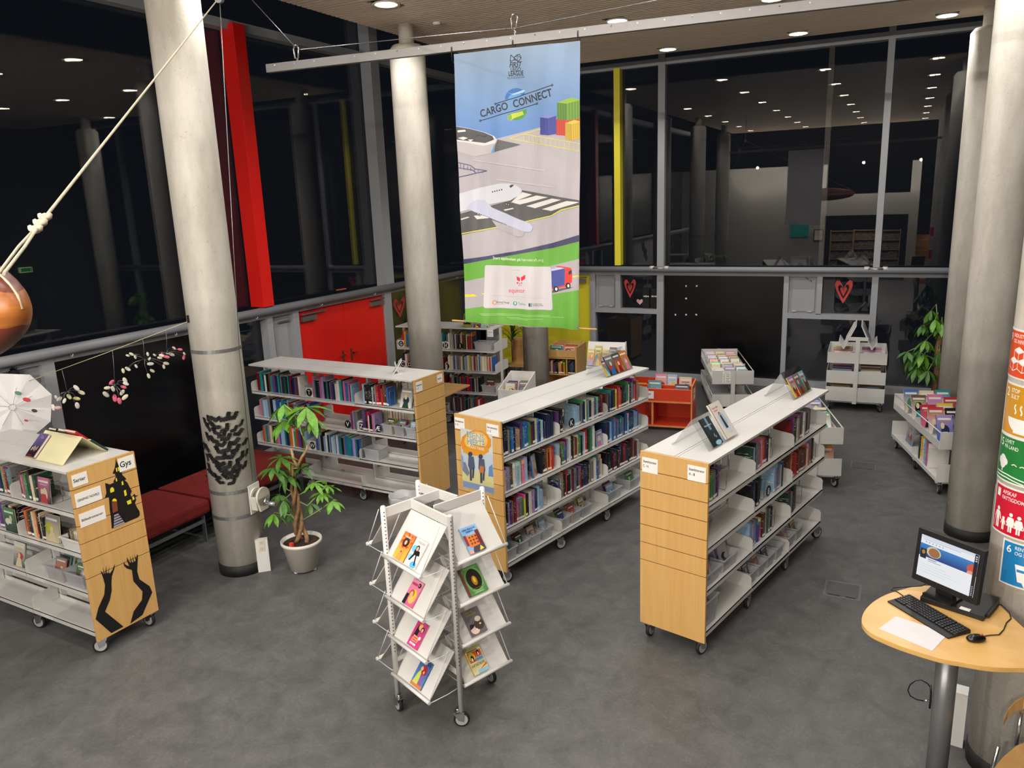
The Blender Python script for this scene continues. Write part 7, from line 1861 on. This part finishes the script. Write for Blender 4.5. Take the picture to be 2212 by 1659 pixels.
b = MB(); cxm = mw*.47; b.prism([(cxm-.05, -.0), (cxm+.05, -.0), (cxm+.035, mh*.3), (cxm-.035, mh*.3)], 'y', .032, .05) if False else b.box((cxm-.045, .03, -.045), (cxm+.045, .06, mh*.4)); b.build('neck', BLACK, mo_)
b = MB(); b.prism([(cxm-.075, -.03), (cxm+.075, -.03), (cxm+.06, .1), (cxm-.06, .1)], 'z', -.046, -.036); b.build('foot', BLACK, mo_)
k0 = P(1917, 1301, z=ZT); k1 = P(2048, 1381, z=ZT); k2 = P(2086, 1362, z=ZT); kx = (k1-k0); kw = kx.length; kd_ = abs((k2-k1).dot(Vector((-kx.y, kx.x, 0)).normalized()))
kb_ = thing('keyboard', 'black full-size keyboard on the birch desk in front of the monitor', 'keyboard', k0, math.atan2(kx.y, kx.x))
MB().prism([(0, .001), (kd_, .001), (kd_, .018), (.0, .008)], 'x', 0, kw).build('casing', BLACK, kb_, bevel=.002)
KEYM = mat('key_black', '#1a1a1c', .45); KEY = MB().box((-.5, -.5, 0), (.5, .5, 1)).mesh('key', KEYM, bevel=.12)
ks = kw/23.2; r0 = kd_*.27
for r_ in range(6):
    x = .4*ks; n_ = 0
    while x < kw-.6*ks:
        wk = ks*(1 if not (r_ == 0 and 3.6 < x/ks < 8.6) else 5.2); 
        gap = (15.1 < x/ks < 15.5) or (18.8 < x/ks < 19.2)
        o = link('key', KEY, kb_, (x+wk/2, r0+r_*(kd_*.72/6)+kd_*.05, .0085+.0095*(r0+r_*kd_*.12)/kd_), None, (wk*.86, kd_*.1, .006)); x += wk+(ks*.35 if abs(x/ks-14.6) < .5 or abs(x/ks-18.2) < .5 else 0)
lg = Art(kw, kd_, step=1e-6)
for r_ in range(5):
    for c_ in range(20): lg.rect((c_*1.12+.65)*ks, r0+r_*kd_*.12+kd_*.04, (c_*1.12+.8)*ks, r0+r_*kd_*.12+kd_*.055, '#c9c9c9')
th_k = math.atan2(.010, kd_); lo_ = lg.build('key_legends', kb_, lambda u, v, n: (u, v, .0158+.0095*v/kd_+n), INK); lo_['kind'] = 'stuff'
ms = P(2108, 1384, z=ZT); mz = thing('computer_mouse', 'black wired mouse beside the keyboard on the birch desk', 'mouse', ms, .5)
MB().ball((0, 0, .012), .026, 16, 10, (1.75, 1, .75)).build('body', mat('gloss_black', '#0c0c0e', .2), mz); MB().cyl((.018, 0, .028), (.03, 0, .0275), .004, n=8).build('wheel', mat('tag_red', '#d8402a', .5), mz)
for v in range(1): pass
pr_ = [P(x, y, z=ZT+.0015) for x, y in ((1898, 1358), (1935, 1331), (2049, 1368), (2014, 1406))]
c_ = sum(pr_, Vector())/4; pa_ = thing('paper_sheet', 'blank white sheet of paper on the desk in front of the keyboard', 'paper', c_)
b = MB(); b.add([tuple(p-c_) for p in pr_]+[tuple(p-c_-Vector((0, 0, .001))) for p in pr_], [(0, 1, 2, 3), (7, 6, 5, 4), (0, 4, 5, 1), (1, 5, 6, 2), (2, 6, 7, 3), (3, 7, 4, 0)]).build('sheet', mat('white_paper', '#cfcdd1', .7), pa_)
zt_ = ZT+.004
cable('mouse_cable', [P(x, y, z=zt_) for x, y in ((2126, 1374), (2140, 1372), (2158, 1371), (2168, 1360), (2174, 1345), (2184, 1336), (2180, 1322), (2165, 1308), (2140, 1296), (2122, 1292))], .0025, RUBBER, 'black mouse cable curling over the desk behind the mouse')
cable('keyboard_cable', [P(x, y, z=zt_) for x, y in ((1951, 1287), (1938, 1278), (1925, 1275), (1930, 1270)) ]+[P(1990, 1266, z=zt_+.01), P(1999, 1262, z=zt_+.02)], .0025, RUBBER, 'black cable curling at the back of the desk behind the keyboard')
# chair at the desk
cp = P(2235, 1668, z=.40)
ch2 = thing('desk_chair', 'plywood chair with a curved back rail below the birch desk', 'chair', (cp.x, cp.y, 0))
SEATP = [P(x, y, z=.40)-Vector((cp.x, cp.y, 0)) for x, y in ((2140, 1668), (2165, 1636), (2196, 1610), (2215, 1602), (2290, 1612), (2340, 1680), (2300, 1750), (2200, 1740), (2150, 1705))]
MB().prism([(p.x, p.y) for p in SEATP], 'z', .385, .40).build('seat', PLY, ch2, bevel=.004)
sv = [P(x, y, Y=cp.y+.28)-Vector((cp.x, cp.y, 0)) for x, y in ((2166, 1532), (2176, 1520), (2192, 1511), (2212, 1508), (2260, 1506), (2310, 1515))]
b = MB(); vs = []
for i, p in enumerate(sv):
    y = p.y-.02+.05*(i-2.5)**2/6*-1; h2 = (.018, .03, .036, .04, .04, .036)[i]
    for dy in (0, .012):
        for dz in (-h2, h2*.6): vs.append((p.x, p.y+(-.08*abs(i-3)/3)+dy, p.z+dz-.02))
fs = []
for i in range(5):
    q = i*4; fs += [(q, q+4, q+5, q+1), (q+2, q+3, q+7, q+6), (q+1, q+5, q+7, q+3), (q, q+2, q+6, q+4)]
fs += [(0, 1, 3, 2), (20, 22, 23, 21)]
b.add(vs, fs).build('back_rail', PLY, ch2)
for s_, (x, y) in (((.05), (2203, 1560)), ((.2), (2300, 1560))):
    p = P(x, y, Y=cp.y+.25)-Vector((cp.x, cp.y, 0)); q = P(x-8, y+50, Y=cp.y+.22)-Vector((cp.x, cp.y, 0)); MB().tube([p+Vector((0, .0, .06)), q, Vector((q.x, q.y, .38))], .009, 8).build('back_post', CHROME, ch2)
for x, y in ((-.13, -.13), (.13, -.13), (-.13, .16), (.13, .16)): MB().cyl((x, y, .385), (x*1.25, y*1.2, 0), .009, n=8).build('leg', CHROME, ch2)

# ================================================================== what the dark windows mirror behind the viewer
pic = thing('teal_picture', 'square teal picture on the rear wall, seen only mirrored in the back windows', 'picture', (-3.35, -3.13, 1.8))
MB().box((-.3, -.02, -.3), (.3, .02, .3)).build('canvas', mat('teal_paint', '#1f9a94', .6, var=.3, vscale=14), pic)
pic2 = thing('framed_print', 'small black framed print on the rear wall, seen only mirrored in the windows', 'picture', (-2.72, -3.13, 1.55))
MB().box((-.16, -.015, -.2), (.16, .015, .2)).build('frame', BLACK, pic2); MB().box((-.13, .015, -.17), (.13, .017, .17)).build('print', mat('print_cream', '#c9c5b4', .7, var=.2), pic2)
stc = thing('staircase', 'broad wooden stair rising behind the viewer, seen only mirrored in the windows', 'stairs', (0, 0, 0), kind='structure')
for i in range(9): MB().box((.3, -2.4-.0-.0-i*.26, 0), (2.2, -2.4-i*.26-.3, .16*(i+1))).build('step', wood_mat('stair_oak', '#8c5f30', '#a8763f', .4, (1, 8, 8)), stc)
for i in range(3):
    r_ = thing('library_shelf', 'birch library shelf of books in the room behind, %s of three, mirrored in the windows' % ordinal(i+1), 'bookcase', (-2.2+.8*i, -6.6-.5*(i % 2), 0), group='shelves in the rear library')
    for z in (.1, .45, .8, 1.15, 1.5): MB().box((-.4, -.15, z), (.4, .15, z+.02)).build('shelf', BIRCH, r_)
    for x in (-.4, .4): MB().box((x-.012, -.15, 0), (x+.012, .15, 1.55)).build('side_panel', BIRCH, r_)
    b = MB(); random.seed(60+i)
    for z in (.12, .47, .82, 1.17):
        x = -.38
        while x < .36: th = random.uniform(.02, .05); b.box((x, -.02, z), (x+th-.002, .13, z+random.uniform(.2, .27))); x += th
    o = b.build('book_rows', mat('mixed_spines', '#8a7c6a', .6, var=.8, vscale=25), r_); o['kind'] = 'stuff'
ep = P(57, 583, X=-17.85)
es = thing('exit_sign', 'lit green emergency exit sign on the far side wall, mirrored in the left windows', 'sign', (3.45, ep.y, ep.z), PI/2)
MB().box((-.14, -.02, -.06), (.14, .02, .06)).build('casing', mat('exit_glow', '#d9f2b0', .4, emis='#c9ef9a', estr=1.6), es); MB().box((-.12, .02, -.04), (.12, .022, .04)).build('pictogram', mat('exit_green', '#2f9a3c', .4, emis='#2fae44', estr=.8), es)
# orange scrap on the pipe rail
o = MB().box((-.02, -.09, 0), (.02, .09, .012)).build('orange_scrap', mat('scrap_orange', '#c9582f', .6), None, P(737, 626, X=-7.02)+Vector((0, 0, .0))); setp(o, 'small orange scrap lying on the grey pipe rail above the red door', 'scrap')
# smoke detectors
for i, y in enumerate((7.97, 9.07)):
    o = thing('smoke_detector', 'round white smoke detector on the timber ceiling, %s' % ('nearer the second pillar', 'nearer the third pillar')[i], 'smoke detector', (-4.81, y, ZC), group='ceiling smoke detectors')
    MB().lathe([(0, -.03), (.03, -.03), (.045, -.018), (.05, 0), (0, 0)], 20).build('body', WHITE2, o)
